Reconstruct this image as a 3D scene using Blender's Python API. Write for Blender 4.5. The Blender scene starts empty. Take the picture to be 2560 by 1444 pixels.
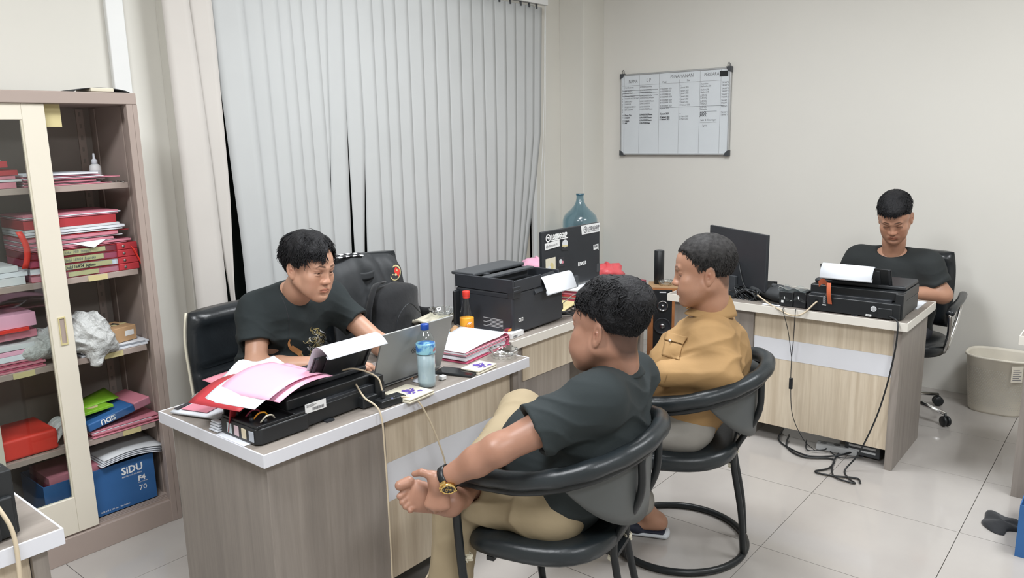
import bpy, math, random
import numpy as np
from mathutils import Vector, Matrix, Euler
random.seed(7); np.random.seed(7)
R = math.radians
SC = bpy.context.scene
COL = SC.collection

# ------------------------------------------------------------------ camera
cam_d = bpy.data.cameras.new('camera'); cam = bpy.data.objects.new('camera', cam_d); COL.objects.link(cam)
F_PX, PITCH, ROLL, YAW = 1948.87, 11.272, -1.136, 39.666
cam_d.sensor_fit = 'HORIZONTAL'; cam_d.sensor_width = 36.0; cam_d.lens = 36.0 * F_PX / 2560.0
cam_d.clip_start = 0.05; cam_d.clip_end = 60
_p, _y, _r = R(PITCH), R(YAW), R(ROLL)
_f = Vector((math.cos(_y)*math.cos(_p), math.sin(_y)*math.cos(_p), -math.sin(_p)))
_rt = _f.cross(Vector((0, 0, 1))).normalized(); _up = _rt.cross(_f)
_r2 = _rt*math.cos(_r) + _up*math.sin(_r); _u2 = -_rt*math.sin(_r) + _up*math.cos(_r)
cam.matrix_world = Matrix(((_r2.x, _u2.x, -_f.x, 0), (_r2.y, _u2.y, -_f.y, 0), (_r2.z, _u2.z, -_f.z, 1.65), (0, 0, 0, 1)))
SC.camera = cam

# ------------------------------------------------------------------ light
world = bpy.data.worlds.new('night'); SC.world = world; world.use_nodes = True
world.node_tree.nodes['Background'].inputs[0].default_value = (0.02, 0.03, 0.035, 1)
world.node_tree.nodes['Background'].inputs[1].default_value = 0.3
SC.view_settings.view_transform = 'Standard'; SC.view_settings.look = 'None'
SC.view_settings.gamma = 1.0; SC.view_settings.use_curve_mapping = False
SC.view_settings.exposure = 0.0
def area(name, loc, sx, sy, power, color=(0.955, 0.985, 1.02)):
    d = bpy.data.lights.new(name, 'AREA'); d.shape = 'RECTANGLE'; d.size = sx; d.size_y = sy
    d.energy = power; d.color = color
    o = bpy.data.objects.new(name, d); o.location = loc; COL.objects.link(o); return o
LAMPS = [(0.1, 1.5), (2.9, 1.9), (0.4, -0.9), (3.4, -0.6)]
POW = [77, 64, 61, 56]
for (lx, ly), pw in zip(LAMPS, POW):
    area('ceiling_panel_light', (lx, ly, 3.07), 1.15, 0.55, pw)

# ------------------------------------------------------------------ materials
MATS = {}
def mat(name, color=(0.5, 0.5, 0.5), rough=0.5, metal=0.0, bump=0.0, bscale=60.0, var=0.0, vscale=8.0, stretch=None,
        spec=0.5, trans=0.0, ior=1.45, emit=0.0, coat=0.0, alpha=1.0, sheen=0.0, color2=None, lo=0.35, hi=0.65, detail=4.0, vcol=None, sss=0.0, bdist=0.002):
    """One procedural Principled material: colour modulated by noise between color and color2, with fine bump."""
    m = bpy.data.materials.new(name); m.use_nodes = True; nt = m.node_tree; N = nt.nodes; L = nt.links
    b = N['Principled BSDF']; b.inputs['Base Color'].default_value = (*color, 1); b.inputs['Roughness'].default_value = rough
    b.inputs['Metallic'].default_value = metal; b.inputs['Specular IOR Level'].default_value = spec
    b.inputs['Transmission Weight'].default_value = trans; b.inputs['IOR'].default_value = ior
    b.inputs['Coat Weight'].default_value = coat; b.inputs['Alpha'].default_value = alpha
    b.inputs['Sheen Weight'].default_value = sheen
    if sss: b.inputs['Subsurface Weight'].default_value = sss; b.inputs['Subsurface Radius'].default_value = (0.012, 0.005, 0.003); b.inputs['Subsurface Scale'].default_value = 1.0
    if emit: b.inputs['Emission Color'].default_value = (*color, 1); b.inputs['Emission Strength'].default_value = emit
    tc = N.new('ShaderNodeTexCoord'); mp = N.new('ShaderNodeMapping'); L.new(tc.outputs['Object'], mp.inputs['Vector'])
    if stretch: mp.inputs['Scale'].default_value = stretch
    col_out = None
    if color2 is None and var: color2 = tuple(c*(1-var) for c in color)
    if color2 is not None:
        n = N.new('ShaderNodeTexNoise'); n.inputs['Scale'].default_value = vscale; n.inputs['Detail'].default_value = detail
        L.new(mp.outputs[0], n.inputs['Vector'])
        r = N.new('ShaderNodeValToRGB'); r.color_ramp.elements[0].position = lo; r.color_ramp.elements[1].position = hi
        r.color_ramp.elements[0].color = (*color2, 1); r.color_ramp.elements[1].color = (*color, 1)
        L.new(n.outputs['Fac'], r.inputs[0]); col_out = r.outputs[0]
    if vcol:
        a = N.new('ShaderNodeAttribute'); a.attribute_name = vcol
        if col_out is None: col_out = a.outputs['Color']
        else:
            mx = N.new('ShaderNodeMix'); mx.data_type = 'RGBA'; mx.blend_type = 'MULTIPLY'; mx.inputs[0].default_value = 1
            L.new(a.outputs['Color'], mx.inputs[6]); L.new(col_out, mx.inputs[7]); col_out = mx.outputs[2]
    if col_out is not None: L.new(col_out, b.inputs['Base Color'])
    if bump:
        n2 = N.new('ShaderNodeTexNoise'); n2.inputs['Scale'].default_value = bscale; n2.inputs['Detail'].default_value = 5
        L.new(mp.outputs[0], n2.inputs['Vector'])
        bp = N.new('ShaderNodeBump'); bp.inputs['Strength'].default_value = bump; bp.inputs['Distance'].default_value = bdist
        L.new(n2.outputs['Fac'], bp.inputs['Height']); L.new(bp.outputs[0], b.inputs['Normal'])
    MATS[name] = m; return m

def wood(name, c1, c2, scale=(14, 14, 1.0), rough=0.45, line=0.5):
    """Vertical grained laminate."""
    m = bpy.data.materials.new(name); m.use_nodes = True; nt = m.node_tree; N = nt.nodes; L = nt.links
    b = N['Principled BSDF']; b.inputs['Roughness'].default_value = rough
    tc = N.new('ShaderNodeTexCoord'); mp = N.new('ShaderNodeMapping'); mp.inputs['Scale'].default_value = scale
    L.new(tc.outputs['Object'], mp.inputs['Vector'])
    n = N.new('ShaderNodeTexNoise'); n.inputs['Scale'].default_value = 1.6; n.inputs['Detail'].default_value = 8; n.inputs['Roughness'].default_value = 0.68
    n.inputs['Distortion'].default_value = 0.35; L.new(mp.outputs[0], n.inputs['Vector'])
    r = N.new('ShaderNodeValToRGB'); e = r.color_ramp.elements; e[0].position = 0.33; e[1].position = 0.66
    e[0].color = (*c2, 1); e[1].color = (*c1, 1); L.new(n.outputs['Fac'], r.inputs[0]); L.new(r.outputs[0], b.inputs['Base Color'])
    MATS[name] = m; return m

mat('wall_paint', (0.70, 0.685, 0.63), 0.7, var=0.03, vscale=1.5, bump=0.08, bscale=40)
mat('wall_paint_back', (0.69, 0.675, 0.63), 0.65, var=0.03, vscale=1.2, bump=0.08, bscale=40)
mat('ceiling_paint', (0.8, 0.79, 0.75), 0.8, var=0.02)
mat('pvc', (0.78, 0.79, 0.78), 0.4, var=0.02)
mat('tile', (0.425, 0.40, 0.375), 0.10, color2=(0.385, 0.36, 0.338), vscale=2.5, detail=5, spec=0.55)
mat('grout', (0.25, 0.23, 0.205), 0.8, var=0.1)
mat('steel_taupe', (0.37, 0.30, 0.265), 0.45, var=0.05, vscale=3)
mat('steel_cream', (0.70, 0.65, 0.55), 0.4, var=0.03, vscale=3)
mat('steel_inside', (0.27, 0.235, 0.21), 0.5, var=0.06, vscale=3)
mat('blind', (0.515, 0.53, 0.53), 0.75, bump=0.15, bscale=500, var=0.03, vscale=4, bdist=0.0006)
mat('blind_warm', (0.60, 0.57, 0.535), 0.75, bump=0.15, bscale=500, var=0.03, vscale=4, bdist=0.0006)
mat('night_glass', (0.012, 0.017, 0.016), 0.25, spec=0.5, color2=(0.02, 0.028, 0.024), vscale=3)
def glassmat(name, tint, rough=0.02, strength=1.0, ior=1.45):
    """Thin clear glass or plastic: mostly see-through with a Fresnel reflection."""
    m = bpy.data.materials.new(name); m.use_nodes = True; nt = m.node_tree; N = nt.nodes; L = nt.links
    N.remove(N['Principled BSDF']); out = N['Material Output']
    t = N.new('ShaderNodeBsdfTransparent'); t.inputs[0].default_value = (*tint, 1)
    g = N.new('ShaderNodeBsdfGlossy'); g.inputs['Roughness'].default_value = rough; g.inputs['Color'].default_value = (1, 1, 1, 1)
    fr = N.new('ShaderNodeFresnel'); fr.inputs[0].default_value = ior
    mu = N.new('ShaderNodeMath'); mu.operation = 'MULTIPLY'; mu.inputs[1].default_value = strength; L.new(fr.outputs[0], mu.inputs[0])
    ge = N.new('ShaderNodeNewGeometry'); iv = N.new('ShaderNodeMath'); iv.operation = 'SUBTRACT'; iv.inputs[0].default_value = 1; L.new(ge.outputs['Backfacing'], iv.inputs[1])
    m2 = N.new('ShaderNodeMath'); m2.operation = 'MULTIPLY'; L.new(mu.outputs[0], m2.inputs[0]); L.new(iv.outputs[0], m2.inputs[1]); m2.use_clamp = True; mu = m2
    mx = N.new('ShaderNodeMixShader'); L.new(mu.outputs[0], mx.inputs[0]); L.new(t.outputs[0], mx.inputs[1]); L.new(g.outputs[0], mx.inputs[2])
    L.new(mx.outputs[0], out.inputs[0]); MATS[name] = m; return m
glassmat('door_glass', (0.90, 0.92, 0.91), 0.03, 1.6)
glassmat('clear_plastic', (0.90, 0.94, 0.95), 0.08, 1.6)
glassmat('blue_plastic', (0.52, 0.68, 0.76), 0.18, 2.0)
glassmat('clear_glass', (0.94, 0.95, 0.95), 0.04, 1.6)
glassmat('water', (0.80, 0.90, 0.95), 0.05, 1.0)
glassmat('crystal', (0.93, 0.945, 0.935), 0.10, 5.0)
wood('wood_grey', (0.30, 0.265, 0.235), (0.215, 0.190, 0.170), (16, 16, 0.9))
wood('wood_top', (0.30, 0.265, 0.235), (0.22, 0.195, 0.172), (1.2, 14, 14), 0.35)
wood('wood_top_side', (0.24, 0.21, 0.185), (0.17, 0.148, 0.128), (14, 1.2, 14), 0.35)
wood('wood_light', (0.70, 0.61, 0.48), (0.50, 0.41, 0.30), (22, 22, 0.8))
mat('white_laminate', (0.70, 0.71, 0.75), 0.35, var=0.02)
mat('edge_white', (0.68, 0.69, 0.74), 0.35, var=0.02)
mat('edge_cream', (0.70, 0.67, 0.61), 0.35, var=0.02)
mat('black_plastic', (0.016, 0.018, 0.020), 0.38, bump=0.05, bscale=600, var=0.1)
mat('black_gloss', (0.010, 0.011, 0.013), 0.12, var=0.05)
mat('dark_plastic', (0.028, 0.031, 0.036), 0.42, bump=0.05, bscale=500, var=0.1)
mat('grey_plastic', (0.06, 0.065, 0.072), 0.4, var=0.1)
mat('printer_grey', (0.036, 0.040, 0.048), 0.38, var=0.08)
mat('leather', (0.014, 0.017, 0.020), 0.30, bump=0.35, bscale=90, spec=0.55, var=0.2, vscale=20)
mat('chair_vinyl', (0.020, 0.026, 0.030), 0.34, bump=0.25, bscale=120, spec=0.5, var=0.25, vscale=9)
mat('chair_shell', (0.085, 0.092, 0.092), 0.45, var=0.06)
mat('tube_black', (0.014, 0.017, 0.019), 0.36, bump=0.1, bscale=100, spec=0.45, var=0.2)
mat('chrome', (0.7, 0.7, 0.7), 0.18, metal=1.0)
mat('steel', (0.45, 0.45, 0.45), 0.3, metal=1.0)
mat('silver_lid', (0.36, 0.37, 0.365), 0.42, metal=0.25, var=0.03)
mat('gold', (0.85, 0.60, 0.22), 0.22, metal=1.0)
mat('paper', (0.70, 0.73, 0.78), 0.75, var=0.02)
mat('paper_grey', (0.62, 0.64, 0.66), 0.75, var=0.04)
mat('paper_pink', (0.80, 0.42, 0.56), 0.7, var=0.03)
mat('folder_pink', (0.60, 0.22, 0.28), 0.65, var=0.08)
mat('folder_rose', (0.42, 0.07, 0.13), 0.6, var=0.1)
mat('folder_red', (0.42, 0.035, 0.045), 0.5, var=0.1)
mat('bright_red', (0.72, 0.045, 0.03), 0.45, var=0.08)
mat('bag_red', (0.60, 0.09, 0.10), 0.4, var=0.15)
mat('maroon', (0.25, 0.04, 0.06), 0.5, var=0.1)
mat('tape_yellow', (0.60, 0.52, 0.27), 0.6, var=0.06)
mat('kraft', (0.48, 0.30, 0.16), 0.75, var=0.08)
mat('box_blue', (0.035, 0.13, 0.34), 0.5, var=0.08)
mat('label_white', (0.75, 0.76, 0.76), 0.5, var=0.03)
mat('ink', (0.03, 0.03, 0.035), 0.6)
mat('ink_grey', (0.18, 0.18, 0.19), 0.6)
mat('print_white', (0.85, 0.86, 0.86), 0.5)
mat('lime', (0.22, 0.48, 0.03), 0.5, var=0.1)
mat('bag_white', (0.50, 0.51, 0.50), 0.35, bump=1.0, bscale=28, var=0.12, vscale=18, bdist=0.02)
mat('board_white', (0.66, 0.70, 0.73), 0.18, var=0.02)
mat('aluminium', (0.55, 0.56, 0.57), 0.35, metal=0.8)
mat('cable_cream', (0.56, 0.47, 0.34), 0.5, var=0.05)
mat('cable_grey', (0.25, 0.23, 0.20), 0.5)
mat('speaker_wood', (0.42, 0.18, 0.07), 0.4, color2=(0.36, 0.14, 0.05), vscale=12)
mat('purple', (0.12, 0.07, 0.38), 0.6, var=0.3, vscale=60)
mat('ivory', (0.66, 0.62, 0.50), 0.5, var=0.05)
mat('orange_tape', (0.52, 0.12, 0.05), 0.35, var=0.1)
mat('sauce_red', (0.50, 0.02, 0.01), 0.15, var=0.1)
mat('label_yellow', (0.80, 0.42, 0.03), 0.4, color2=(0.78, 0.30, 0.03), vscale=30)
mat('cap_blue', (0.012, 0.06, 0.33), 0.35)
mat('cyan', (0.05, 0.50, 0.70), 0.35)
mat('water_label', (0.28, 0.56, 0.66), 0.3, color2=(0.03, 0.16, 0.48), vscale=26, lo=0.42, hi=0.52)
mat('bin_plastic', (0.74, 0.69, 0.59), 0.5, color2=(0.62, 0.585, 0.51), vscale=5)
mat('bin_hole', (0.45, 0.43, 0.39), .6)
mat('cloth_black', (0.012, 0.013, 0.015), 0.85, bump=0.5, bscale=25, sheen=0.2, bdist=0.006)
mat('jacket_grey', (0.030, 0.033, 0.036), 0.62, bump=0.4, bscale=22, bdist=0.006)
mat('led_blue', (0.3, 0.35, 1.0), 0.4, emit=6.0)
mat('lamp_glow', (1.0, 0.98, 0.94), 0.5, emit=3.0)
mat('seam_tan', (0.22, 0.125, 0.05), .8)
mat('flame_orange', (0.55, 0.26, 0.10), .7)
mat('print_gold', (0.42, 0.36, 0.16), .7, color2=(.2, .16, .07), vscale=90)
mat('dusk', (0.02, 0.025, 0.022), 0.9, color2=(0.006, 0.009, 0.008), vscale=3)
M = MATS

# ------------------------------------------------------------------ mesh builder
class MB:
    def __init__(s): s.v = []; s.f = []; s.mi = []; s.m = 0
    def add(s, vs, fs, mx=None):
        o = len(s.v)
        s.v += [tuple(mx @ Vector(p)) if mx is not None else tuple(p) for p in vs]
        for f in fs: s.f.append(tuple(i+o for i in f)); s.mi.append(s.m)
        return s
    def box(s, x0, y0, z0, x1, y1, z1, mx=None):
        v = [(x0,y0,z0),(x1,y0,z0),(x1,y1,z0),(x0,y1,z0),(x0,y0,z1),(x1,y0,z1),(x1,y1,z1),(x0,y1,z1)]
        return s.add(v, [(0,3,2,1),(4,5,6,7),(0,1,5,4),(1,2,6,5),(2,3,7,6),(3,0,4,7)], mx)
    def tube(s, pts, r, n=8, closed=False, mx=None, flat=1.0):
        pts = [Vector(p) for p in pts]; k = len(pts); rs = r if isinstance(r, (list, tuple)) else [r]*k
        vs = []; prev = None
        for i, p in enumerate(pts):
            a = pts[i-1] if (i > 0 or closed) else p; b = pts[(i+1) % k] if (i < k-1 or closed) else p
            t = (b-a).normalized()
            if prev is None:
                ref = Vector((0, 0, 1)) if abs(t.z) < 0.9 else Vector((1, 0, 0)); u = t.cross(ref).normalized()
            else:
                u = (prev - t*prev.dot(t))
                u = u.normalized() if u.length > 1e-6 else t.orthogonal().normalized()
            prev = u; w = t.cross(u)
            for j in range(n):
                an = 2*math.pi*j/n; vs.append(p + (u*math.cos(an) + w*math.sin(an)*flat)*rs[i])
        fs = []
        for i in range(k if closed else k-1):
            for j in range(n):
                a = i*n+j; b = i*n+(j+1) % n; c = ((i+1) % k)*n+(j+1) % n; d = ((i+1) % k)*n+j
                fs.append((a, b, c, d))
        if not closed: fs += [tuple(range(n))[::-1], tuple((k-1)*n+j for j in range(n))]
        return s.add(vs, fs, mx)
    def lathe(s, prof, n=24, c=(0, 0, 0), mx=None, mod=None):
        vs = []; k = len(prof)
        for i, (r, z) in enumerate(prof):
            for j in range(n):
                a = 2*math.pi*j/n; rr = r*(mod(a, i) if mod else 1)
                vs.append((c[0]+rr*math.cos(a), c[1]+rr*math.sin(a), c[2]+z))
        fs = [(i*n+j, i*n+(j+1) % n, (i+1)*n+(j+1) % n, (i+1)*n+j) for i in range(k-1) for j in range(n)]
        flat = abs(prof[0][1]-prof[-1][1]) < 1e-6
        if prof[0][0] > 1e-4 and not flat: fs.append(tuple(range(n))[::-1])
        if prof[-1][0] > 1e-4 and not flat: fs.append(tuple((k-1)*n+j for j in range(n)))
        return s.add(vs, fs, mx)
    def prism(s, poly, z0, z1, mx=None):
        n = len(poly); v = [(x, y, z0) for x, y in poly] + [(x, y, z1) for x, y in poly]
        return s.add(v, [tuple(range(n))[::-1], tuple(range(n, 2*n))] + [(i, (i+1) % n, n+(i+1) % n, n+i) for i in range(n)], mx)
    def sheet(s, fn, nu, nv, th=0.0004, mx=None):
        """fn(u,v)->point; a thin solid sheet."""
        P = [[Vector(fn(i/nu, j/nv)) for j in range(nv+1)] for i in range(nu+1)]
        top = []; bot = []
        for i in range(nu+1):
            for j in range(nv+1):
                du = P[min(i+1, nu)][j]-P[max(i-1, 0)][j]; dv = P[i][min(j+1, nv)]-P[i][max(j-1, 0)]
                nn = du.cross(dv); nn = nn.normalized() if nn.length > 1e-12 else Vector((0, 0, 1))
                top.append(P[i][j]+nn*th/2); bot.append(P[i][j]-nn*th/2)
        I = lambda i, j: i*(nv+1)+j; K = len(top); fs = []
        for i in range(nu):
            for j in range(nv):
                fs.append((I(i, j), I(i+1, j), I(i+1, j+1), I(i, j+1))); fs.append((K+I(i, j), K+I(i, j+1), K+I(i+1, j+1), K+I(i+1, j)))
        for i in range(nu):
            fs.append((I(i, 0), K+I(i, 0), K+I(i+1, 0), I(i+1, 0))); fs.append((I(i, nv), I(i+1, nv), K+I(i+1, nv), K+I(i, nv)))
        for j in range(nv):
            fs.append((I(0, j), I(0, j+1), K+I(0, j+1), K+I(0, j))); fs.append((I(nu, j), K+I(nu, j), K+I(nu, j+1), I(nu, j+1)))
        return s.add(top+bot, fs, mx)

def link(name, me, parent=None, label=None):
    o = bpy.data.objects.new(name, me); COL.objects.link(o)
    if parent is not None: o.parent = parent
    if label: o['label'] = label
    return o
def part(name, mb, m, parent=None, bevel=0.0, smooth=False, label=None, sub=0, seg=2):
    me = bpy.data.meshes.new(name); me.from_pydata([tuple(p) for p in mb.v], [], mb.f)
    for mm in (m if isinstance(m, (list, tuple)) else [m]): me.materials.append(MATS[mm] if isinstance(mm, str) else mm)
    if any(mb.mi): me.polygons.foreach_set('material_index', mb.mi)
    if smooth: me.polygons.foreach_set('use_smooth', [True]*len(me.polygons))
    me.update(); o = link(name, me, parent, label)
    if bevel:
        b = o.modifiers.new('bevel', 'BEVEL'); b.width = bevel; b.segments = seg; b.limit_method = 'ANGLE'; b.angle_limit = R(40)
        me.polygons.foreach_set('use_smooth', [True]*len(me.polygons))
        b.harden_normals = True
    if sub: q = o.modifiers.new('sub', 'SUBSURF'); q.levels = sub; q.render_levels = sub
    return o
def boxp(name, ext, m, parent=None, bevel=0.0, label=None, mx=None):
    return part(name, MB().box(*ext, mx=mx), m, parent, bevel, label=label)
def tag(o, label, cat, group=None):
    o['label'] = label; o['category'] = cat
    if group: o['group'] = group
    return o
def thing(name, label, cat, loc=(0, 0, 0), rz=0.0, group=None):
    o = bpy.data.objects.new(name, None); COL.objects.link(o); o.empty_display_size = 0.1
    o.location = loc; o.rotation_euler = (0, 0, rz); return tag(o, label, cat, group)
def struct(name, mb, m, **k):
    o = part(name, mb, m, **k); o['kind'] = 'structure'; return o
def frame(origin, right, up):
    """Matrix whose x is right, y is up, z is the outward normal."""
    r = Vector(right).normalized(); u = Vector(up); n = r.cross(u).normalized(); u = n.cross(r)
    return Matrix(((r.x, u.x, n.x, origin[0]), (r.y, u.y, n.y, origin[1]), (r.z, u.z, n.z, origin[2]), (0, 0, 0, 1)))
def text(s, size, m, parent, mx, align='LEFT', shear=0.0, sx=1.0, bold=0.0, name='lettering', space=1.0):
    c = bpy.data.curves.new(name, 'FONT'); c.body = s; c.size = size; c.align_x = align; c.shear = shear; c.extrude = 0.0002
    c.offset = bold; c.resolution_u = 2; c.space_character = space; c.materials.append(MATS[m])
    tmp = bpy.data.objects.new(name, c); me = bpy.data.meshes.new_from_object(tmp); me.name = name
    bpy.data.objects.remove(tmp); bpy.data.curves.remove(c)
    o = bpy.data.objects.new(name, me); COL.objects.link(o); o.parent = parent
    o.matrix_local = mx @ Matrix.Diagonal((sx, 1, 1, 1)); return o
def curve_pts(ctrl, n=8):
    """Catmull-Rom through control points."""
    P = [Vector(p) for p in ctrl]; P = [P[0]*2-P[1]] + P + [P[-1]*2-P[-2]]; out = []
    for i in range(1, len(P)-2):
        for k in range(n):
            t = k/n; a, b, c, d = P[i-1], P[i], P[i+1], P[i+2]
            out.append(0.5*((2*b)+(c-a)*t+(2*a-5*b+4*c-d)*t*t+(3*b-a-3*c+d)*t**3))
    out.append(P[-2]); return out
def cable(label, ctrl, r, m, n=8, name='cable'):
    return tag(part(name, MB().tube(curve_pts(ctrl, n), r, 6), m, smooth=True), label, 'cable')
# ------------------------------------------------------------------ room
XW, YW, ZC = 5.37, 3.69, 3.1          # back wall x, window wall y, ceiling
XL, YF = -2.6, -2.8
WX0, WX1, WZ0, WZ1 = 2.02, 4.70, 0.35, 2.56      # window opening in the window wall
b = MB().box(XL, YF, -0.12, XW, YW+0.2, -0.012)
floor = struct('floor', b, 'grout')
tile_me = None
x = 2.84 - 0.6*10; ti = 0
while x < XW:
    y = 0.48 - 0.6*6
    while y < YW:
        x0, x1 = max(x, XL), min(x+0.6, XW); y0, y1 = max(y, YF), min(y+0.6, YW)
        if x1-x0 > 0.02 and y1-y0 > 0.02:
            g = 0.0013
            o = boxp('tile', (x0+g, y0+g, -0.012, x1-g, y1-g, 0.0), 'tile', floor)
        y += 0.6
    x += 0.6
struct('ceiling', MB().box(XL, YF, ZC, XW, YW+0.2, ZC+0.1), 'ceiling_paint')
struct('wall_back', MB().box(XW, YF, -0.1, XW+0.15, YW+0.2, ZC), 'wall_paint_back')
struct('wall_left', MB().box(XL-0.15, YF, -0.1, XL, YW+0.2, ZC), 'wall_paint')
struct('wall_front', MB().box(XL, YF-0.15, -0.1, XW, YF, ZC), 'wall_paint')
w = MB(); w.box(XL, YW, -0.1, WX0, YW+0.15, ZC); w.box(WX1, YW, -0.1, XW, YW+0.15, ZC)
w.box(WX0, YW, -0.1, WX1, YW+0.15, WZ0); w.box(WX0, YW, WZ1, WX1, YW+0.15, ZC)
struct('wall_window', w, 'wall_paint')
struct('trim_1', MB().box(1.895, YW-0.085, 0.0, 1.99, YW, ZC), 'wall_paint', bevel=0.004)     # narrow pilaster left of the window
struct('trim_2', MB().box(5.085, 3.47, 0.0, XW, YW, ZC), 'wall_paint', bevel=0.003)           # corner column
win = thing('window_1', 'dark night window behind the vertical blind', 'window', (0, 0, 0)); win['kind'] = 'structure'
fr = MB(); t = 0.05
for xx in (WX0, (WX0*2+WX1)/3, (WX0+WX1*2)/3, WX1-t): fr.box(xx, YW+0.02, WZ0, xx+t, YW+0.08, WZ1)
fr.box(WX0, YW+0.02, WZ0, WX1, YW+0.08, WZ0+t); fr.box(WX0, YW+0.02, WZ1-t, WX1, YW+0.08, WZ1)
part('window_frame', fr, 'steel_cream', win, 0.004)
part('window_trim', MB().box(WX1, YW-0.02, WZ0-0.3, WX1+0.05, YW+0.02, WZ1+0.05), 'pvc', win, 0.003)
boxp('pane', (WX0, YW+0.045, WZ0, WX1, YW+0.051, WZ1), 'night_glass', win)
# white conduit running down the wall above the cabinet
tag(boxp('conduit', (1.655, YW-0.028, 1.2, 1.735, YW, ZC), 'pvc', bevel=0.006), 'white plastic cable conduit running up the wall above the cabinet', 'conduit')
# ceiling lamps
for i, (lx, ly) in enumerate(LAMPS):
    t_ = thing('ceiling_light', ['white ceiling light panel nearest the steel cabinet', 'white ceiling light panel between the near desk and the far desk', 'white ceiling light panel behind the viewer on the cabinet side', 'white ceiling light panel on the waste basket side'][i], 'ceiling light', (lx, ly, ZC))
    f_ = MB(); f_.box(-0.6, -0.3, -0.02, 0.6, -0.28, 0); f_.box(-0.6, 0.28, -0.02, 0.6, 0.3, 0); f_.box(-0.6, -0.28, -0.02, -0.58, 0.28, 0); f_.box(0.58, -0.28, -0.02, 0.6, 0.28, 0)
    part('frame', f_, 'pvc', t_); boxp('diffuser', (-0.58, -0.28, -0.012, 0.58, 0.28, -0.002), 'lamp_glow', t_)

# ------------------------------------------------------------------ vertical blind
YB = 3.575
bl = thing('vertical_blind', 'pale grey vertical slat blind covering the window, two slats parted', 'blind', (0, 0, 0))
ZT = 2.535
ZB = 0.16
def lin(za, xa, zb, xb, z): return xa + (xb-xa)*(z-za)/(zb-za)
def slat2(L, Rr, yo, tilt, m, bow=0.05):
    """A hanging slat from left/right edge functions of z (lists of (z, x))."""
    zs = [ZT + (ZB-ZT)*i/16 for i in range(17)]
    fl = lambda z, T: float(np.interp(z, [t[0] for t in T][::-1], [t[1] for t in T][::-1]))
    def fn(u, v):
        z = ZT+(ZB-ZT)*u; a, c = fl(z, L), fl(z, Rr)
        return (a+(c-a)*v, YB+yo+tilt*(0.5-v)*0.127+bow*0.03*math.sin(math.pi*v), z)
    o = part('slat', MB().sheet(fn, 16, 4, 0.0008), m, bl, smooth=True)
slat2([(ZT, 1.86), (1.0, 1.885), (ZB, 1.90)], [(ZT, 1.975), (1.84, 2.015), (1.49, 2.030), (1.0, 2.045), (ZB, 2.045)], -0.012, 0.10, 'blind_warm')
slat2([(ZT, 1.985), (1.84, 2.012), (1.15, 2.052), (0.82, 2.082), (ZB, 2.11)], [(ZT, 2.10), (2.16, 2.113), (1.40, 2.117), (0.82, 2.090), (ZB, 2.125)], 0.0, 0.15, 'blind_warm')
slat2([(ZT, 2.095), (2.16, 2.110), (1.40, 2.149), (1.13, 2.164), (ZB, 2.175)], [(ZT, 2.262), (1.17, 2.310), (ZB, 2.335)], -0.008, 0.2, 'blind')
XS = [2.25, 2.344, 2.422, 2.498, 2.591, 2.684, 2.781, 2.884, 2.982, 3.069, 3.159, 3.26, 3.375, 3.483, 3.60, 3.715, 3.828, 3.94, 4.057, 4.174, 4.29, 4.405, 4.50, 4.585]
for i, xs in enumerate(XS):
    wd = 0.127 if i < 20 else 0.122
    k = i/23
    fan = 0.05*(1-k) if i < 6 else 0.0
    pull = 0.0 if i < 18 else -0.25*((i-17)/6)**1.3       # last slats are swept to the left at the bottom
    L_ = [(ZT, xs), (1.65, xs+fan*0.4+pull*0.12), (1.3, xs+fan*0.55+pull*0.38), (0.7, xs+fan*0.8+pull*0.95), (ZB, xs+fan+pull*1.35)]
    R_ = [(z, x_+wd) for z, x_ in L_]
    if i == 5: R_ = [(ZT, 2.80), (1.9, 2.765), (1.634, 2.757), (1.137, 2.715), (ZB, 2.66)]
    if i == 6: L_ = [(ZT, 2.776), (1.634, 2.758), (1.137, 2.733), (ZB, 2.70)]; R_ = [(ZT, 2.90), (1.0, 2.86), (ZB, 2.85)]
    if i == 7: R_ = [(ZT, 3.0), (1.63, 3.004), (0.98, 2.954), (ZB, 2.91)]
    if i == 8: L_ = [(ZT, 2.982), (1.63, 3.004), (0.98, 2.978), (ZB, 2.965)]
    slat2(L_, R_, 0.0, 0.035 + (0.10 if i in (0, 1) else 0.04 if i == 2 else 0) + 0.01*math.sin(i*1.7), 'blind', 0.02)
part('rail', MB().box(1.80, YB-0.022, ZT+0.018, 4.76, YB+0.022, ZT+0.055), 'pvc', bl, 0.004)
hk = MB()
for xs in XS: hk.box(xs+0.055, YB-0.006, ZT-0.012, xs+0.068, YB+0.004, ZT+0.02)
o = part('slat_hanger', hk, 'grey_plastic', bl); o['kind'] = 'stuff'
part('control_cord', MB().tube(curve_pts([(4.735, YB-0.01, ZT+0.02), (4.70, YB-0.012, 1.7), (4.655, YB-0.01, 1.2), (4.66, YB-0.01, 0.62)], 6), 0.0022, 6), 'pvc', bl, smooth=True)
part('control_cord', MB().tube(curve_pts([(4.745, YB-0.01, ZT+0.02), (4.72, YB-0.012, 1.7), (4.70, YB-0.01, 1.2), (4.70, YB-0.01, 0.62)], 6), 0.0022, 6), 'pvc', bl, smooth=True)

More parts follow.
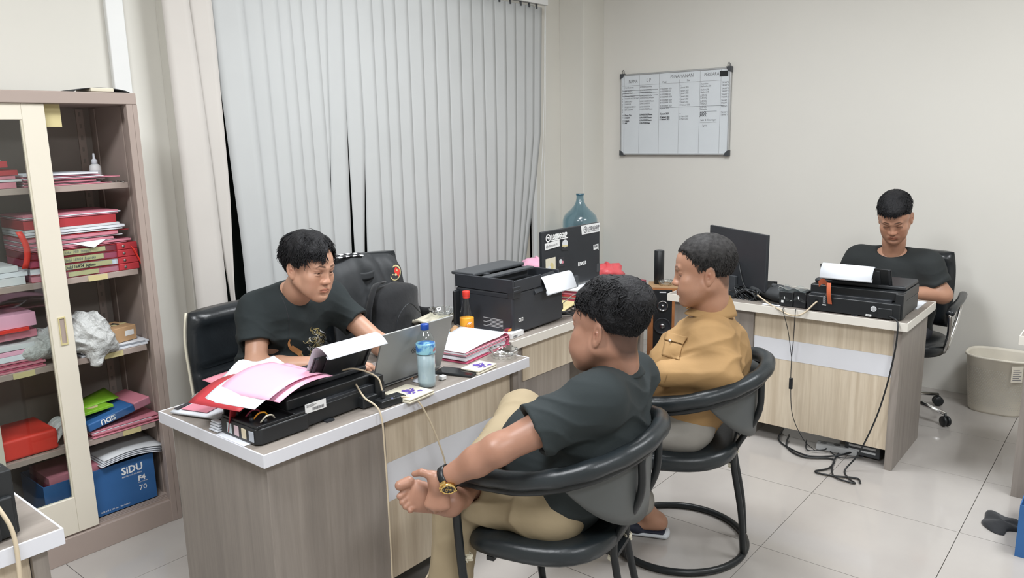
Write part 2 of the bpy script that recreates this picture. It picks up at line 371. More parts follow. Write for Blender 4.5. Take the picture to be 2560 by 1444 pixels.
# ------------------------------------------------------------------ whiteboard
WB = thing('whiteboard', 'white marker board with a handwritten table hung on the far wall', 'whiteboard', (5.345, 3.298, 1.468))
wr, wu = Vector((0, -1, 0)), Vector((0, 0, 1))
fm = frame((0, 0, 0), wr, wu)           # x along the board, y up, z towards the room
BW, BH = 0.90, 0.61
part('board', MB().box(0.006, 0.006, -0.012, BW-0.006, BH-0.006, 0, mx=fm), 'board_white', WB)
fb = MB()
for e in ((0, 0, BW, 0.012), (0, BH-0.012, BW, BH), (0, 0, 0.012, BH), (BW-0.012, 0, BW, BH)): fb.box(e[0], e[1], -0.016, e[2], e[3], 0.006, mx=fm)
part('frame', fb, 'aluminium', WB, 0.003)
for cx, cy in ((0, 0), (BW, 0), (0, BH), (BW, BH)):
    sx_, sy_ = (1 if cx == 0 else -1), (1 if cy == 0 else -1)
    c_ = MB(); c_.prism([(cx-sx_*.004, cy-sy_*.004), (cx+sx_*.036, cy-sy_*.004), (cx+sx_*.030, cy+sy_*.012), (cx+sx_*.012, cy+sy_*.030), (cx-sx_*.004, cy+sy_*.036)][::(1 if sx_*sy_ > 0 else -1)], -0.018, 0.009, mx=fm)
    part('corner_cap', c_, 'grey_plastic', WB)
for cx in (0.022, BW-0.018):
    h_ = MB().tube([fm @ Vector((cx-.008, BH-.005, .002)), fm @ Vector((cx-.009, BH+.02, .002)), fm @ Vector((cx, BH+.032, .002)), fm @ Vector((cx+.009, BH+.02, .002)), fm @ Vector((cx+.008, BH-.005, .002))], 0.003, 6)
    part('hanger', h_, 'grey_plastic', WB, smooth=True)
part('maker_plate', MB().box(BW-.085, BH-.062, 0, BW-.022, BH-.024, 0.003, mx=fm), 'black_plastic', WB)
cols = [0.0, 0.032, 0.165, 0.335, 0.50, 0.665, 0.825, BW]
ln = MB()
for cx in cols[1:-1]: ln.box(cx-.0007, 0.014, 0.0002, cx+.0007, BH-.014 - (0.05 if cx == .50 else 0), 0.0006, mx=fm)
ln.box(0.014, BH-.088, 0.0002, cols[3], BH-.0865, 0.0006, mx=fm); ln.box(cols[3], BH-.088, 0.0002, cols[6], BH-.0865, 0.0006, mx=fm)
part('ruled_line', ln, 'ink_grey', WB)
def wb(s, x, y, size, m='ink_grey', bold=0.0, sx=0.8):
    text(s, size, m, WB, fm @ Matrix.Translation((x, y, 0.0008)), shear=0.12, sx=sx, bold=bold)
wb('NAMA', .07, BH-.068, .034); wb('L P', .225, BH-.066, .036); wb('PENAHANAN', .425, BH-.052, .036, sx=.85); wb('PERKARA', .695, BH-.052, .034)
wb('Mulai', .36, BH-.082, .020); wb('Sisa', .56, BH-.080, .020)
rows = [('', 'Heri Setiawan', 'LP/A/05/XI/2024/Res', '—', '—', 'Penadahan', 'TAHAP 2'),
 ('1', 'Adi Saputra', 'LP/A/18/XI/2024/Res', '12 November 2024', '3 Januari 2025', 'Narkotika (24)', 'TAHAP 2'),
 ('2', 'Samsul Rizal', 'LP/B/21/XI/2024/Res', '16 DESEMBER 24', '4 Januari 2025', 'Narkot (24)', 'TAHAP 2'),
 ('3', 'Rahmat Hidayat', 'LP/A/52/XII/2024/Res', '16 DESEMBER 24', '5 Januari 2025', 'Narkot (24)', 'TAHAP 2'),
 ('4', 'WAHYU NUGROHO', 'LP/A/10/XII/2024/Resum', '18 DESEMBER 2024', '7 Januari 2025', 'JUDOL', 'TAHAP 2'),
 ('5', 'SURYONO', 'LP/A/11/XII/2024/Resum', '18 DESEMBER 2024', '7 Januari 2025', 'JUDOL', 'TAHAP 2'),
 ('6', 'SAMSURI', 'LP/A/12/XII/2024', '20 DESEMBER 2024', '9 Januari 2025', 'JUDOL', 'TAHAP 1'),
 ('7', 'ROJI JUNAEDI D', 'LP/A/14/XII/2024', '24 DESEMBER 2024', '14 Februari 2025', 'MIGAS', 'TAHAP 1'),
 ('8', 'EDI AZHARI', 'LP/A/01/I/2025/Resum', '14 Januari 2025', '', 'JUDOL', 'TAHAP 1'),
 ('9', '', '', '', '', 'Minerba', ''),
 ('10', 'Karno Drs', 'LP/A/02/I/2025/Resum', '13 Januari 2025', '—', 'JUDOL', 'TAHAP 1'),
 ('11', 'HASAN', 'LP/A/5/I/2025/Resum', '10 Februari 2025', '22 Maret 2025', 'JUDOL', 'TAHAP 1'),
 ('12', 'Candra', 'LP/A/3/I/2025/Resum', '11 Februari 2025', '23 Maret 2025', '', ''),
 ('13', 'Arif', 'LP/A/7/I/2025/Res', '', '', '', '')]
for i, rw in enumerate(rows):
    yy = BH-.108-i*.0205
    for j, s_ in enumerate(rw):
        if not s_: continue
        dark = i >= 10 and j in (1, 2, 3, 5)
        wb(s_, cols[j]+(.016 if j == 0 else .005) - (0.002 if j == 0 else 0), yy+.002*math.sin(i*3+j), .017 if not (j == 5 and i > 3) else .021, 'ink' if dark else 'ink_grey', 0.0006 if dark else 0.0, sx=(.72 if j in (2, 3, 4) else .8))
st = MB()
for i in (1, 2, 3): st.box(.02, BH-.104-i*.0205, .0006, .325, BH-.102-i*.0205, .001, mx=fm)
st.box(.70, BH-.30, .0006, .80, BH-.2985, .001, mx=fm); st.box(.34, BH-.262, .0006, .86, BH-.2605, .001, mx=fm)
part('ruled_line', st, 'ink', WB)
wb('Saksi  &  Keterangan', .675, BH-.365, .018); wb('Tgl 16', .69, BH-.405, .018); 
part('ruled_line', MB().box(.675, BH-.375, .0004, .80, BH-.3735, .0008, mx=fm), 'ink_grey', WB)
wb('WHITE BOARD', BW-.082, BH-.040, .0075, 'print_white'); WB.children[-1].location.x -= .0035
wb('DUTA LINE', BW-.078, BH-.053, .007, 'print_white'); WB.children[-1].location.x -= .0035

# ------------------------------------------------------------------ desks
def desk(label, loc, rz, stripe, edge='edge_white', apron=None, W=1.24, D=0.62, right_only=False):
    d = thing('office_desk', label, 'desk', loc, rz)
    part('desktop', MB().box(0.003, 0.003, 0.711, W-0.003, D-0.003, 0.750), 'wood_top' if abs(rz) < 0.1 else 'wood_top', d)
    e = MB(); e.box(-0.002, -0.002, 0.710, W+0.002, 0.0035, 0.7508); e.box(-0.002, D-0.0035, 0.710, W+0.002, D+0.002, 0.7508)
    e.box(-0.002, 0.0035, 0.710, 0.0035, D-0.0035, 0.7508); e.box(W-0.0035, 0.0035, 0.710, W+0.002, D-0.0035, 0.7508)
    part('edge_band', e, edge, d, 0.0012, label='pale edging strip around the top')
    boxp('side_panel', (W-0.062, 0.035, 0.0, W-0.027, D-0.02, 0.711), 'wood_grey', d, 0.001)
    part('pedestal', MB().box(0.027, 0.035, 0.0, 0.49, D-0.03, 0.711), 'wood_grey', d, 0.001)
    p0, p1 = 0.492, W-0.064
    s0, s1 = stripe
    if apron:   # the shallow apron with a dark back panel below it
        boxp('apron', (p0-0.38, 0.028, apron, W-0.062, 0.046, 0.705), 'wood_light', d)
        boxp('modesty_panel', (p0, 0.30, 0.10, p1, 0.318, 0.705), 'wood_grey', d)
    else:
        boxp('modesty_panel', (p0, 0.050, 0.095, p1, 0.066, s0-.0005), 'wood_light', d)
        boxp('modesty_panel', (p0, 0.050, s1+.0005, p1, 0.066, 0.708), 'wood_light', d)
        boxp('modesty_stripe', (p0, 0.049, s0, p1, 0.066, s1), 'white_laminate', d, label='plain pale lilac band across the panel')
        # drawers of the pedestal on the sitter's side
    for k, (za, zb) in enumerate(((0.50, 0.70), (0.29, 0.49), (0.06, 0.28))):
        q = boxp('drawer', (0.04, D-0.031, za, 0.478, D-0.012, zb), 'wood_light', d, 0.001)
        part('handle', MB().tube([(0.20, D-0.012, (za+zb)/2), (0.20, D+0.012, (za+zb)/2), (0.32, D+0.012, (za+zb)/2), (0.32, D-0.012, (za+zb)/2)], 0.004, 6), 'steel', q, smooth=True)
    return d
desk('grey wood desk with white edging, the silver laptop and ink tank printer on it', (1.168, 1.915, 0), 0, (0.392, 0.535))
desk('grey topped desk under the stickered monitor and the tall black printer', (2.552, 2.125, 0), 0, (0.4, 0.5), 'edge_cream', apron=0.535)
desk('grey wood desk with cream edging by the whiteboard wall, cables trailing under it', (3.865, 2.068, 0), R(-90), (0.465, 0.572), 'edge_cream', D=0.58)
desk('desk corner with white edging and a cream cable, in front of the cabinet door', (-0.612, 1.925, 0), 0, (0.392, 0.535))
desk('desk cut by the right edge of the photo, only its grey end panel showing', (3.905, 0.392, 0), R(-90), (0.465, 0.572), 'edge_cream')

# ------------------------------------------------------------------ cabinet
CX0, CX1, CY0, CY1, CH = 0.38, 1.525, 3.20, 3.62, 1.838
cb = thing('steel_cabinet', 'tall taupe steel cabinet with cream sliding glass doors, right side open', 'cabinet', (CX0, CY0, 0))
W_ = CX1-CX0; D_ = CY1-CY0
boxp('side_panel', (0, 0.0, 0, 0.018, D_, CH-0.045), 'steel_taupe', cb); boxp('side_panel', (W_-0.018, 0.0, 0, W_, D_, CH-0.045), 'steel_taupe', cb)
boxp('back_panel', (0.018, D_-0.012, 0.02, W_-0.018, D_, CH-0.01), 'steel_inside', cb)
boxp('top_panel', (0.0, 0.0, CH-0.045, W_, D_, CH), 'steel_taupe', cb, 0.003)
boxp('front_post', (0.018, 0.0, 0, 0.055, 0.03, CH-0.045), 'steel_taupe', cb, 0.002); boxp('front_post', (W_-0.043, 0.0, 0, W_-0.018, 0.03, CH-0.045), 'steel_taupe', cb, 0.002)
boxp('kick_plate', (0.018, 0.004, 0.0, W_-0.018, 0.02, 0.100), 'steel_taupe', cb, 0.002)
bs = MB(); bs.box(0.018, 0.0205, 0.085, W_-0.018, D_-0.012, 0.100)
for k in range(4): bs.box(0.03, 0.022+k*0.014, 0.100, W_-0.03, 0.026+k*0.014, 0.107)
part('bottom_panel', bs, 'steel_taupe', cb)
SH = [0.455, 0.800, 1.128, 1.487]
for z in SH:
    boxp('shelf', (0.019, 0.055, z-0.024, W_-0.045, D_-0.014, z), 'steel_taupe', cb, 0.002)
    
for yy in (0.10, 0.345):
    s = MB(); s.box(W_-0.024, yy, 0.1, W_-0.019, yy+0.03, CH-0.05); part('shelf_rail', s, 'steel_taupe', cb)
s = MB(); s.box(W_-0.075, D_-0.017, 0.1, W_-0.045, D_-0.013, CH-0.05)
part('shelf_rail', s, 'steel_taupe', cb)
sl_ = MB()
for k in range(34): sl_.box(W_-0.064, D_-0.0185, 0.14+k*0.049, W_-0.056, D_-0.017, 0.158+k*0.049)
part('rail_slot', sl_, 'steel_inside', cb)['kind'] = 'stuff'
def cab_door(x0, x1, y0, hx, handle_side):
    z0, z1 = 0.108, CH-0.046; t = 0.078
    d = MB(); d.box(x0, y0, z0, x0+t, y0+0.02, z1); d.box(x1-t, y0, z0, x1, y0+0.02, z1)
    d.box(x0+t, y0, z0, x1-t, y0+0.02, z0+0.15); d.box(x0+t, y0, z1-0.058, x1-t, y0+0.02, z1)
    o = part('door', d, 'steel_cream', cb, 0.002, label='cream framed sliding glass door')
    rb = MB(); g = 0.006
    rb.box(x0+t, y0+0.004, z0+0.15, x0+t+g, y0+0.016, z1-0.058); rb.box(x1-t-g, y0+0.004, z0+0.15, x1-t, y0+0.016, z1-0.058)
    part('glazing_bead', rb, 'ivory', o)
    boxp('pane', (x0+t, y0+0.009, z0+0.15, x1-t, y0+0.012, z1-0.058), 'door_glass', o)
    hxx = x1-t/2 if handle_side > 0 else x0+t/2
    h = MB(); h.m = 0
    for e in ((-.013, -.055, -.009, .055), (.009, -.055, .013, .055), (-.009, -.055, .009, -.049), (-.009, .049, .009, .055)): h.box(hxx+e[0], y0-0.004, hx+e[1], hxx+e[2], y0+0.002, hx+e[3])
    part('handle', h, 'tape_yellow', o, label='brass coloured recessed pull')
    boxp('handle_recess', (hxx-.009, y0-0.001, hx-.049, hxx+.009, y0+0.0005, hx+.049), 'steel_taupe', o)
cab_door(0.205, 0.806, 0.012, 0.935, 1)
cab_door(0.03, 0.52, 0.040, 0.935, -1)
for (x, z) in ((0.93, SH[2]), (0.955, SH[1]), (0.99, SH[0]), (0.62, SH[1])):
    boxp('label_tape', (x-.03, 0.0535, z-.024, x+.045, 0.0548, z-.002), 'tape_yellow', cb)
boxp('label_tape', (0.812, 0.052, CH-.13, 0.875, 0.053, CH-.046), 'tape_yellow', cb, label='yellow sticky note hanging inside the top')

def on(px, py, ax, v):
    """World point where the photo's pixel meets the plane axis=v (used to read real positions off the photo)."""
    d = _f + _r2*((px-1280)/F_PX) - _u2*((py-722)/F_PX); k = (v - (0, 0, 1.65)[ax])/d[ax]
    return Vector((0, 0, 1.65)) + d*k
# ------------------------------------------------------------------ implicit surfaces for bodies and cloth
A = np.array
def _n(v): v = A(v, float); return v/np.linalg.norm(v)
class Sdf:
    """Smooth union of primitives; each prim = (op, k, fn, centre, bound radius)."""
    def __init__(s): s.p = []; s.M = None; s.disp = None
    def _put(s, op, k, fn, c, r): s.p.append((op, k, fn, A(c, float), r)); return s
    def T(s, p): p = A(p, float); return p if s.M is None else s.M[:3, :3] @ p + s.M[:3, 3]
    def Rm(s, Rr=None):
        a = np.eye(3) if Rr is None else A(Rr, float)
        if s.M is None: return a, 1.0
        m = s.M[:3, :3]; sc = np.linalg.norm(m[:, 0]); return (m/sc) @ a, sc
    def cap(s, a, b, ra, rb=None, k=0.02, op='u'):
        rb = ra if rb is None else rb; a = s.T(a); b = s.T(b); _, sc = s.Rm(); ra *= sc; rb *= sc; k *= sc
        ab = b-a; L2 = max(ab @ ab, 1e-9)
        def fn(P):
            t = np.clip(((P-a) @ ab)/L2, 0, 1); d = P-a-t[:, None]*ab
            return np.sqrt(np.einsum('ij,ij->i', d, d))-(ra+(rb-ra)*t)
        return s._put(op, k, fn, (a+b)/2, np.sqrt(L2)/2+max(ra, rb))
    def path(s, pts, rs, k=0.02, op='u'):
        for i in range(len(pts)-1): s.cap(pts[i], pts[i+1], rs[i], rs[i+1], k, op)
        return s
    def ell(s, c, r, Rr=None, k=0.02, op='u'):
        c = s.T(c); m, sc = s.Rm(Rr); r = A(r, float)*sc; k *= sc
        def fn(P):
            q = (P-c) @ m; k0 = np.sqrt(((q/r)**2).sum(1)); k1 = np.sqrt(((q/(r*r))**2).sum(1))+1e-9
            return k0*(k0-1)/k1
        return s._put(op, k, fn, c, r.max())
    def box(s, c, h, Rr=None, rnd=0.01, k=0.02, op='u'):
        c = s.T(c); m, sc = s.Rm(Rr); h = A(h, float)*sc-rnd*sc; k *= sc; rnd *= sc
        def fn(P):
            q = np.abs((P-c) @ m)-h; return np.sqrt((np.maximum(q, 0)**2).sum(1))+np.minimum(q.max(1), 0)-rnd
        return s._put(op, k, fn, c, np.linalg.norm(h)+rnd)
    def slab(s, a, b, wa, wb, da, db, side, k=0.03, op='u'):
        """Elliptic tapered limb: axis a-b, half widths along `side`, half depths across."""
        a = s.T(a); b = s.T(b); m, sc = s.Rm(); ab = b-a; L = np.linalg.norm(ab); z = ab/L
        x = m @ A(side, float); x = x-z*(x @ z); x /= np.linalg.norm(x); y = np.cross(z, x); k *= sc
        W, D = A([wa, wb])*sc, A([da, db])*sc
        def fn(P):
            q = P-a; h = q @ z; t = np.clip(h/L, 0, 1); w = W[0]+(W[1]-W[0])*t; d = D[0]+(D[1]-D[0])*t
            e = h-t*L; u = q @ x; v = q @ y
            g = np.sqrt((u/w)**2+(v/d)**2+(e/np.minimum(w, d))**2)
            g2 = np.sqrt((u/(w*w))**2+(v/(d*d))**2+(e/np.minimum(w, d)**2)**2)+1e-9
            return g*(g-1)/g2
        return s._put(op, k, fn, (a+b)/2, L/2+max(wa, wb)*sc)
    def cut(s, p, n, k=0.004, rad=9.0):
        """Remove everything beyond the plane through p with outward normal n (within rad of p)."""
        p = s.T(p); m, sc = s.Rm(); n = _n(m @ A(n, float))
        def fn(P):
            d = -((P-p) @ n)
            if rad < 5: d = np.maximum(d, np.linalg.norm(P-p, axis=1)-rad)
            return d
        return s._put('s', k, fn, p, 99.0 if rad > 5 else rad)
    def shell(s, base, hl, th, k=0.004):
        """Hair cap: scalp ellipsoid grown by th(L) and kept above the hairline hl(L) (both in head space)."""
        M0 = s.M; sc = np.linalg.norm(M0[:3, 0])
        def fn(P):
            L = inv(M0, P); q = L-A(base[0]); r = A(base[1]); k0 = np.sqrt(((q/r)**2).sum(1)); k1 = np.sqrt(((q/(r*r))**2).sum(1))+1e-9
            d = k0*(k0-1)/k1-th(L); e = hl(L); h = np.maximum(0.008-np.abs(d-e), 0)/0.008
            return (np.maximum(d, e)+h*h*0.002)*sc
        return s._put('u', k, fn, s.T(base[0]), (max(base[1])+0.045)*sc)
    def ev(s, P, prims=None):
        f = np.full(len(P), 1.0)
        for op, k, fn, c, r in (s.p if prims is None else prims):
            d = fn(P)
            if op == 'u':
                if k > 0: h = np.maximum(k-np.abs(f-d), 0)/k; f = np.minimum(f, d)-h*h*k*0.25
                else: f = np.minimum(f, d)
            elif op == 's':
                d = -d
                if k > 0: h = np.maximum(k-np.abs(f-d), 0)/k; f = np.maximum(f, d)+h*h*k*0.25
                else: f = np.maximum(f, d)
            elif op == 'i':
                h = np.maximum(k-np.abs(f-d), 0)/max(k, 1e-6); f = np.maximum(f, d)+h*h*k*0.25
        if s.disp is not None: f = f+s.disp(P)
        return f
    def mesh(s, h=0.004):
        """Surface nets on sparse 8^3 blocks; returns verts, quads."""
        us = [q for q in s.p if q[0] == 'u']
        lo = np.min([q[3]-q[4] for q in us], 0)-4*h; hi = np.max([q[3]+q[4] for q in us], 0)+4*h
        Bn = 8; bs = Bn*h; nb = np.ceil((hi-lo)/bs).astype(int)
        I = np.stack(np.meshgrid(*[np.arange(n) for n in nb], indexing='ij'), -1).reshape(-1, 3)
        Cc = lo+(I+0.5)*bs; f = np.zeros(len(Cc))
        for i in range(0, len(Cc), 200000): f[i:i+200000] = s.ev(Cc[i:i+200000])
        keep = np.abs(f) < bs*0.87*1.35+0.006; I = I[keep]; Cc = Cc[keep]
        g = np.stack(np.meshgrid(*[np.arange(Bn+1)]*3, indexing='ij'), -1).reshape(-1, 3)
        dims = nb*Bn+2; V = []; K = []; Q = []
        key = lambda c: (c[:, 0].astype(np.int64)*dims[1]+c[:, 1])*dims[2]+c[:, 2]
        od = np.lexsort((I[:, 2]//3, I[:, 1]//3, I[:, 0]//3)); I = I[od]; Cc = Cc[od]
        ch = 40; faces = []
        for c0 in range(0, len(I), ch):
            Ib = I[c0:c0+ch]; mid = Cc[c0:c0+ch].mean(0); rad = np.linalg.norm(Cc[c0:c0+ch]-mid, axis=1).max()+bs
            pr = [q for q in s.p if np.linalg.norm(q[3]-mid) < q[4]*1.02+rad+q[1]+0.03]
            G = Ib[:, None, :]*Bn+g[None]; P = lo+G.reshape(-1, 3)*h
            F = s.ev(P, pr).reshape(-1, Bn+1, Bn+1, Bn+1); S = F < 0
            # vertices
            c8 = [(a, b, c) for a in (0, 1) for b in (0, 1) for c in (0, 1)]
            sub = lambda X, o: X[:, o[0]:o[0]+Bn, o[1]:o[1]+Bn, o[2]:o[2]+Bn]
            cnt = sum(sub(S, o).astype(int) for o in c8); act = (cnt > 0) & (cnt < 8)
            if not act.any(): continue
            idx = np.argwhere(act); acc = np.zeros((len(idx), 3)); num = np.zeros(len(idx))
            vals = {o: sub(F, o)[act] for o in c8}
            for o in c8:
                for ax in range(3):
                    if o[ax] == 1: continue
                    o2 = list(o); o2[ax] = 1; v0, v1 = vals[o], vals[tuple(o2)]
                    cr = (v0 < 0) != (v1 < 0); t = np.where(cr, v0/np.where(cr, v0-v1, 1), 0)
                    p = np.tile(A(o, float), (len(idx), 1)); p[:, ax] += t; acc += p*cr[:, None]; num += cr
            cell = Ib[idx[:, 0]]*Bn+idx[:, 1:]
            V.append(lo+(cell+acc/num[:, None])*h); K.append(key(cell+1))
            for ax in range(3):
                sl0 = [slice(None)]+[slice(0, Bn)]*3; sl1 = list(sl0); sl1[ax+1] = slice(1, Bn+1)
                s0, s1 = S[tuple(sl0)], S[tuple(sl1)]; e = np.argwhere(s0 != s1)
                if len(e) == 0: continue
                fl = s0[tuple(e.T)]; base = Ib[e[:, 0]]*Bn+e[:, 1:]+1
                u, v = (ax+1) % 3, (ax+2) % 3; du = np.zeros(3, int); dv = np.zeros(3, int); du[u] = 1; dv[v] = 1
                qd = np.stack([key(base-du-dv), key(base-dv), key(base), key(base-du)], 1)
                qd[~fl] = qd[~fl][:, ::-1]; faces.append(qd)
        V = np.concatenate(V); K = np.concatenate(K); o = np.argsort(K); K = K[o]; V = V[o]
        Fq = np.concatenate(faces); ix = np.searchsorted(K, Fq); ix = np.minimum(ix, len(K)-1)
        ok = (K[ix] == Fq).all(1); return V, ix[ok]
def np_mesh(name, V, Q, mats, parent=None, col=None, label=None, midx=None, smooth=True):
    me = bpy.data.meshes.new(name); me.vertices.add(len(V)); me.vertices.foreach_set('co', np.asarray(V, np.float32).ravel())
    me.loops.add(Q.size); me.loops.foreach_set('vertex_index', Q.astype(np.int32).ravel())
    me.polygons.add(len(Q)); n = Q.shape[1]; me.polygons.foreach_set('loop_start', np.arange(len(Q), dtype=np.int32)*n)
    for m in mats: me.materials.append(MATS[m])
    if midx is not None: me.polygons.foreach_set('material_index', np.asarray(midx, np.int32))
    me.update(calc_edges=True); me.validate()
    if smooth: me.polygons.foreach_set('use_smooth', [True]*len(me.polygons))
    if col is not None:
        a = me.color_attributes.new('Col', 'FLOAT_COLOR', 'POINT'); c = np.ones((len(V), 4), np.float32); c[:, :3] = col
        a.data.foreach_set('color', c.ravel())
    return link(name, me, parent, label)
def smooth_mesh(V, Q, it=1, lam=0.5):
    for _ in range(it):
        acc = np.zeros_like(V); cnt = np.zeros(len(V))
        for a, b in ((0, 1), (1, 2), (2, 3), (3, 0)):
            np.add.at(acc, Q[:, a], V[Q[:, b]]); np.add.at(cnt, Q[:, a], 1); np.add.at(acc, Q[:, b], V[Q[:, a]]); np.add.at(cnt, Q[:, b], 1)
        V = V+(acc/np.maximum(cnt, 1)[:, None]-V)*lam
    return V
def vnoise(P, s, seed=0):
    """Cheap smooth pseudo noise in [-1,1]."""
    r = np.random.RandomState(seed); o = np.zeros(len(P))
    for i in range(4):
        d = r.normal(size=3); d /= np.linalg.norm(d); q = r.normal(size=3); ph = r.uniform(0, 6.28)
        o += np.sin((P @ d)*s*(1+0.35*i)+1.3*np.sin((P @ q)*s*0.6+ph)+ph)
    return o/4
def folds(P, p, d, along, reach, s, amp, seed=0):
    """Cloth ridges: sine across direction d, fading with distance from p."""
    q = P-A(p); u = q @ _n(d); w = q @ _n(along); r2 = (q*q).sum(1)/(reach*reach)
    ph = u*s*0.5+0.7*np.sin(w*s*0.22+seed)+0.35*np.sin(w*s*0.5+2*seed)+seed*1.3
    return -1.5*amp*np.exp(-r2)*((1-np.abs(np.sin(ph)))**1.6*1.6-0.45)*(0.65+0.35*np.sin(w*s*0.17+seed*2.1))

def pose(pos, yaw, pitch=0.0, roll=0.0, s=1.0):
    """Local x = person's left(-) to right(+), y = forward, z = up; yaw is the world heading of +y; pitch>0 looks down."""
    h = R(yaw); f = A([math.cos(h), math.sin(h), 0]); rt = A([math.sin(h), -math.cos(h), 0]); up = A([0, 0, 1.0])
    cp, sp = math.cos(R(pitch)), math.sin(R(pitch)); f, up = f*cp-up*sp, up*cp+f*sp
    cr, sr = math.cos(R(roll)), math.sin(R(roll)); rt, up = rt*cr-up*sr, up*cr+rt*sr
    M_ = np.eye(4); M_[:3, 0] = rt*s; M_[:3, 1] = f*s; M_[:3, 2] = up*s; M_[:3, 3] = pos; return M_
def inv(M_, P): return (P-M_[:3, 3]) @ np.linalg.inv(M_[:3, :3]).T

def head_sdf(Mh, jaw=1.0, wide=1.0, eye=0.35, neck=None, fat=0.0, nose=1.0):
    """Head at 1:1, origin between the ears at eye height. eye = lid opening 0..1."""
    s = Sdf(); s.M = Mh; w = wide
    s.ell((0, -0.018, 0.040), (0.077*w, 0.096, 0.080), k=0)
    s.ell((0, 0.022, 0.028), (0.066*w, 0.066, 0.062), k=0.03)             # forehead
    s.ell((0, 0.022, -0.035), (0.060*w, 0.060, 0.066), k=0.03)            # mid face
    s.ell((0, 0.040, -0.078), (0.046*w*jaw, 0.044, 0.036), k=0.03)        # lower face
    s.cap((-0.055*w, -0.006, -0.050), (-0.022*jaw, 0.062, -0.100), 0.017+fat, 0.014+fat, k=0.03)
    s.cap((0.055*w, -0.006, -0.050), (0.022*jaw, 0.062, -0.100), 0.017+fat, 0.014+fat, k=0.03)
    s.ell((0, 0.071, -0.103), (0.020*jaw, 0.016, 0.016), k=0.02)          # chin
    for q in (-1, 1):
        s.ell((q*0.043*w, 0.052, -0.026), (0.024, 0.026, 0.021), k=0.022) # cheekbone
        s.ell((q*0.036*w, 0.052+fat*.5, -0.058), (0.024+fat, 0.026+fat, 0.030), k=0.025)
        s.ell((q*0.033, 0.0905, 0.001), (0.019, 0.0125, 0.0105), k=0.012, op='s')    # socket
    s.cap((-0.040, 0.076, 0.0215), (-0.012, 0.0845, 0.018), 0.0085, 0.0095, k=0.012)
    s.cap((0.040, 0.076, 0.0215), (0.012, 0.0845, 0.018), 0.0085, 0.0095, k=0.012)
    for q in (-1, 1):
        c = A([q*0.0320, 0.0705, 0.0]); s.ell(c, (0.0135, 0.0135, 0.0135), k=0.001)
        z = 0.0062*(2*eye-1)
        s.ell(c+A([0, 0.0004, 0.0072+z*0.75]), (0.0172, 0.0148, 0.0085), k=0.0022)            # upper lid
        s.ell(c+A([0, 0.0002, -0.0098]), (0.0165, 0.0142, 0.0062), k=0.0022)
    s.cap((0, 0.084, 0.012), (0, 0.0945, -0.026), 0.0072, 0.0098, k=0.014)
    s.ell((0, 0.0945+0.004*nose, -0.0355), (0.0120*nose, 0.0120, 0.0100), k=0.009)
    for q in (-1, 1):
        s.ell((q*0.0125*nose, 0.0915, -0.0375), (0.0085, 0.0105, 0.0078), k=0.009)
        s.ell((q*0.0065*nose, 0.0995, -0.0445), (0.0035, 0.0055, 0.003), k=0.003, op='s')
    s.ell((0, 0.078, -0.0685), (0.027, 0.0135, 0.0165), k=0.012)                 # muzzle
    for q in (-1, 1):
        s.cap((0, 0.0915, -0.0630), (q*0.0245, 0.0795, -0.0692), 0.0050, 0.0032, k=0.005)
        s.cap((0, 0.0900, -0.0755), (q*0.0225, 0.0790, -0.0702), 0.0062, 0.0034, k=0.005)
        s.cap((0, 0.0975, -0.0692), (q*0.0265, 0.0820, -0.0697), 0.0014, 0.0012, k=0.0025, op='s')
    s.cap((0, 0.094, -0.050), (0, 0.094, -0.058), 0.0028, 0.0032, k=0.005, op='s')
    s.ell((0, 0.0875, -0.0865), (0.017, 0.006, 0.0045), k=0.010, op='s')
    for q in (-1, 1):                                                            # ears
        a = R(14)
        Re = A([[math.cos(q*R(22)), -math.sin(q*R(22)), 0], [math.sin(q*R(22)), math.cos(q*R(22)), 0], [0, 0, 1]]) @ A([[1, 0, 0], [0, math.cos(a), -math.sin(a)], [0, math.sin(a), math.cos(a)]])
        e = A([q*0.0795*w, -0.021, -0.010])
        s.ell(e+A([-q*.008, 0.004, -0.002]), (0.010, 0.010, 0.022), Re, k=0.012)
        s.ell(e, (0.0065, 0.0185, 0.0315), Re, k=0.006)
        s.ell(e+A([q*0.007, 0.002, 0.004]), (0.0062, 0.0110, 0.0200), Re, k=0.004, op='s')
        s.ell(e+A([q*0.002, 0.003, -0.001]), (0.0045, 0.0060, 0.0120), Re, k=0.003)
        s.ell(e+A([q*0.0055, 0.007, -0.002]), (0.0050, 0.0050, 0.0075), Re, k=0.002, op='s')
        s.ell(e+A([-q*0.001, 0.008, -0.026]), (0.0055, 0.0080, 0.0090), Re, k=0.006)
    if neck is not None:
        M0 = s.M; s.M = None
        a = M0[:3, :3] @ A([0, -0.030, -0.045])+M0[:3, 3]; b = A(neck, float)
        mid = (a+b)/2+ (M0[:3, 1]/np.linalg.norm(M0[:3, 1]))*0.004
        s.cap(a, mid, 0.054+fat, 0.053+fat, k=0.03); s.cap(mid, b, 0.053+fat, 0.060+fat, k=0.03)
        s.M = M0
    return s
SKIN = A([1.0, 1.0, 1.0])
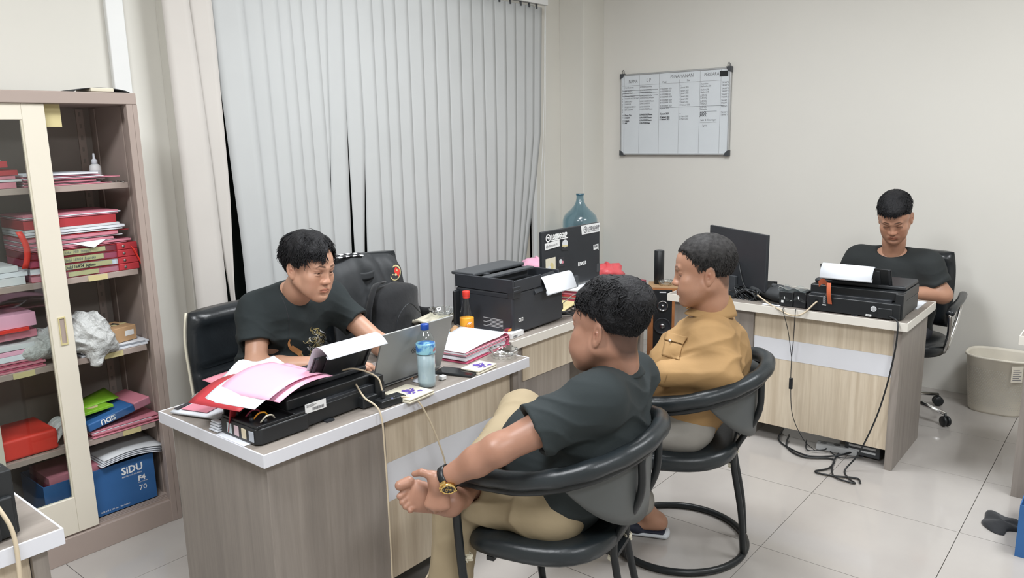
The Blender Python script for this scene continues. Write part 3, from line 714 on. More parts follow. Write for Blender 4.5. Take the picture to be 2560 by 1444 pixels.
def head_color(Mh, P, stubble=0.0, lips=(0.78, 0.50, 0.47), brow=1.0, fade=None, sc=1.0, iris=True, eye=0.35):
    L = inv(Mh, P); x, y, z = L.T; ax = np.abs(x); C_ = np.ones((len(P), 3))
    def blend(mask, col): 
        nonlocal C_; m = np.clip(mask, 0, 1)[:, None]; C_ = C_*(1-m)+A(col)*m
    ss = lambda v, a, b: np.clip((v-a)/(b-a), 0, 1)
    front = ss(y, 0.055, 0.07)
    blend(0.35*np.exp(-((ax-0.036)**2+(z+0.04)**2)/0.0007)*front, (1.0, 0.82, 0.76))
    blend(0.30*np.exp(-((ax-0.0)**2+(z+0.036)**2)/0.0003)*front, (1.0, 0.78, 0.72))
    d = np.hypot(x/0.0265, (z+0.0695+0.003*(x/0.026)**2)/0.0105)
    blend(0.75*ss(-d, -1.08, -0.75)*ss(y, 0.074, 0.080), lips)
    blend(0.75*np.exp(-((z+0.0694)/0.0013)**2)*(ax < 0.025)*ss(y, 0.078, 0.083), (0.35, 0.18, 0.16))
    bz = 0.0235+0.0035*np.clip((ax-0.014)/0.02, 0, 1)-0.009*np.clip((ax-0.036)/0.014, 0, 1)**1.5
    bw = 0.0036*np.clip((0.052-ax)/0.02, 0.25, 1)
    blend(brow*0.88*ss(-np.abs(z-bz)/bw, -1.35, -0.6)*ss(ax, 0.010, 0.014)*ss(-ax, -0.053, -0.047)*front, (0.10, 0.08, 0.07))
    # eyes
    zz = 0.0062*(2*eye-1); lidz = -0.0012+zz*0.75
    ex = (ax-0.032)/0.0150; lz = lidz-0.0042*ex**2*0.9
    blend(0.9*np.exp(-((z-lz)/0.0018)**2)*(np.abs(ex) < 1.05)*ss(y, 0.068, 0.074), (0.07, 0.05, 0.045))
    if eye > 0.25:
        op_ = (z < lz-0.0006) & (z > -0.0052) & (np.abs(ex) < 0.92) & (y > 0.070)
        blend(op_*0.9, (1.0, 1.05, 1.1)); blend((op_ & (np.abs(ax-0.032) < 0.0070))*1.0, (0.08, 0.05, 0.04))
    blend(0.22*np.exp(-((z-0.010)/0.004)**2-(ex/1.2)**4)*front, (0.5, 0.36, 0.32))
    ns = np.hypot((ax-0.0068)/0.004, (y-0.0985)/0.006); blend(0.8*ss(-ns, -1.2, -0.7)*(z < -0.039)*(z > -0.052), (0.25, 0.12, 0.10))
    if stubble:
        m = ss(-z, 0.050, 0.062)*ss(y, -0.01, 0.03)*(1-ss(-d, -1.3, -1.0)*1.0); n = 0.6+0.4*vnoise(P, 900, 3)
        blend(stubble*m*n, (0.42, 0.40, 0.40))
    # inner ear
    blend(0.35*(ax > 0.078)*np.exp(-((y+0.016)**2+(z+0.008)**2)/0.00012), (0.7, 0.35, 0.30))
    if fade is not None: blend(fade(L), (0.12, 0.11, 0.11))
    return C_

def hand_prims(s, wrist, tip_dir, palm_n, side, scale=1.0, curl=(0.5, 0.5, 0.5, 0.5), thumb=(0.6, 0.5), spread=0.10, wr=0.027):
    """Hand: tip_dir = wrist to knuckles, palm_n = direction the palm faces, side=+1 when the thumb lies on tip_dir x palm_n."""
    w = A(wrist, float); d = _n(tip_dir); n = A(palm_n, float); n = _n(n-d*(n @ d)); t = _n(np.cross(d, n))*side; S = scale
    kn = w+d*0.088*S
    s.slab(w+d*0.012*S, w+d*0.072*S, 0.027*S, 0.040*S, 0.0175*S, 0.0145*S, t, k=0.018)
    L = [(0.026, .0088, (0.042, 0.025, 0.020)), (0.009, .0092, (0.046, 0.029, 0.021)), (-0.009, .0088, (0.042, 0.027, 0.020)), (-0.026, .0078, (0.034, 0.020, 0.018))]
    for i, (off, r, ph) in enumerate(L):
        b = w+d*(0.080-0.006*abs(i-1.2))*S+t*off*S-n*0.001; a = 0.35*curl[i]; dd = _n(d+t*spread*off/0.026*0.9)
        p = b; s.cap(w+d*0.03*S+t*off*0.6*S, b, r*1.05*S, r*1.08*S, k=0.010)
        for j, l in enumerate(ph):
            a += curl[i]*(0.75, 1.0, 0.7)[j]*1.05 if j else curl[i]*0.55
            q = p+(dd*math.cos(a)+n*math.sin(a))*l*S
            s.cap(p, q, r*(1.0, .93, .86)[j]*S, r*(.93, .86, .78)[j]*S, k=0.0035); p = q
    if thumb is None: return s
    tb = w+d*0.022*S+t*0.020*S+n*0.006*S
    t1 = tb+_n(d*0.70+t*0.62+n*thumb[0])*0.040*S; t2 = t1+_n(d*0.85+t*0.25*(1-thumb[1])+n*(thumb[0]+thumb[1]*.5))*0.030*S; t3 = t2+_n(d*0.9+t*0.05+n*(thumb[0]*.6+thumb[1]))*0.024*S
    s.cap(tb, t1, 0.0150*S, 0.0112*S, k=0.016); s.cap(t1, t2, 0.0108*S, 0.0098*S, k=0.004); s.cap(t2, t3, 0.0098*S, 0.0078*S, k=0.004)
    return s

def locks(name, Mh, n, accept, length, lift, m, parent, seed=0, r=0.0016, dirf=None, base=(0.080, 0.100, 0.088), cz=0.036, cy=-0.018, wav=0.35, seg=5, label=None, th=None, sink=0.004):
    """Many small tapered hair locks grown from the scalp ellipsoid, one mesh."""
    rs = np.random.RandomState(seed); B_ = A(base); c_ = A([0, cy, cz]); Ps = []; Gs = []
    while len(Ps) < n:
        D = rs.normal(size=(2000, 3)); D /= np.linalg.norm(D, axis=1)[:, None]
        for d in D:
            p = c_+d*B_
            if rs.rand() > accept(p): continue
            Ps.append(np.r_[p, d]); Gs.append(dirf(p, rs))
            if len(Ps) >= n: break
    Ps = A(Ps); G = A(Gs, float); D = Ps[:, 3:]; P0 = Ps[:, :3]; N_ = D/B_; N_ /= np.linalg.norm(N_, axis=1)[:, None]
    Lf = A([lift(p) for p in P0])[:, None]; L_ = (A([length(p) for p in P0])*(0.7+0.6*rs.rand(n)))[:, None]
    if th is not None: P0 = P0+N_*(th(P0)-sink)[:, None]
    nz = lambda a: a/(np.linalg.norm(a, axis=1)[:, None]+1e-9)
    G = nz(G-N_*(G*N_).sum(1)[:, None]); SW = nz(np.cross(N_, G)); ph = rs.uniform(0, 6.28, (n, 1)); wv = wav*(rs.rand(n, 1)-.5)*2
    q = P0-N_*.003; dr = nz(G+N_*Lf*(0.6+0.8*rs.rand(n, 1))+SW*(rs.rand(n, 1)-.5)*.5); pts = []
    for k in range(seg+1):
        pts.append(q); dr = nz(dr+SW*wv*np.sin(ph+k*1.1)+G*.12-N_*.24*Lf+A([0, 0, -.05])); q = q+dr*L_/seg
    V = np.zeros((n, seg+1, 3, 3)); rr = (1.0, 1.3, 1.2, 1.0, .7, .3, .15)
    for k in range(seg+1):
        t = nz(pts[min(k+1, seg)]-pts[max(k-1, 0)]); u = nz(np.cross(t, N_)); w = np.cross(t, u)
        for c in range(3): V[:, k, c] = pts[k]+(u*math.cos(2.094*c)*1.5+w*math.sin(2.094*c))*r*rr[k]
    b0 = (np.arange(n)*(seg+1)*3)[:, None, None]; kk = (np.arange(seg)*3)[None, :, None]; cc = np.arange(3)[None, None, :]; c2 = (cc+1) % 3
    Fc = np.stack([b0+kk+cc, b0+kk+c2, b0+kk+3+c2, b0+kk+3+cc], -1).reshape(-1, 4)
    return V.reshape(-1, 3) @ Mh[:3, :3].T+Mh[:3, 3], Fc
def merge(parts):
    V = []; Q = []; Cc = []; mi = []; o = 0
    for p in parts:
        v, q = p[0], p[1]; V.append(v); Q.append(q+o); o += len(v)
        Cc.append(p[2] if len(p) > 2 and p[2] is not None else np.ones((len(v), 3))); mi.append(np.full(len(q), p[3] if len(p) > 3 else 0))
    return np.concatenate(V), np.concatenate(Q), np.concatenate(Cc), np.concatenate(mi)
mat('skin_light', (0.50, 0.285, 0.195), 0.45, vcol='Col', color2=(0.46, 0.255, 0.17), vscale=14, bump=0.12, bscale=260, sss=0.12, bdist=0.001)
mat('skin_mid', (0.43, 0.235, 0.155), 0.45, vcol='Col', color2=(0.39, 0.205, 0.135), vscale=14, bump=0.12, bscale=260, sss=0.12, bdist=0.001)
mat('skin_tan', (0.36, 0.190, 0.130), 0.42, vcol='Col', color2=(0.32, 0.165, 0.11), vscale=14, bump=0.12, bscale=260, sss=0.12, bdist=0.001)
mat('hair', (0.013, 0.013, 0.015), 0.62, spec=0.3, var=0.3, vscale=60, bump=1.0, bscale=120, bdist=0.006)
mat('hair_grey', (0.040, 0.038, 0.038), 0.65, spec=.25, color2=(0.018, 0.017, 0.017), vscale=70, bump=.5, bscale=260, bdist=.002)
mat('tee_black', (0.018, 0.025, 0.027), 0.85, bump=0.3, bscale=30, bdist=0.004)
mat('tee_check', (0.020, 0.024, 0.025), 0.85, bump=0.3, bscale=30, bdist=0.004)
mat('khaki', (0.36, 0.29, 0.185), 0.85, bump=0.35, bscale=26, bdist=0.004, var=0.06)
mat('jacket_tan', (0.37, 0.225, 0.095), 0.8, bump=0.35, bscale=26, bdist=0.004, var=0.08)
mat('trouser_grey', (0.33, 0.315, 0.29), 0.85, bump=0.35, bscale=26, bdist=0.004, var=0.05)
mat('navy', (0.012, 0.015, 0.03), 0.7)
mat('sole_white', (0.55, 0.58, 0.62), 0.5)
def atd(px, py, z):
    d = _f + _r2*((px-1280)/F_PX) - _u2*((py-722)/F_PX); p = Vector((0, 0, 1.65)) + d*z; return A(p)
CR = ((0, -0.018, 0.040), (0.079, 0.098, 0.082))
def hairline(ys, zs): return lambda L: (np.interp(L[:, 1], ys, zs)-L[:, 2])*0.8
def mesh_of(s, h, sm=1):
    V, Q = s.mesh(h)
    return (smooth_mesh(V, Q, sm, 0.4), Q) if sm else (V, Q)
def hand(wrist, tip, palm, side, forearm_from=None, r=(0.034, 0.027), **k):
    s = Sdf()
    if forearm_from is not None: s.slab(forearm_from, A(wrist)+_n(tip)*0.004, r[0], r[1], r[0]*0.92, r[1]*0.76, np.cross(_n(tip), _n(palm)), k=0)
    hand_prims(s, wrist, tip, palm, side, **k); return s
def trunk(s, pel, ch, nb, side, ww, wc, dw, dc, shl, shr, shr_r=0.058, k=0.06, drop=0.0):
    """Torso cloth: pelvis to chest to neck base with both shoulders."""
    s.slab(pel, A(pel)*0.45+A(ch)*0.55, ww, (ww+wc)/2, dw, (dw+dc)/2, side, k=0)
    s.slab(A(pel)*0.55+A(ch)*0.45, ch, (ww+wc)/2, wc, (dw+dc)/2, dc, side, k=k)
    up = A(nb)-A(ch); s.slab(ch, A(ch)+up*0.55, wc, wc*0.88, dc, dc*0.80, side, k=k)
    for sh in (shl, shr): s.cap(A(nb)-_n(up)*0.035, sh, 0.052, shr_r, k=0.05); s.cap(A(ch)*0.5+A(nb)*0.5, sh, 0.075, shr_r, k=0.06)
    return s

# ------------------------------------------------------------------ seating
def torus_ring(r, R_, cz, n=44, ey=1.0, m=8):
    return MB().tube([(R_*math.cos(2*math.pi*i/n), R_*ey*math.sin(2*math.pi*i/n), cz) for i in range(n)], r, m, closed=True)
def visitor_chair(label, loc, rz, torn):
    t = thing('visitor_chair', label, 'chair', loc, rz, 'black tubular visitor chairs with round base')
    part('base_ring', torus_ring(0.0135, 0.275, 0.0145, 56, 0.98, 10), 'tube_black', t, smooth=True)
    H = [(-.262, .215, .668), (-.272, .12, .672), (-.283, .0, .684), (-.272, -.12, .712), (-.225, -.225, .745), (-.13, -.295, .768), (0, -.320, .778)]
    full = H + [(-x, y, z) for x, y, z in H[:-1][::-1]]
    low = [(x*0.985, y*0.985, z-.034) for x, y, z in full]
    cp = curve_pts(full, 8)
    part('arm_pad', MB().tube(cp, [0.0285*(0.72 if (i < 2 or i > len(cp)-3) else 1)*(1+.04*math.sin(i*.9)) for i in range(len(cp))], 14), 'chair_vinyl', t, smooth=True, label='padded vinyl rail curving round the back')
    part('rail_tube', MB().tube(curve_pts([(-.250, .165, .030), (-.262, .205, .30), (-.266, .222, .58), (-.264, .205, .632)]+low[1:-1]+[(.264, .205, .632), (.266, .222, .58), (.262, .205, .30), (.250, .165, .030)], 8), 0.0135, 10), 'tube_black', t, smooth=True)
    for q in (-1, 1):
        part('rear_support', MB().tube(curve_pts([(q*.095, -.300, .735), (q*.082, -.292, .60), (q*.066, -.218, .455), (q*.064, -.208, .40), (q*.064, -.215, .345), (q*.074, -.245, .18), (q*.086, -.258, .022)], 6), 0.0120, 10), 'tube_black', t, smooth=True)
    part('brace_rod', MB().tube([(-.06, -.236, .20), (.06, -.236, .20)], 0.004, 6), 'steel', t, smooth=True)
    def sh(u, v):
        a = R(-70)+R(140)*u; dep = 0.185*(1-(abs(u-.5)*2)**2.2)+0.03
        rr = .286-0.012*v; z = .735+0.035*math.cos(a)-.02 - dep*1.15*v
        return (rr*math.sin(a), -rr*math.cos(a)*1.04, z)
    part('back_shell', MB().sheet(sh, 24, 6, 0.006), 'chair_shell', t, smooth=True, label='smooth grey back panel under the rail')
    # seat pad: rounded outline, rolled front, dished
    ms = MB(); NU, NV = 26, 18
    def outline(a): 
        c, s_ = math.cos(a), math.sin(a); p = 3.2; r_ = 1/((abs(c)**p+abs(s_)**p)**(1/p)); return (.262*r_*c*(1-0.10*(s_ < 0)*abs(s_)), .240*r_*s_+.015)
    rings = [(0.0, .0), (.35, .0), (.7, .004), (.88, .004), (.97, -.006), (1.0, -.026), (.985, -.052), (.93, -.062), (0.4, -.062)]
    vs = []; n = 40
    for (f_, dz) in rings:
        for j in range(n):
            x, y = outline(2*math.pi*j/n); x *= max(f_, .001); y = .015+(y-.015)*max(f_, .001)
            vs.append((x, y, .447+dz+0.018*(abs(x)/.245)**2+0.030*max(0, (-y)/.21)**2-0.012*max(0, y/.2)**2))
    fs = [(i*n+j, i*n+(j+1) % n, (i+1)*n+(j+1) % n, (i+1)*n+j) for i in range(len(rings)-1) for j in range(n)]
    ms.add(vs, [f[::-1] for f in fs]); part('seat', ms, 'chair_vinyl', t, smooth=True)
    part('seat_frame', MB().box(-.225, .12, .375, .225, .145, .388).box(-.055, -.22, .378, .055, .13, .392), 'tube_black', t)
    if torn:
        for k, (x, y, z, s_) in enumerate(((-.245, .195, .392, .017), (.06, -.215, .40, .020), (-.06, -.2, .385, .014))):
            f_ = MB().sheet(lambda u, v: (x+(u-.5)*s_*1.6+.004*math.sin(9*v), y+.01*math.sin(7*u), z-(v)*s_*1.3), 6, 5, .002); part('torn_lining', f_, 'ivory', t, label='torn strip of pale lining')
    return t
visitor_chair('near black visitor chair holding the person in black polo', (1.868, 1.375, 0), R(14), True)
visitor_chair('black visitor chair further back holding the person in tan jacket', (2.69, 1.37, 0), R(22), True)

def office_chair(label, loc, rz, w=0.50, z0=0.50, z1=0.98, lean=0.10, arms='loop', piping=None, seams=(0.70,), seat_z=0.47, roll=True):
    """Swivel chair, sitter faces local +y; back pad behind."""
    t = thing('office_chair', label, 'chair', loc, rz)
    yb = -.235
    def bk(u, v, off):
        x = (u-.5)*w*(1-0.10*max(0, (v-.6)/.4)**2); z = z0+(z1-z0)*v
        y = yb-lean*v - off + 0.05*((u-.5)*2)**2
        return (x, y, z)
    b = MB(); NU, NV = 16, 22; vs = []
    for side_ in (0, 1):
        for i in range(NU+1):
            for j in range(NV+1):
                u, v = i/NU, j/NV; e = min(1, min(u, 1-u)*7)**.5*min(1, min(v+.02, 1.02-v)*9)**.5
                z = z0+(z1-z0)*v; puff = .034*e
                for sz in seams: puff *= 1-0.55*math.exp(-((z-sz)/.010)**2)
                if roll: puff += 0.022*math.exp(-((z-(z1-.03))/.03)**2)*min(1, min(u, 1-u)*9)
                vs.append(bk(u, v, (-puff if side_ == 0 else puff*.7+.012)))
    K = (NU+1)*(NV+1); I = lambda i, j: i*(NV+1)+j; fs = []
    for i in range(NU):
        for j in range(NV): fs += [(I(i, j), I(i, j+1), I(i+1, j+1), I(i+1, j)), (K+I(i, j), K+I(i+1, j), K+I(i+1, j+1), K+I(i, j+1))]
    for i in range(NU): fs += [(I(i, 0), I(i+1, 0), K+I(i+1, 0), K+I(i, 0)), (I(i, NV), K+I(i, NV), K+I(i+1, NV), I(i+1, NV))]
    for j in range(NV): fs += [(I(0, j), K+I(0, j), K+I(0, j+1), I(0, j+1)), (I(NU, j), I(NU, j+1), K+I(NU, j+1), K+I(NU, j))]
    b.add(vs, fs); part('backrest', b, 'leather', t, smooth=True)
    if piping:
        for u in (0.0, 1.0):
            part('piping', MB().tube([Vector(bk(u, j/14, .02))+Vector(((-.004 if u == 0 else .004), 0, 0)) for j in range(15)], 0.0055, 8), piping, t, smooth=True, label='cream edge strip')
    s = MB(); vs = []; n = 32
    for f_, dz in ((.001, .0), (.6, .0), (.9, -.004), (1.0, -.03), (.97, -.07), (.8, -.08), (.001, -.08)):
        for j in range(n):
            a = 2*math.pi*j/n; c, s_ = math.cos(a), math.sin(a); r_ = 1/((abs(c)**3+abs(s_)**3)**(1/3)); vs.append((.25*r_*c*f_, .235*r_*s_*f_, seat_z+dz))
    s.add(vs, [((i+1)*n+j, (i+1)*n+(j+1) % n, i*n+(j+1) % n, i*n+j)[::-1] for i in range(6) for j in range(n)]); part('seat', s, 'leather', t, smooth=True)
    part('gas_column', MB().lathe([(.028, .09), (.028, .28), (.018, .28), (.018, seat_z-.09)], 16), 'black_plastic', t, smooth=True)
    part('tilt_plate', MB().box(-.10, -.12, seat_z-.10, .10, .10, seat_z-.075), 'black_plastic', t, .004)
    part('back_bracket', MB().tube([(0, -.10, seat_z-.09), (0, -.26, seat_z-.08), (0, -.30, z0+.10)], .018, 8, flat=.5), 'black_plastic', t, smooth=True)
    for k in range(5):
        a = 2*math.pi*k/5+.3; c, s_ = math.cos(a), math.sin(a)
        lg = part('base_leg', MB().tube([(0.02*c, .02*s_, .105), (.16*c, .16*s_, .095), (.30*c, .30*s_, .072)], [.024, .019, .013], 8, flat=.7), 'chrome', t, smooth=True)
        w_ = MB(); mx = Matrix.Translation((.305*c, .305*s_, .030)) @ Matrix.Rotation(a+1.1, 4, 'Z') @ Matrix.Rotation(R(90), 4, 'Y')
        for q in (-.012, .012): w_.lathe([(.004, q-.008), (.026, q-.008), (.029, q-.004), (.029, q+.004), (.026, q+.008), (.004, q+.008)], 18, mx=mx)
        w_.tube([(.305*c, .305*s_, .03), (.30*c, .30*s_, .075)], .008, 6); part('caster', w_, 'black_plastic', t, smooth=True)
    for q in (-1, 1):
        if arms == 'loop':
            part('armrest', MB().tube(curve_pts([(q*.27, -.20, .70), (q*.285, -.05, .695), (q*.285, .12, .685), (q*.28, .20, .66)], 6), .022, 10, flat=.75), 'leather', t, smooth=True)
            part('arm_support', MB().tube(curve_pts([(q*.28, .19, .655), (q*.275, .14, .53), (q*.24, .05, seat_z-.06)], 6), .012, 8), 'chrome', t, smooth=True)
            part('arm_support', MB().tube(curve_pts([(q*.27, -.19, .69), (q*.26, -.15, .56), (q*.24, -.02, seat_z-.06)], 6), .012, 8), 'chrome', t, smooth=True)
    return t
office_chair('black leather executive chair with a cream edge strip, in use behind the near desk', (1.825, 2.80, 0), R(180), w=.56, z0=.50, z1=.945, lean=.06, piping='ivory', seams=(.70, .585), arms='none')
office_chair('high-backed black chair by the blind with a jacket draped over it', (2.42, 2.76, 0), R(172), w=.46, z0=.48, z1=1.075, lean=.07, seams=(.9, .72))
office_chair('black office chair with chrome arms in use behind the far desk', (4.80, 1.065, 0), R(90), w=.44, z0=.50, z1=.930, lean=.05, seams=())

# jacket over the second chair and the black bag beside it
def jacket_draped():
    b = MB(); NU, NV = 44, 34
    def fn(u, v):                      # v: front hem .. over the top .. back hem, chair faces the room (-y)
        x = 2.405+(u-.5)*(.455+.06*abs(v-.45)) ; top = 1.095-0.055*((u-.5)*2)**4 - .010*math.cos(u*9)
        fold = .009*math.sin(u*26+v*5)+.007*math.sin(u*11-v*13)+.006*math.sin((u+v)*19)
        if v < .45: k = (.45-v)/.45; z = top-.37*k; y = 2.985-.045*min(1, (.45-v)/.07)-.075*k+.03*math.sin(math.pi*u)*-.5
        else: k = (v-.45)/.55; z = top-.30*k; y = 2.995+.060*min(1, k/.1)
        return (x, y-.02+(fold if v < .45 else -fold), z+.004*math.sin(u*14))
    b.sheet(fn, NU, NV, .008)
    o = part('draped_jacket', b, 'jacket_grey', smooth=True); tag(o, 'dark padded jacket with a round badge draped over the chair by the blind', 'jacket')
    q = MB().sheet(lambda u, v: (2.33+.12*u, 2.89-.01*math.sin(math.pi*u), .985+.035*v-.008*math.sin(math.pi*u)), 8, 4, .012); part('pocket_flap', q, 'jacket_grey', o, smooth=True)
    # checker strip
    cs = MB()
    for i in range(9):
        for j in range(2):
            cs.m = (i+j) % 2; x0 = 2.215+i*.021; z_ = 1.079+.004*math.sin(i*.5); y0 = 2.917+j*.020
            cs.box(x0, y0, z_+.012+j*.008, x0+.021, y0+.020, z_+.016+j*.008)
    part('checker_strip', cs, ['print_white', 'ink'], o, label='black and white checked strip along the yoke')
    mx = frame((2.560, 2.872, .985), (.76, -.62, -.20), (.25, -.02, .97))
    bd = part('badge', MB().lathe([(.0001, .004), (.036, .004), (.038, .0)], 30, mx=mx @ Matrix.Diagonal((.72, 1.05, 1, 1))), 'tape_yellow', o, label='oval badge with a yellow rim, red and black field')
    e = MB(); e.m = 0; e.lathe([(.0001, .0046), (.031, .0046)], 28, mx=mx @ Matrix.Diagonal((.72, 1.05, 1, 1))); part('badge_field', e, 'ink', bd)
    e = MB(); e.add([mx @ Vector(p) for p in ((-.004, .030, .0052), (.020, .018, .0052), (.020, -.016, .0052), (.002, -.004, .0052), (-.008, .008, .0052))], [(0, 1, 2, 3, 4)]); part('badge_field', e, 'bright_red', bd)
    e = MB()
    for px_, py_, rr in ((.006, .014, .004), (-.010, -.010, .0035), (.004, -.008, .006)): e.lathe([(.0001, .0056), (rr, .0056)], 12, c=(0, 0, 0), mx=mx @ Matrix.Translation((px_, py_, 0)))
    part('badge_star', e, 'tape_yellow', bd)
jacket_draped()
def soft_bag():
    b = MB(); n = 28; m = 20; vs = []
    for j in range(m+1):
        v = j/m; z = .55+.405*v
        wx = .155*(1-.30*v**3)*(1-.9*max(0, (v-.90)/.10)**2); wy = .085*(1-.35*v)*(1-.9*max(0, (v-.90)/.10)**2)
        for i in range(n):
            a = 2*math.pi*i/n; c, s_ = math.cos(a), math.sin(a); p = 2.6; r_ = 1/((abs(c)**p+abs(s_)**p)**(1/p))
            f_ = 1+.05*math.sin(a*5+v*4)+.04*math.sin(v*17+a*2)
            vs.append((2.475+wx*r_*c*f_+.03*v, 2.80+wy*r_*s_*f_+.02*v, z))
    fs = [(j*n+i, j*n+(i+1) % n, (j+1)*n+(i+1) % n, (j+1)*n+i) for j in range(m) for i in range(n)]+[tuple(range(n))[::-1], tuple(m*n+i for i in range(n))]
    b.add(vs, fs); o = part('cloth_bag', b, 'cloth_black', smooth=True); tag(o, 'slouched black cloth backpack on the seat beside the badge of the draped jacket', 'backpack')
    part('shoulder_strap', MB().tube(curve_pts([(2.35, 2.80, .60), (2.305, 2.79, .80), (2.36, 2.80, .95), (2.44, 2.83, .96)], 8), .022, 8, flat=.25), 'cloth_black', o, smooth=True)
    part('zip', MB().tube(curve_pts([(2.40, 2.716, .66), (2.42, 2.712, .80), (2.50, 2.715, .86), (2.58, 2.725, .80)], 8), .003, 6), 'dark_plastic', o, smooth=True)
    c = MB().sheet(lambda u, v: (2.58+.17*u, 2.80+.03*math.sin(6*u)+.05*v, .84-.06*u-.20*v*(1-.25*u)+.008*math.sin(9*u)), 14, 8, .006)
    tag(part('draped_cloth', c, 'cloth_black', smooth=True), 'black cloth hanging over the arm of the chair with the draped jacket', 'cloth')
soft_bag()

# ------------------------------------------------------------------ printers
def flop_paper(label, x0, x1, prof, sheets=2, mx=None, grp=None):
    """Paper in a rear feeder, curling over: prof = (y, z) from the slot to the free edge."""
    t = thing('paper_stack', label, 'paper', (0, 0, 0)); 
    for k in range(sheets):
        P = curve_pts([(0, y, z) for y, z in prof], 6); n = len(P)-1
        def fn(u, v):
            p = P[min(n, int(round(v*n)))]; return (x0+(x1-x0)*u+.002*k, p.y+.0015*k+(.006*k if v > .9 else 0), p.z-.0022*k)
        part('sheet', MB().sheet(fn, 2, n, .0005, mx=mx), 'paper', t, smooth=True)
    return t
def ink_printer(label, loc, rz, W=.40, D=.345, H=.125, tank=True, sup=(.16, .40), sup_top=.225, lab=True):
    t = thing('printer', label, 'printer', loc, rz); x0 = .135 if tank else 0
    lo = MB().prism([(0.012, 0), (W-.006, 0), (W-.006, D), (0, D), (0, .012)] if not tank else [(x0+.002, .01), (W, .025), (W, D), (x0+.002, D)], 0.004, H*.62)
    part('lower_body', lo, 'black_plastic', t, .006)
    part('upper_body', MB().box(x0+.004, .045, H*.62, W-.004, D-.004, H), 'black_plastic', t, .007)
    part('scanner_lid', MB().box(x0+.010, .085, H+.001, W-.008, D-.008, H+.022), 'dark_plastic', t, .008)
    rr = MB()
    for k in range(7): rr.box(x0+.03+k*.012, .043, H*.30, x0+.034+k*.012, .047, H*.56)
    for k in range(5): rr.box(W-.10+k*.010, .022, H*.16, W-.096+k*.010, .0275, H*.42)
    o = part('vent_rib', rr, 'dark_plastic', t); o['kind'] = 'stuff'
    part('end_tower', MB().box(W-.035, .012, .004, W+.002, .075, H*.98).box(W-.105, -.004, .004, W-.040, .03, H*.42), 'black_plastic', t, .004)
    part('rear_cover', MB().box(sup[0]-.03, .022, H*.30, sup[1]+.02, .046, H*.70), 'dark_plastic', t, .003)
    part('foot', MB().box(W*.5, .0, -.0, W*.5+.03, .02, .006), 'dark_plastic', t)
    # rear paper support leaning back
    a0, a1 = Vector((0, .135, H*.62)), Vector((0, .048, sup_top))
    d = (a1-a0); n_ = Vector((0, -d.z, d.y)).normalized()
    P = lambda x, k, off: (x, a0.y+d.y*k+n_.y*off, a0.z+d.z*k+n_.z*off)
    s = MB(); x_, X_ = sup
    def slabb(xa, xb, k0, k1, o0, o1):
        s.add([P(xa, k0, o0), P(xb, k0, o0), P(xb, k1, o0), P(xa, k1, o0), P(xa, k0, o1), P(xb, k0, o1), P(xb, k1, o1), P(xa, k1, o1)], [(0, 3, 2, 1), (4, 5, 6, 7), (0, 1, 5, 4), (1, 2, 6, 5), (2, 3, 7, 6), (3, 0, 4, 7)])
    slabb(x_, X_, 0, 1, -.003, .003); sp = part('paper_support', s, 'black_plastic', t, .002)
    s = MB(); slabb(x_+.05, X_-.05, .35, .93, .003, .007); part('support_insert', s, 'dark_plastic', sp, .0015)
    for q_ in (x_+.004, X_-.014):
        s = MB(); slabb(q_, q_+.010, 0, 1, .003, .008); part('edge_guide', s, 'dark_plastic', sp)
    if tank:
        k = MB().prism([(0.015, 0), (x0+.05, 0), (x0+.05, .20), (0, .20), (0, .015)], .002, .054); tk = part('ink_tank_unit', k, 'black_plastic', t, .006)
        w = MB(); w.box(.004, .004, .054, .010, .196, .062); w.box(.010, .004, .054, x0+.04, .010, .062); w.box(.010, .19, .054, x0+.04, .196, .078); w.box(x0+.002, .010, .054, x0+.008, .19, .064)
        part('tank_rim', w, 'black_plastic', tk, .0015)
        tints = ('#', 0)
        for i, (mname, rgb) in enumerate((('tank_cyan', (.48, .58, .60)), ('tank_magenta', (.60, .46, .50)), ('tank_yellow', (.66, .58, .42)), ('tank_black', (.44, .48, .54)))):
            if mname not in MATS: mat(mname, rgb, .3, var=.05)
            y = .162-i*.040
            part('ink_window', MB().box(-.0015, y-.024, .012, .004, y, .044), mname, tk, .001)
            part('tank_cap', MB().lathe([(.007, .0), (.008, .004), (.007, .012), (.0001, .013)], 14, c=(.035+.02*(i % 2), .165-i*.042, .054)), 'dark_plastic', tk, smooth=True)
            c_ = ['dark_plastic', 'folder_rose', 'label_yellow', 'ivory'][i]
            part('ink_tube', MB().tube(curve_pts([(.04, .16-i*.04, .058), (.055, .15-i*.04, .076), (.075, .145-i*.038, .074), (.09, .155-i*.038, .058)], 5), .0028, 6), c_, tk, smooth=True)
        part('rating_label', MB().box(x0+.045, .0085, .050, x0+.125, .0098, .080), 'label_white', t)
        bb = MB()
        for i in range(22): bb.box(x0+.072+i*.0020, .0078, .055, x0+.0728+i*.0020+.0006*(i % 3 == 0), .0084, .064)
        for i in range(3): bb.box(x0+.05, .0078, .069+i*.0032, x0+.05+.028+.01*(i % 2), .0084, .0702+i*.0032)
        part('label_print', bb, 'ink_grey', t)
    return t
p1 = ink_printer('black ink tank printer with four ink windows on the near desk corner', (1.190, 1.978, .7505), 0, W=.505, D=.27, tank=True, sup=(.255, .50), H=.098, sup_top=.205)
flop_paper('white paper curling out of the near ink tank printer', 1.452, 1.695, [(2.115, .825), (2.085, .90), (2.048, .970), (2.026, .990), (2.002, .992), (1.975, .980), (1.955, .962)], 3)
p3_ = ink_printer('black printer with a round silver sticker and orange tape on the far desk', (3.890, 1.308, .7505), R(-90), W=.445, tank=False, sup=(.045, .375), H=.128, sup_top=.232)
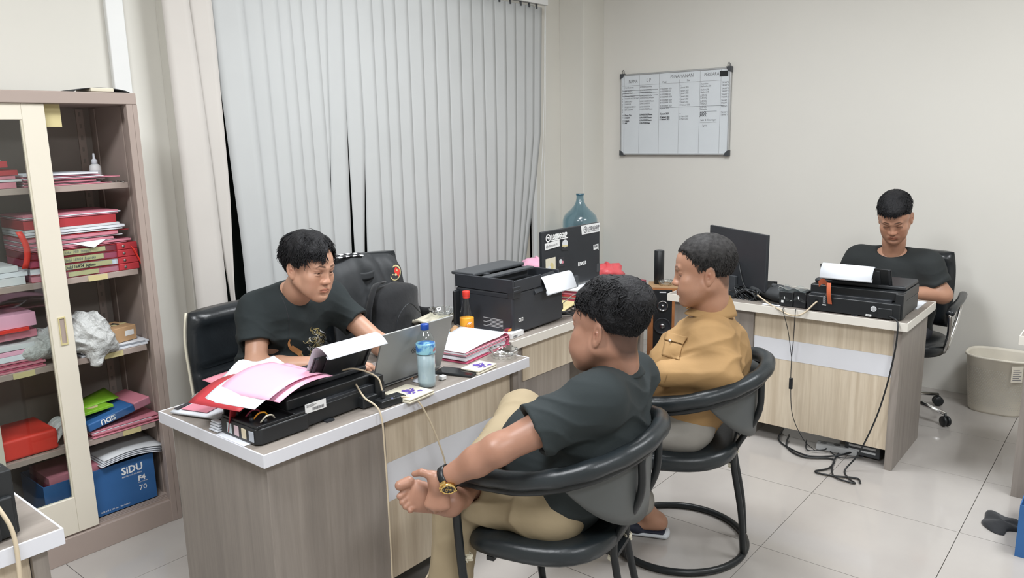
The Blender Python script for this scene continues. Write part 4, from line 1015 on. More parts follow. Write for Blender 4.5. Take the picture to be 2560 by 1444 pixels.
LF = frame((0, 0, 0), (1, 0, 0), (0, 0, 1))        # local rear face: x right, y up, normal towards the viewer
def sticker(name, x, z, w, h, m, p, y=-.0015, label=None): return part(name, MB().box(x, y, z, x+w, y+.0008, z+h), m, p, label=label)
part('round_sticker', MB().lathe([(.0001, .0015), (.0135, .0015)], 28, mx=LF @ Matrix.Translation((.322, .046, 0))), 'paper_grey', p3_, label='round silver sticker')
part('sticker_ring', MB().lathe([(.0085, .0020), (.0092, .0020)], 28, mx=LF @ Matrix.Translation((.322, .046, 0))), 'ink_grey', p3_)
for i in range(3): sticker('sticker_print', .315, .040+i*.0045, .013, .0013, 'ink_grey', p3_, -.0022)
sticker('service_label', .288, .006, .026, .011, 'label_white', p3_); text('DOMESTIC', .006, 'ink', p3_, LF @ Matrix.Translation((.2895, .0095, .0016)), sx=.6)
sticker('rating_plate', .083, .040, .018, .045, 'dark_plastic', p3_); sticker('plate_barcode', .083, .034, .018, .005, 'label_white', p3_)
for i in range(8): sticker('plate_print', .085, .045+i*.0048, .013-.002*(i % 2), .0012, 'paper_grey', p3_, -.0022)
for x in (.098, .352): part('screw', MB().lathe([(.0001, .002), (.0025, .002)], 10, mx=LF @ Matrix.Translation((x, .088 if x < .2 else .078, 0))), 'steel', p3_)
part('power_inlet', MB().box(.375, -.001, .004, .405, .006, .03), 'black_gloss', p3_); part('usb_port', MB().box(.047, -.001, .050, .062, .004, .062), 'black_gloss', p3_)
o = part('orange_tape', MB().sheet(lambda u, v: (.105+.020*u+.010*(v-.5), -.004-.012*math.sin(math.pi*v), .150-.105*v), 3, 12, .0008).sheet(lambda u, v: (.055+.040*u, .006+.012*v, .150+.018*math.sin(3*u)-.030*v), 6, 4, .0008), 'orange_tape', p3_, label='strip of orange tape stuck down the back')
mx3 = Matrix.Translation((3.890, 1.308, .7505)) @ Matrix.Rotation(R(-90), 4, 'Z')
flop_paper('white paper bending over the rear feeder of the far desk printer', .062, .300, [(.125, .10), (.095, .165), (.062, .228), (.045, .240), (.022, .234), (.002, .205), (-.004, .172)], 3, mx3)

def big_printer():
    t = thing('multifunction_printer', 'tall black multifunction printer with open top trays beside the sauce bottle', 'printer', (2.628, 2.175, .7508), R(1.5))
    W, D, H = .395, .345, .245
    b = MB(); 
    part('body', MB().box(0, 0, .004, W, D, H*.80), 'printer_grey', t, .012)
    u = MB(); u.box(-.002, -.002, H*.80, .010, D, H+.012); u.box(W-.010, .02, H*.80, W, D, H+.002)
    u.box(.010, -.002, H*.80, W*.55, .008, H+.008); u.box(W*.55, .010, H*.80, W-.01, .020, H*.93); u.box(.010, D-.012, H*.80, W-.01, D, H+.006)
    part('tray_housing', u, 'printer_grey', t, .003)
    part('tray_floor', MB().box(.010, .008, H*.80, W-.010, D-.012, H*.83), 'black_plastic', t)
    part('tray_bar', MB().box(.0, .140, H+.002, W-.04, .185, H+.014).box(.0, .182, H*.85, W-.04, .188, H+.010), 'grey_plastic', t, .003)
    part('scanner_lid', MB().box(.010, .235, H+.004, W+.006, D+.035, H+.020), 'grey_plastic', t, .006)
    part('paper_guide', MB().box(.06, .200, H-.02, .085, .222, H+.016), 'grey_plastic', t, .003)
    part('output_cover', MB().add([(.16, -.012, H*.70), (W-.02, -.006, H*.74), (W-.02, .04, H*1.0), (.16, .03, H*.96), (.16, .0, H*.66), (W-.02, .006, H*.70), (W-.02, .05, H*.93), (.16, .042, H*.9)], [(0, 1, 2, 3), (7, 6, 5, 4), (0, 4, 5, 1), (1, 5, 6, 2), (2, 6, 7, 3), (3, 7, 4, 0)]), 'dark_plastic', t, .002)
    part('hinge_block', MB().box(-.002, -.006, H*.70, .055, .03, H*.92).box(.0, -.009, H*.80, .05, .0, H*.86), 'dark_plastic', t, .004)
    part('output_flap', MB().box(-.045, D-.035, .018, -.003, D-.018, .185), 'black_plastic', t, .012)
    part('side_seam', MB().box(-.0006, .02, H*.70, .0004, D-.02, H*.705), 'black_gloss', t)
    # fine print on the left face
    fp = MB()
    for i in range(7): fp.box(-.0012, .06, .030+i*.0062, .0, .06+.115-.02*((i*7) % 3), .0318+i*.0062)
    o = part('fine_print', fp, 'paper_grey', t); o['kind'] = 'stuff'
    sticker('badge_label', .038, .060, .034, .016, 'label_white', t); sticker('label_print', .042, .064, .008, .008, 'ink', t, -.0022); sticker('label_print', .054, .063, .015, .003, 'ink', t, -.0022); sticker('label_print', .054, .069, .015, .003, 'ink', t, -.0022)
    part('power_plug', MB().box(W-.01, .02, .04, W+.035, .06, .075), 'black_plastic', t, .006)
    return t
big_printer()
flop_paper('white paper folding over the back of the tall black printer', 2.850, 3.088, [(2.265, .893), (2.245, .93), (2.222, .965), (2.200, .984), (2.178, .978), (2.158, .940), (2.146, .905)], 2)

# ------------------------------------------------------------------ monitors
def monitor(label, c, heading, w=.535, h=.315, z0=.84, stand=.76, name='monitor'):
    """heading = world angle the screen faces; viewed from behind here."""
    t = thing(name, label, 'monitor', (c[0], c[1], 0), heading+R(90))   # local -y = screen side
    part('back_cover', MB().box(-w/2, -.008, z0, w/2, .012, z0+h), 'dark_plastic', t, .004)
    part('screen', MB().box(-w/2+.006, -.0105, z0+.012, w/2-.006, -.008, z0+h-.006), 'black_gloss', t)
    part('stand_neck', MB().box(-.028, .012, .765, .028, .032, z0+.05), 'grey_plastic', t, .004)
    part('stand_foot', MB().box(-.12, -.08, .7512, .12, .11, .762), 'black_plastic', t, .006)
    return t
mo = monitor('monitor seen from behind covered with stickers, on the middle desk', (3.400, 2.405), R(90))
bkf = frame((.2675, .0130, .84), (-1, 0, 0), (0, 0, 1))        # viewer's left bottom of the monitor back
def stk(u, top, w, h, m, rot=0, name='sticker', off=0.0, shear=0.0):
    mx = bkf @ Matrix.Translation((u*.535, .315-top, off)) @ Matrix.Rotation(R(rot), 4, 'Z')
    b = MB().add([(0, -h, 0), (w, -h, 0), (w+shear*0, 0, 0), (shear, 0, 0), (0, -h, .0006), (w, -h, .0006), (w, 0, .0006), (shear, 0, .0006)], [(0, 3, 2, 1), (4, 5, 6, 7), (0, 1, 5, 4), (1, 2, 6, 5), (2, 3, 7, 6), (3, 0, 4, 7)], mx)
    return part(name, b, m, mo), mx
def ringm(mx, r, w, m, par):
    part('logo_ring', MB().lathe([(r-w, .0011), (r, .0011)], 28, mx=mx), m, par)
    part('logo_bolt', MB().add([(-r*.65, -r*.05, .0012), (0, r*.05, .0012), (-r*.1, r*.42, .0012), (r*.65, r*.02, .0012), (0, -r*.06, .0012), (r*.1, -r*.45, .0012)], [(0, 1, 2), (3, 4, 5), (1, 4, 5), (2, 3, 4, 1)], mx), m, par)
mx = bkf @ Matrix.Translation((.030, .315-.052, 0))
ringm(mx @ Matrix.Translation((.020, .016, 0)), .021, .006, 'print_white', mo)
text('LOSINGGRIP', .034, 'print_white', mo, mx @ Matrix.Translation((.048, .007, .001)), sx=.72, bold=.0016); part('logo_underline', MB().box(.046, -.002, .0005, .195, .003, .001, mx=mx), 'print_white', mo)
q, mx = stk(.665, .002, .176, .050, 'label_white', 0, shear=-.008)
ringm(mx @ Matrix.Translation((.034, -.025, .0)), .018, .005, 'ink_grey', mo); text('LOSINGGRIP', .028, 'ink_grey', mo, mx @ Matrix.Translation((.056, -.032, .001)), sx=.72, bold=.0012); part('logo_underline', MB().box(.056, -.040, .0007, .168, -.037, .0012, mx=mx), 'ink_grey', mo)
q, mx = stk(.040, .062, .128, .034, 'label_white', 3.5); text('@elfamous.co', .020, 'ink_grey', mo, mx @ Matrix.Translation((.008, -.024, .001)), sx=.86)
q, mx = stk(.315, .056, .060, .058, 'ink', -4); part('sticker_art', MB().lathe([(.0001, .0009), (.026, .0009)], 20, mx=mx @ Matrix.Translation((.031, -.022, 0)) @ Matrix.Diagonal((1, .78, 1, 1))), 'paper_grey', mo); part('sticker_art', MB().box(.006, -.038, .0009, .056, -.031, .0013, mx=mx), 'tape_yellow', mo)
q, mx = stk(.050, .142, .086, .076, 'ivory', 1)
part('sticker_art', MB().lathe([(.0001, .0009), (.020, .0009)], 16, mx=mx @ Matrix.Translation((.052, -.046, 0)) @ Matrix.Diagonal((.8, 1.05, 1, 1))), 'tape_yellow', mo); part('sticker_art', MB().lathe([(.0001, .0010), (.016, .0010)], 16, mx=mx @ Matrix.Translation((.030, -.055, 0))), 'paper_grey', mo)
part('sticker_art', MB().box(.012, -.068, .0009, .078, -.062, .0013, mx=mx), 'lime', mo)
q, mx = stk(.255, .148, .055, .050, 'ink', -2); part('sticker_art', MB().lathe([(.0001, .0009), (.013, .0009)], 12, mx=mx @ Matrix.Translation((.022, -.022, 0))), 'paper_grey', mo); part('sticker_art', MB().lathe([(.0001, .0009), (.008, .0009)], 12, mx=mx @ Matrix.Translation((.040, -.028, 0))), 'folder_pink', mo)
q, mx = stk(.875, .122, .050, .028, 'label_white', 3); part('sticker_art', MB().add([(.036, -.026, 0), (.052, -.036, 0), (.050, -.02, 0)], [(0, 1, 2)], mx=mx), 'label_white', mo); text('7:AM', .018, 'ink_grey', mo, mx @ Matrix.Translation((.005, -.016, .001)), sx=.85, bold=.001)
text('ELFAMOUS', .026, 'print_white', mo, bkf @ Matrix.Translation((.318, .315-.218, .0008)), sx=.62, bold=.0012)
stk(.935, .232, .036, .048, 'grey_plastic', 0)
m2_ = monitor('plain black monitor turned away beside the tangled cables on the far desk', (4.10, 1.765), R(-32), h=.305, z0=.80)
for x in (-.02, .05): part('screw', MB().lathe([(.0001, .002), (.003, .002)], 10, mx=frame((x, .0335, .93), (-1, 0, 0), (0, 0, 1))), 'steel', m2_)

# ------------------------------------------------------------------ laptop and things on the near desk
def laptop():
    t = thing('laptop', 'open silver laptop with a dark slanted-bar logo on its lid', 'laptop', (1.905, 2.095, .7508), R(1.5))
    W, D = .362, .245
    part('base', MB().box(-W/2, 0, .003, W/2, D, .016), 'silver_lid', t, .004)
    kb = MB()
    for r_ in range(5):
        for c_ in range(14): kb.box(-W/2+.022+c_*.0228, .10+r_*.0195, .016, -W/2+.042+c_*.0228, .1165+r_*.0195, .0178)
    o = part('keyboard', kb, 'dark_plastic', t); o['kind'] = 'stuff'
    part('touchpad', MB().box(-.055, D-.07, .016, .055, D-.008, .0166), 'aluminium', t)
    an = R(-20); mx = Matrix.Translation((0, .004, .014)) @ Matrix.Rotation(-an, 4, 'X')
    lid = part('lid', MB().box(-W/2, -.004, 0, W/2, .003, .224, mx=mx), 'silver_lid', t, .003)
    part('screen', MB().box(-W/2+.006, .003, .010, W/2-.006, .0038, .218, mx=mx), 'black_gloss', lid)
    lg = MB()
    L_ = mx @ frame((0, -.0046, .118), (1, 0, 0), (0, 0, 1))
    for i, (x, a, b_) in enumerate(((-.016, -.004, .012), (-.009, -.013, .013), (-.001, -.014, .013), (.007, -.014, .012))): lg.add([(x, a, .0), (x+.0032, a, .0), (x+.0032+(b_-a)*.42, b_, 0), (x+(b_-a)*.42, b_, 0)], [(0, 1, 2, 3)], mx=L_)
    lg.add([(.015, -.0125, 0), (.0245, -.0035, 0), (.0235, .0, 0), (.0155, -.009, 0)], [(0, 1, 2, 3)], mx=L_)
    part('logo_bar', lg, 'ink', lid)
    part('hinge', MB().tube([(-W/2+.05, .004, .014), (W/2-.05, .004, .014)], .006, 8), 'grey_plastic', t, smooth=True)
laptop()
def water_bottle(loc):
    t = thing('water_bottle', 'half-frosted water bottle with a blue cap and blue label in front of the laptop', 'bottle', loc)
    pr = [(.001, .004), (.026, .0), (.0335, .008), (.0345, .020), (.0330, .040), (.0345, .052), (.0328, .070), (.0342, .085), (.0325, .102), (.0338, .118), (.0345, .126), (.0345, .165), (.0335, .172), (.0290, .187), (.0210, .201), (.0150, .209), (.0135, .214), (.0135, .220)]
    part('body', MB().lathe(pr, 36), 'clear_plastic', t, smooth=True)
    if 'cloudy' not in MATS: mat('cloudy', (.50, .60, .64), .35, alpha=.82)
    part('water', MB().lathe([(.001, .006), (.030, .005), (.0318, .022), (.031, .04), (.0318, .08), (.0312, .126), (.001, .127)], 28), 'cloudy', t, smooth=True)
    part('bottle_label', MB().lathe([(.0349, .127), (.0352, .128), (.0352, .163), (.0349, .164)], 36), 'water_label', t, smooth=True)
    part('cap', MB().lathe([(.0148, .213), (.0155, .215), (.0155, .232), (.0145, .2345), (.001, .2345)], 36, mod=lambda a, i: 1+.02*math.cos(a*24)), 'cap_blue', t, smooth=True)
    lt = MB(); lt.m = 0
    for k in range(4): lt.add([((.0356)*math.cos(a), (.0356)*math.sin(a), z) for a, z in ((R(-62-k*8), .150-k*.002), (R(-58-k*8), .150-k*.002), (R(-57-k*8), .136), (R(-61-k*8), .136))], [(0, 1, 2, 3)])
    part('label_mark', lt, 'bright_red', t)
water_bottle((1.897, 1.985, .7508))
def sauce(loc):
    t = thing('sauce_bottle', 'glass sauce bottle with a red cap and orange label by the tall printer', 'bottle', loc)
    part('glass', MB().lathe([(.001, .0), (.028, .0), (.031, .006), (.031, .095), (.029, .110), (.0165, .165), (.0135, .180), (.0135, .190)], 32), 'clear_glass', t, smooth=True)
    part('sauce', MB().lathe([(.001, .003), (.027, .003), (.0295, .008), (.0295, .024), (.001, .025)], 28), 'sauce_red', t, smooth=True)
    part('bottle_label', MB().lathe([(.0313, .018), (.0316, .019), (.0316, .092), (.0313, .093)], 36), 'label_yellow', t, smooth=True)
    e = MB()
    def cy(a, z, r=.0319): return (r*math.cos(a), r*math.sin(a), z)
    a0 = R(-128)
    for (ca, cz, rr) in ((a0+.15, .060, .017), (a0+.35, .045, .014), (a0+.25, .035, .010)):
        ring = [cy(ca+rr/.0316*math.cos(k*.5236), cz+rr*math.sin(k*.5236), .0318+.0002*(rr > .015)) for k in range(12)]; e.add(ring, [tuple(range(12))])
    part('label_art', e, 'bright_red', t)
    f_ = frame(cy(a0-.10, .068, .0330), (math.sin(-a0)*-1*-1 if False else -math.sin(a0)*1.0, math.cos(a0)*1.0, 0), (0, 0, 1)); text('ABC', .013, 'print_white', t, f_, align='LEFT', sx=.8, bold=.0006)
    part('neck_band', MB().lathe([(.0138, .181), (.0150, .183), (.0150, .190), (.0138, .192)], 24), 'bright_red', t, smooth=True)
    part('cap', MB().lathe([(.0150, .191), (.0165, .193), (.0165, .212), (.0155, .214), (.001, .214)], 30, mod=lambda a, i: 1+.02*math.cos(a*20)), 'bright_red', t, smooth=True)
sauce((2.497, 2.338, .7508))
def ashtray(label, loc, r=.062, m='crystal'):
    t = thing('ashtray', label, 'ashtray', loc)
    n = 40; mod = lambda a, i: 1+(.08*math.cos(a*14) if i in (1, 2, 3, 4) else 0)
    part('bowl', MB().lathe([(.001, .0), (r*.70, .0), (r*.86, .014), (r*1.0, .030), (r*.93, .036), (r*.80, .026), (r*.66, .010), (.001, .008)], 72, mod=mod), m, t, smooth=True)
ashtray('cut crystal ashtray at the right end of the near desk', (2.348, 2.000, .7508))
ashtray('crystal ashtray on the cream cloth beside the tall printer', (2.66, 2.655, .778), .066)
ashtray('crystal ashtray on top of the wooden speaker', (4.70, 2.53, .6118), .05)
b = MB().sheet(lambda u, v: (2.535+.20*u+.012*math.sin(7*v), 2.60+.15*v+.008*math.sin(9*u), .763+.007*math.sin(9*u+3*v)+.006*math.sin(13*v)), 16, 12, .014)
tag(part('cloth', b, 'ivory', smooth=True), 'folded cream cloth under the crystal ashtray', 'cloth')
def stamp_pad(label, loc, rz, w=.125, d=.115):
    t = thing('stamp_pad', label, 'ink pad', loc, rz, 'stained ivory pads')
    part('tray', MB().box(-w/2, -d/2, 0, w/2, d/2, .008), 'ivory', t, .003); part('lid', MB().box(-w/2+.001, -d/2+.001, .009, w/2-.001, d/2-.001, .016), 'ivory', t, .003)
    s = MB(); rs = random.Random(3)
    for k in range(46):
        x, y = rs.gauss(.005, .014), rs.gauss(0, .014); r_ = rs.uniform(.002, .0075); a = rs.uniform(0, 3)
        s.add([(x+r_*1.6*math.cos(a+j*1.2566)*(1 if j % 2 else .6), y+r_*math.sin(a+j*1.2566), .01615+.00002*k) for j in range(5)], [(0, 1, 2, 3, 4)])
    o = part('ink_stain', s, 'purple', t); o['kind'] = 'stuff'
stamp_pad('ivory pad stained with purple ink beside the usb hub', (1.782, 1.962, .7508), R(4), .128, .135)
stamp_pad('ivory pad stained with purple ink between the phone and the ashtray', (2.162, 1.968, .7508), R(6), .125, .088)
t = thing('smartphone', 'black smartphone lying by the laptop', 'phone', (2.078, 2.005, .7508), R(17))
part('body', MB().box(-.038, -.08, 0, .038, .08, .0085), 'black_plastic', t, .003); part('screen', MB().box(-.035, -.077, .0085, .035, .077, .0091), 'black_gloss', t)
t = thing('folder_stack', 'thick stack of printed papers in pink folders beside the laptop', 'document stack', (2.33, 2.20, .7508), R(8))
for k, (m_, z, h, dx, dy, w, d) in enumerate((('folder_rose', 0, .004, 0, 0, .33, .25), ('folder_rose', .004, .004, .01, .006, .32, .25), ('paper', .009, .010, -.01, 0, .30, .235), ('paper', .019, .009, .004, .004, .30, .232), ('folder_pink', .0285, .002, .0, .0, .32, .24), ('paper', .031, .008, -.006, .002, .30, .23), ('folder_pink', .0395, .002, .005, 0, .325, .24))):
    part('folder' if 'folder' in m_ else 'sheaf', MB().box(-w/2+dx, -d/2+dy, z, w/2+dx, d/2+dy, z+h), m_, t, .001)
def tp(u, v): return (-.16+.31*u, -.115+.24*v, .043+.010*math.sin(math.pi*u*.9)*(1-.3*v)+(.012*(u-.8)/.2 if u > .8 else 0))
part('top_sheet', MB().sheet(tp, 14, 6, .0006), 'paper', t, smooth=True)
pl = MB()
for k in range(17):
    v0 = .10+k*.045; w0 = .10+.30*(k % 4 == 0); 
    p0, p1 = Vector(tp(.12, v0)), Vector(tp(.80-.2*(k % 3 == 1), v0)); z = .0012+.010
    for j in range(10):
        ua = .12+.066*j; a_, b_ = Vector(tp(ua, v0)), Vector(tp(ua+.052, v0))
        pl.add([a_+Vector((0, 0, .0006)), b_+Vector((0, 0, .0006)), b_+Vector((0, .0022, .0006)), a_+Vector((0, .0022, .0006))], [(0, 1, 2, 3)])
o = part('printed_text', pl, 'paper_grey', t); o['kind'] = 'stuff'
part('curled_cover', MB().sheet(lambda u, v: (.150+.020*math.sin(math.pi*u), -.12+.25*v, .003+.050*u), 8, 4, .0025), 'folder_rose', t, smooth=True)
tag(boxp('loose_sheet', (0, 0, 0, .24, .19, .0012), 'paper', mx=Matrix.Translation((2.40, 2.27, .7512)) @ Matrix.Rotation(R(-8), 4, 'Z')), 'blank white sheet under the sauce bottle', 'paper')
t = thing('marker', 'light blue marker with a black cap behind the laptop', 'marker', (2.475, 2.405, .7625), R(-28))
mxm = Matrix.Rotation(R(90), 4, 'Y')
part('barrel', MB().lathe([(.001, -.055), (.009, -.055), (.010, -.05), (.010, .02), (.001, .02)], 16, mx=mxm), 'cyan', t, smooth=True); part('cap', MB().lathe([(.001, .02), (.0108, .02), (.0108, .055), (.007, .062), (.001, .062)], 16, mx=mxm), 'black_plastic', t, smooth=True)
t = thing('cigarette_box', 'white cigarette box with dark pictures at the middle desk edge', 'box', (2.632, 2.188, .7508), R(6))
part('carton', MB().box(-.050, -.032, 0, .050, .032, .024), 'label_white', t, .002)
a_ = MB()
for i in range(6): a_.box(-.040+i*.006, -.0325, .004, -.036+i*.006+.002*(i % 2), -.0321, .012)
part('printed_bars', a_, 'ink_grey', t)
t = thing('lighter', 'dark lighter lying on the white cigarette box', 'lighter', (2.632, 2.196, .7812), R(2))
part('body', MB().box(-.036, -.009, -.0055, .020, .009, .0075), 'maroon', t, .003); part('metal_hood', MB().box(.020, -.008, -.005, .036, .008, .007), 'steel', t, .002)
part('flame_print', MB().box(-.028, -.0094, -.003, .006, -.0088, .006), 'label_yellow', t)
t = thing('usb_hub', 'black usb hub with a blue light on the near desk edge', 'usb hub', (1.688, 1.952, .7508), R(-4))
part('body', MB().box(-.052, -.024, 0, .052, .026, .024), 'black_plastic', t, .003); 
for i in range(3): part('port', MB().box(-.04+i*.028, -.012, .0238, -.02+i*.028, -.002, .0246), 'dark_plastic', t)
part('indicator_light', MB().lathe([(.0001, .0252), (.003, .0246)], 12, c=(-.002, -.016, 0)), 'led_blue', t)
part('usb_plug', MB().box(-.030, .0, .024, -.018, .016, .052), 'black_plastic', t, .003)
cable('cream usb cable looping from the hub down past the desk front', [(1.664, 1.960, .80), (1.655, 1.975, .85), (1.60, 2.02, .885), (1.58, 2.10, .86), (1.60, 2.2, .80)], .0030, 'cable_cream')
cable('long cream cable hanging in a loop in front of the near desk', [(1.70, 1.945, .772), (1.735, 1.915, .768), (1.775, 1.893, .735), (1.84, 1.880, .58), (1.87, 1.875, .44), (1.845, 1.878, .25), (1.77, 1.872, .12), (1.66, 1.868, .055), (1.595, 1.872, .10), (1.60, 1.885, .30), (1.605, 1.895, .60), (1.60, 1.903, .755), (1.585, 1.960, .80), (1.60, 2.02, .83)], .0034, 'cable_cream', 10)
tag(boxp('charger_box', (1.70, 2.22, .7508, 1.79, 2.30, .812), 'label_white', bevel=.004), 'small white box behind the near ink tank printer', 'box')
tag(boxp('charger_box', (1.72, 2.14, .7508, 1.80, 2.20, .79), 'label_white', bevel=.004), 'low white box next to the silver laptop', 'box')
tag(part('paper_scrap', MB().sheet(lambda u, v: (1.90+.12*u, 2.03+.04*v+.02*u, .7525+.003*math.sin(5*u)), 8, 4, .0008), 'paper', smooth=True), 'crumpled paper scrap beside the water bottle', 'paper')
tag(boxp('charger', (1.975, 1.985, .7512, 2.00, 2.005, .767), 'label_white', bevel=.003), 'tiny white plug next to the phone', 'plug')
# papers heaped on the near printer
def sheet_obj(name, label, fn, m, cat='paper', n=12, mm=8, th=.0008, parent=None):
    o = part(name, MB().sheet(fn, n, mm, th), m, smooth=True)
    return tag(o, label, cat)
pk = lambda z, dx=0, dy=0, tw=0: (lambda u, v: (1.225+dx+.235*u-.045*v+tw*v, 1.985+dy+.045*u+.215*v, z+.012*math.sin(math.pi*u)+.016*(1-u)**3*(-2)*(.5+.5*v)+.012*v))
sheet_obj('letter', 'pink printed sheet on top of the heap over the near printer', pk(.897, .02, .005), 'paper_pink')
sheet_obj('letter', 'pink sheet poking out lower under the top pink sheet', pk(.886, .045, -.015, .02), 'paper_pink')
sheet_obj('letter', 'white sheet under the pink sheets on the near printer', pk(.880, -.025, .01), 'paper')
sheet_obj('letter', 'white sheet with a raised corner beside the leather chair', lambda u, v: (1.24+.22*u+.04*v, 2.17+.03*u+.14*v, .900-.02*(1-u)+.035*math.exp(-((u-.35)**2+(v-1)**2)/.05)), 'paper')
sheet_obj('folder', 'red folder sandwiched in the paper heap on the near printer', pk(.872, -.05, .05), 'folder_red', 'folder')
sheet_obj('folder', 'pale red folder at the back of the paper heap', lambda u, v: (1.24+.26*u, 2.24+.12*v, .875+.006*math.sin(4*u)), 'folder_pink', 'folder')
sheet_obj('plastic_sleeve', 'crumpled white plastic sleeve at the left of the paper heap', lambda u, v: (1.175+.13*u+.02*math.sin(5*v), 2.12+.16*v, .845+.022*math.sin(math.pi*u)+.012*math.sin(8*v+4*u)), 'bag_white', 'plastic sleeve')
sheet_obj('folder', 'red card hanging down from the paper heap towards the desk', lambda u, v: (1.185+.10*u, 2.10+.03*v+.05*u, .865-.10*v*(1-.5*u)), 'folder_red', 'folder')
t = thing('magazine', 'magazine with red and grey photographs at the back corner of the near desk', 'magazine', (1.30, 2.40, .7508), R(18))
part('cover', MB().sheet(lambda u, v: (-.10+.28*u, -.10+.20*v, .010+.006*math.sin(3*u)), 8, 4, .008), 'paper', t, smooth=True)
for e, m_ in (((-.085, -.04, .03, .07), 'folder_pink'), ((.04, -.04, .10, .07), 'paper_grey'), ((-.09, .078, .17, .096), 'ink')): part('cover_picture', MB().sheet(lambda u, v: (e[0]+(e[2]-e[0])*u, e[1]+(e[3]-e[1])*v, .0195+.001*u), 4, 2, .0008), m_, t)
t = thing('envelope_stack', 'small white folded papers tucked beside the ink tanks', 'paper', (1.188, 2.205, .7508), R(0))
for k in range(4): part('sheet', MB().box(-.008+.003*k, -.02, .001+.008*k, .03-.004*k, .03, .006+.008*k), 'paper', t, .001)
sheet_obj('loose_sheet', 'white sheet flat under the folded papers by the ink tanks', lambda u, v: (1.170+.06*u, 2.02+.16*v-.0*u, .7518), 'paper')

# ------------------------------------------------------------------ middle desk extras
t = thing('snack_pack', 'small brown snack packs behind the sauce bottle', 'snack', (2.535, 2.44, .7508), .4)
for k, (x, y) in enumerate(((-.03, 0), (.02, .015), (.0, -.03))): part('packet', MB().sheet(lambda u, v: (x-.022+.044*u, y-.018+.036*v, .006+.020*math.sin(math.pi*u)*math.sin(math.pi*v)), 8, 8, .006), 'kraft', t, smooth=True)
tag(part('envelope', MB().sheet(lambda u, v: (3.14+.24*u, 2.27+.11*v+.05*u, .755+.008*math.sin(3*u)+.004*v), 8, 4, .004), 'tape_yellow', smooth=True), 'yellow brown envelope on the middle desk behind the printer', 'envelope')
tag(part('letter', MB().sheet(lambda u, v: (3.10+.26*u, 2.34+.12*v+.04*u, .757+.003*math.sin(3*u)), 8, 4, .003), 'paper', smooth=True), 'white papers lying behind the yellow envelope', 'paper')
t = thing('folder_stack', 'pile of pink and red folders under the stickered monitor', 'document stack', (3.50, 2.45, .7508), R(14))
for k in range(7): part('folder', MB().box(-.17+.006*(k % 3), -.12+.008*(k % 2), .001+k*.011, .17+.004*(k % 2), .12, .0105+k*.011), ['folder_pink', 'folder_rose', 'paper', 'folder_red'][k % 4], t, .001)
for lab, x, y, z in (('crumpled red plastic bag to the right of the stickered monitor', *on(1516, 684, 2, .80)[:2], .785), ('crumpled pink plastic bag to the left of the stickered monitor', *on(1340, 668, 2, .80)[:2], .785)):
    b = MB(); vs = []; n, m_ = 16, 10
    for j in range(m_+1):
        ph = math.pi*j/m_
        for i in range(n):
            a = 2*math.pi*i/n; r_ = 1+.16*math.sin(3*a+4*ph)+.12*math.sin(5*a-3*ph); vs.append((x+.13*r_*math.sin(ph)*math.cos(a), y+.09*r_*math.sin(ph)*math.sin(a), z-.035*math.cos(ph)*r_*1.6+.02))
    b.add(vs, [(j*n+i, j*n+(i+1) % n, (j+1)*n+(i+1) % n, (j+1)*n+i) for j in range(m_) for i in range(n)])
    tag(part('plastic_bag', b, 'bag_red' if 'right' in lab else 'paper_pink', smooth=True), lab, 'bag')
t = thing('side_cabinet', 'low dark red cabinet behind the middle desk holding the plastic bags', 'cabinet', (3.82, 2.40, 0))
part('carcass', MB().box(0, 0, .04, .36, 1.04, .725), 'maroon', t, .003); part('top_board', MB().box(-.01, -.01, .725, .37, 1.05, .745), 'maroon', t, .003)
for k in range(2): d_ = part('door', MB().box(-.014, .02+.51*k, .06, -.001, .51+.51*k, .71), 'maroon', t, .002); part('knob', MB().lathe([(.010, .0), (.012, .014), (.001, .018)], 14, mx=frame((-.014, .46+.12*k, .45), (0, -1, 0), (0, 0, 1))), 'steel', d_, smooth=True)
cable('black cable coiled beside the tall printer', [(3.03, 2.23, .79), (3.07, 2.20, .77), (3.12, 2.19, .757), (3.16, 2.23, .757), (3.13, 2.27, .757), (3.08, 2.24, .76), (3.10, 2.20, .765), (3.17, 2.21, .757), (3.22, 2.28, .757)], .0045, 'black_plastic')
cable('thin grey wire arching behind the tall printer', [(3.06, 2.24, .80), (3.16, 2.22, .845), (3.24, 2.24, .82), (3.25, 2.25, .757)], .0022, 'cable_grey')

# water bottle gallon
t = thing('water_gallon', 'empty blue water gallon standing in the room corner', 'water gallon', (4.855, 3.345, .66))
pr = [(.001, .0), (.115, .0), (.130, .015), (.132, .10), (.128, .11), (.132, .12), (.132, .22), (.128, .23), (.132, .24), (.134, .30), (.132, .345), (.122, .375), (.100, .400), (.070, .425), (.045, .452), (.032, .480), (.0275, .505), (.0275, .525), (.031, .528), (.031, .540)]
part('bottle', MB().lathe(pr, 44), 'blue_plastic', t, smooth=True); part('rim', MB().lathe([(.0275, .525), (.0315, .527), (.0315, .540), (.0275, .541)], 30), 'blue_plastic', t, smooth=True)
t = thing('bottle_stand', 'stand holding the blue water gallon behind the stickered monitor', 'stand', (4.855, 3.345, 0))
part('cabinet_body', MB().box(-.12, -.12, .02, .10, .11, .66), 'grey_plastic', t, .01); part('drip_recess', MB().box(-.09, -.122, .40, .07, -.119, .58), 'dark_plastic', t); part('base', MB().box(-.125, -.125, 0, .105, .115, .02), 'paper_grey', t, .004)

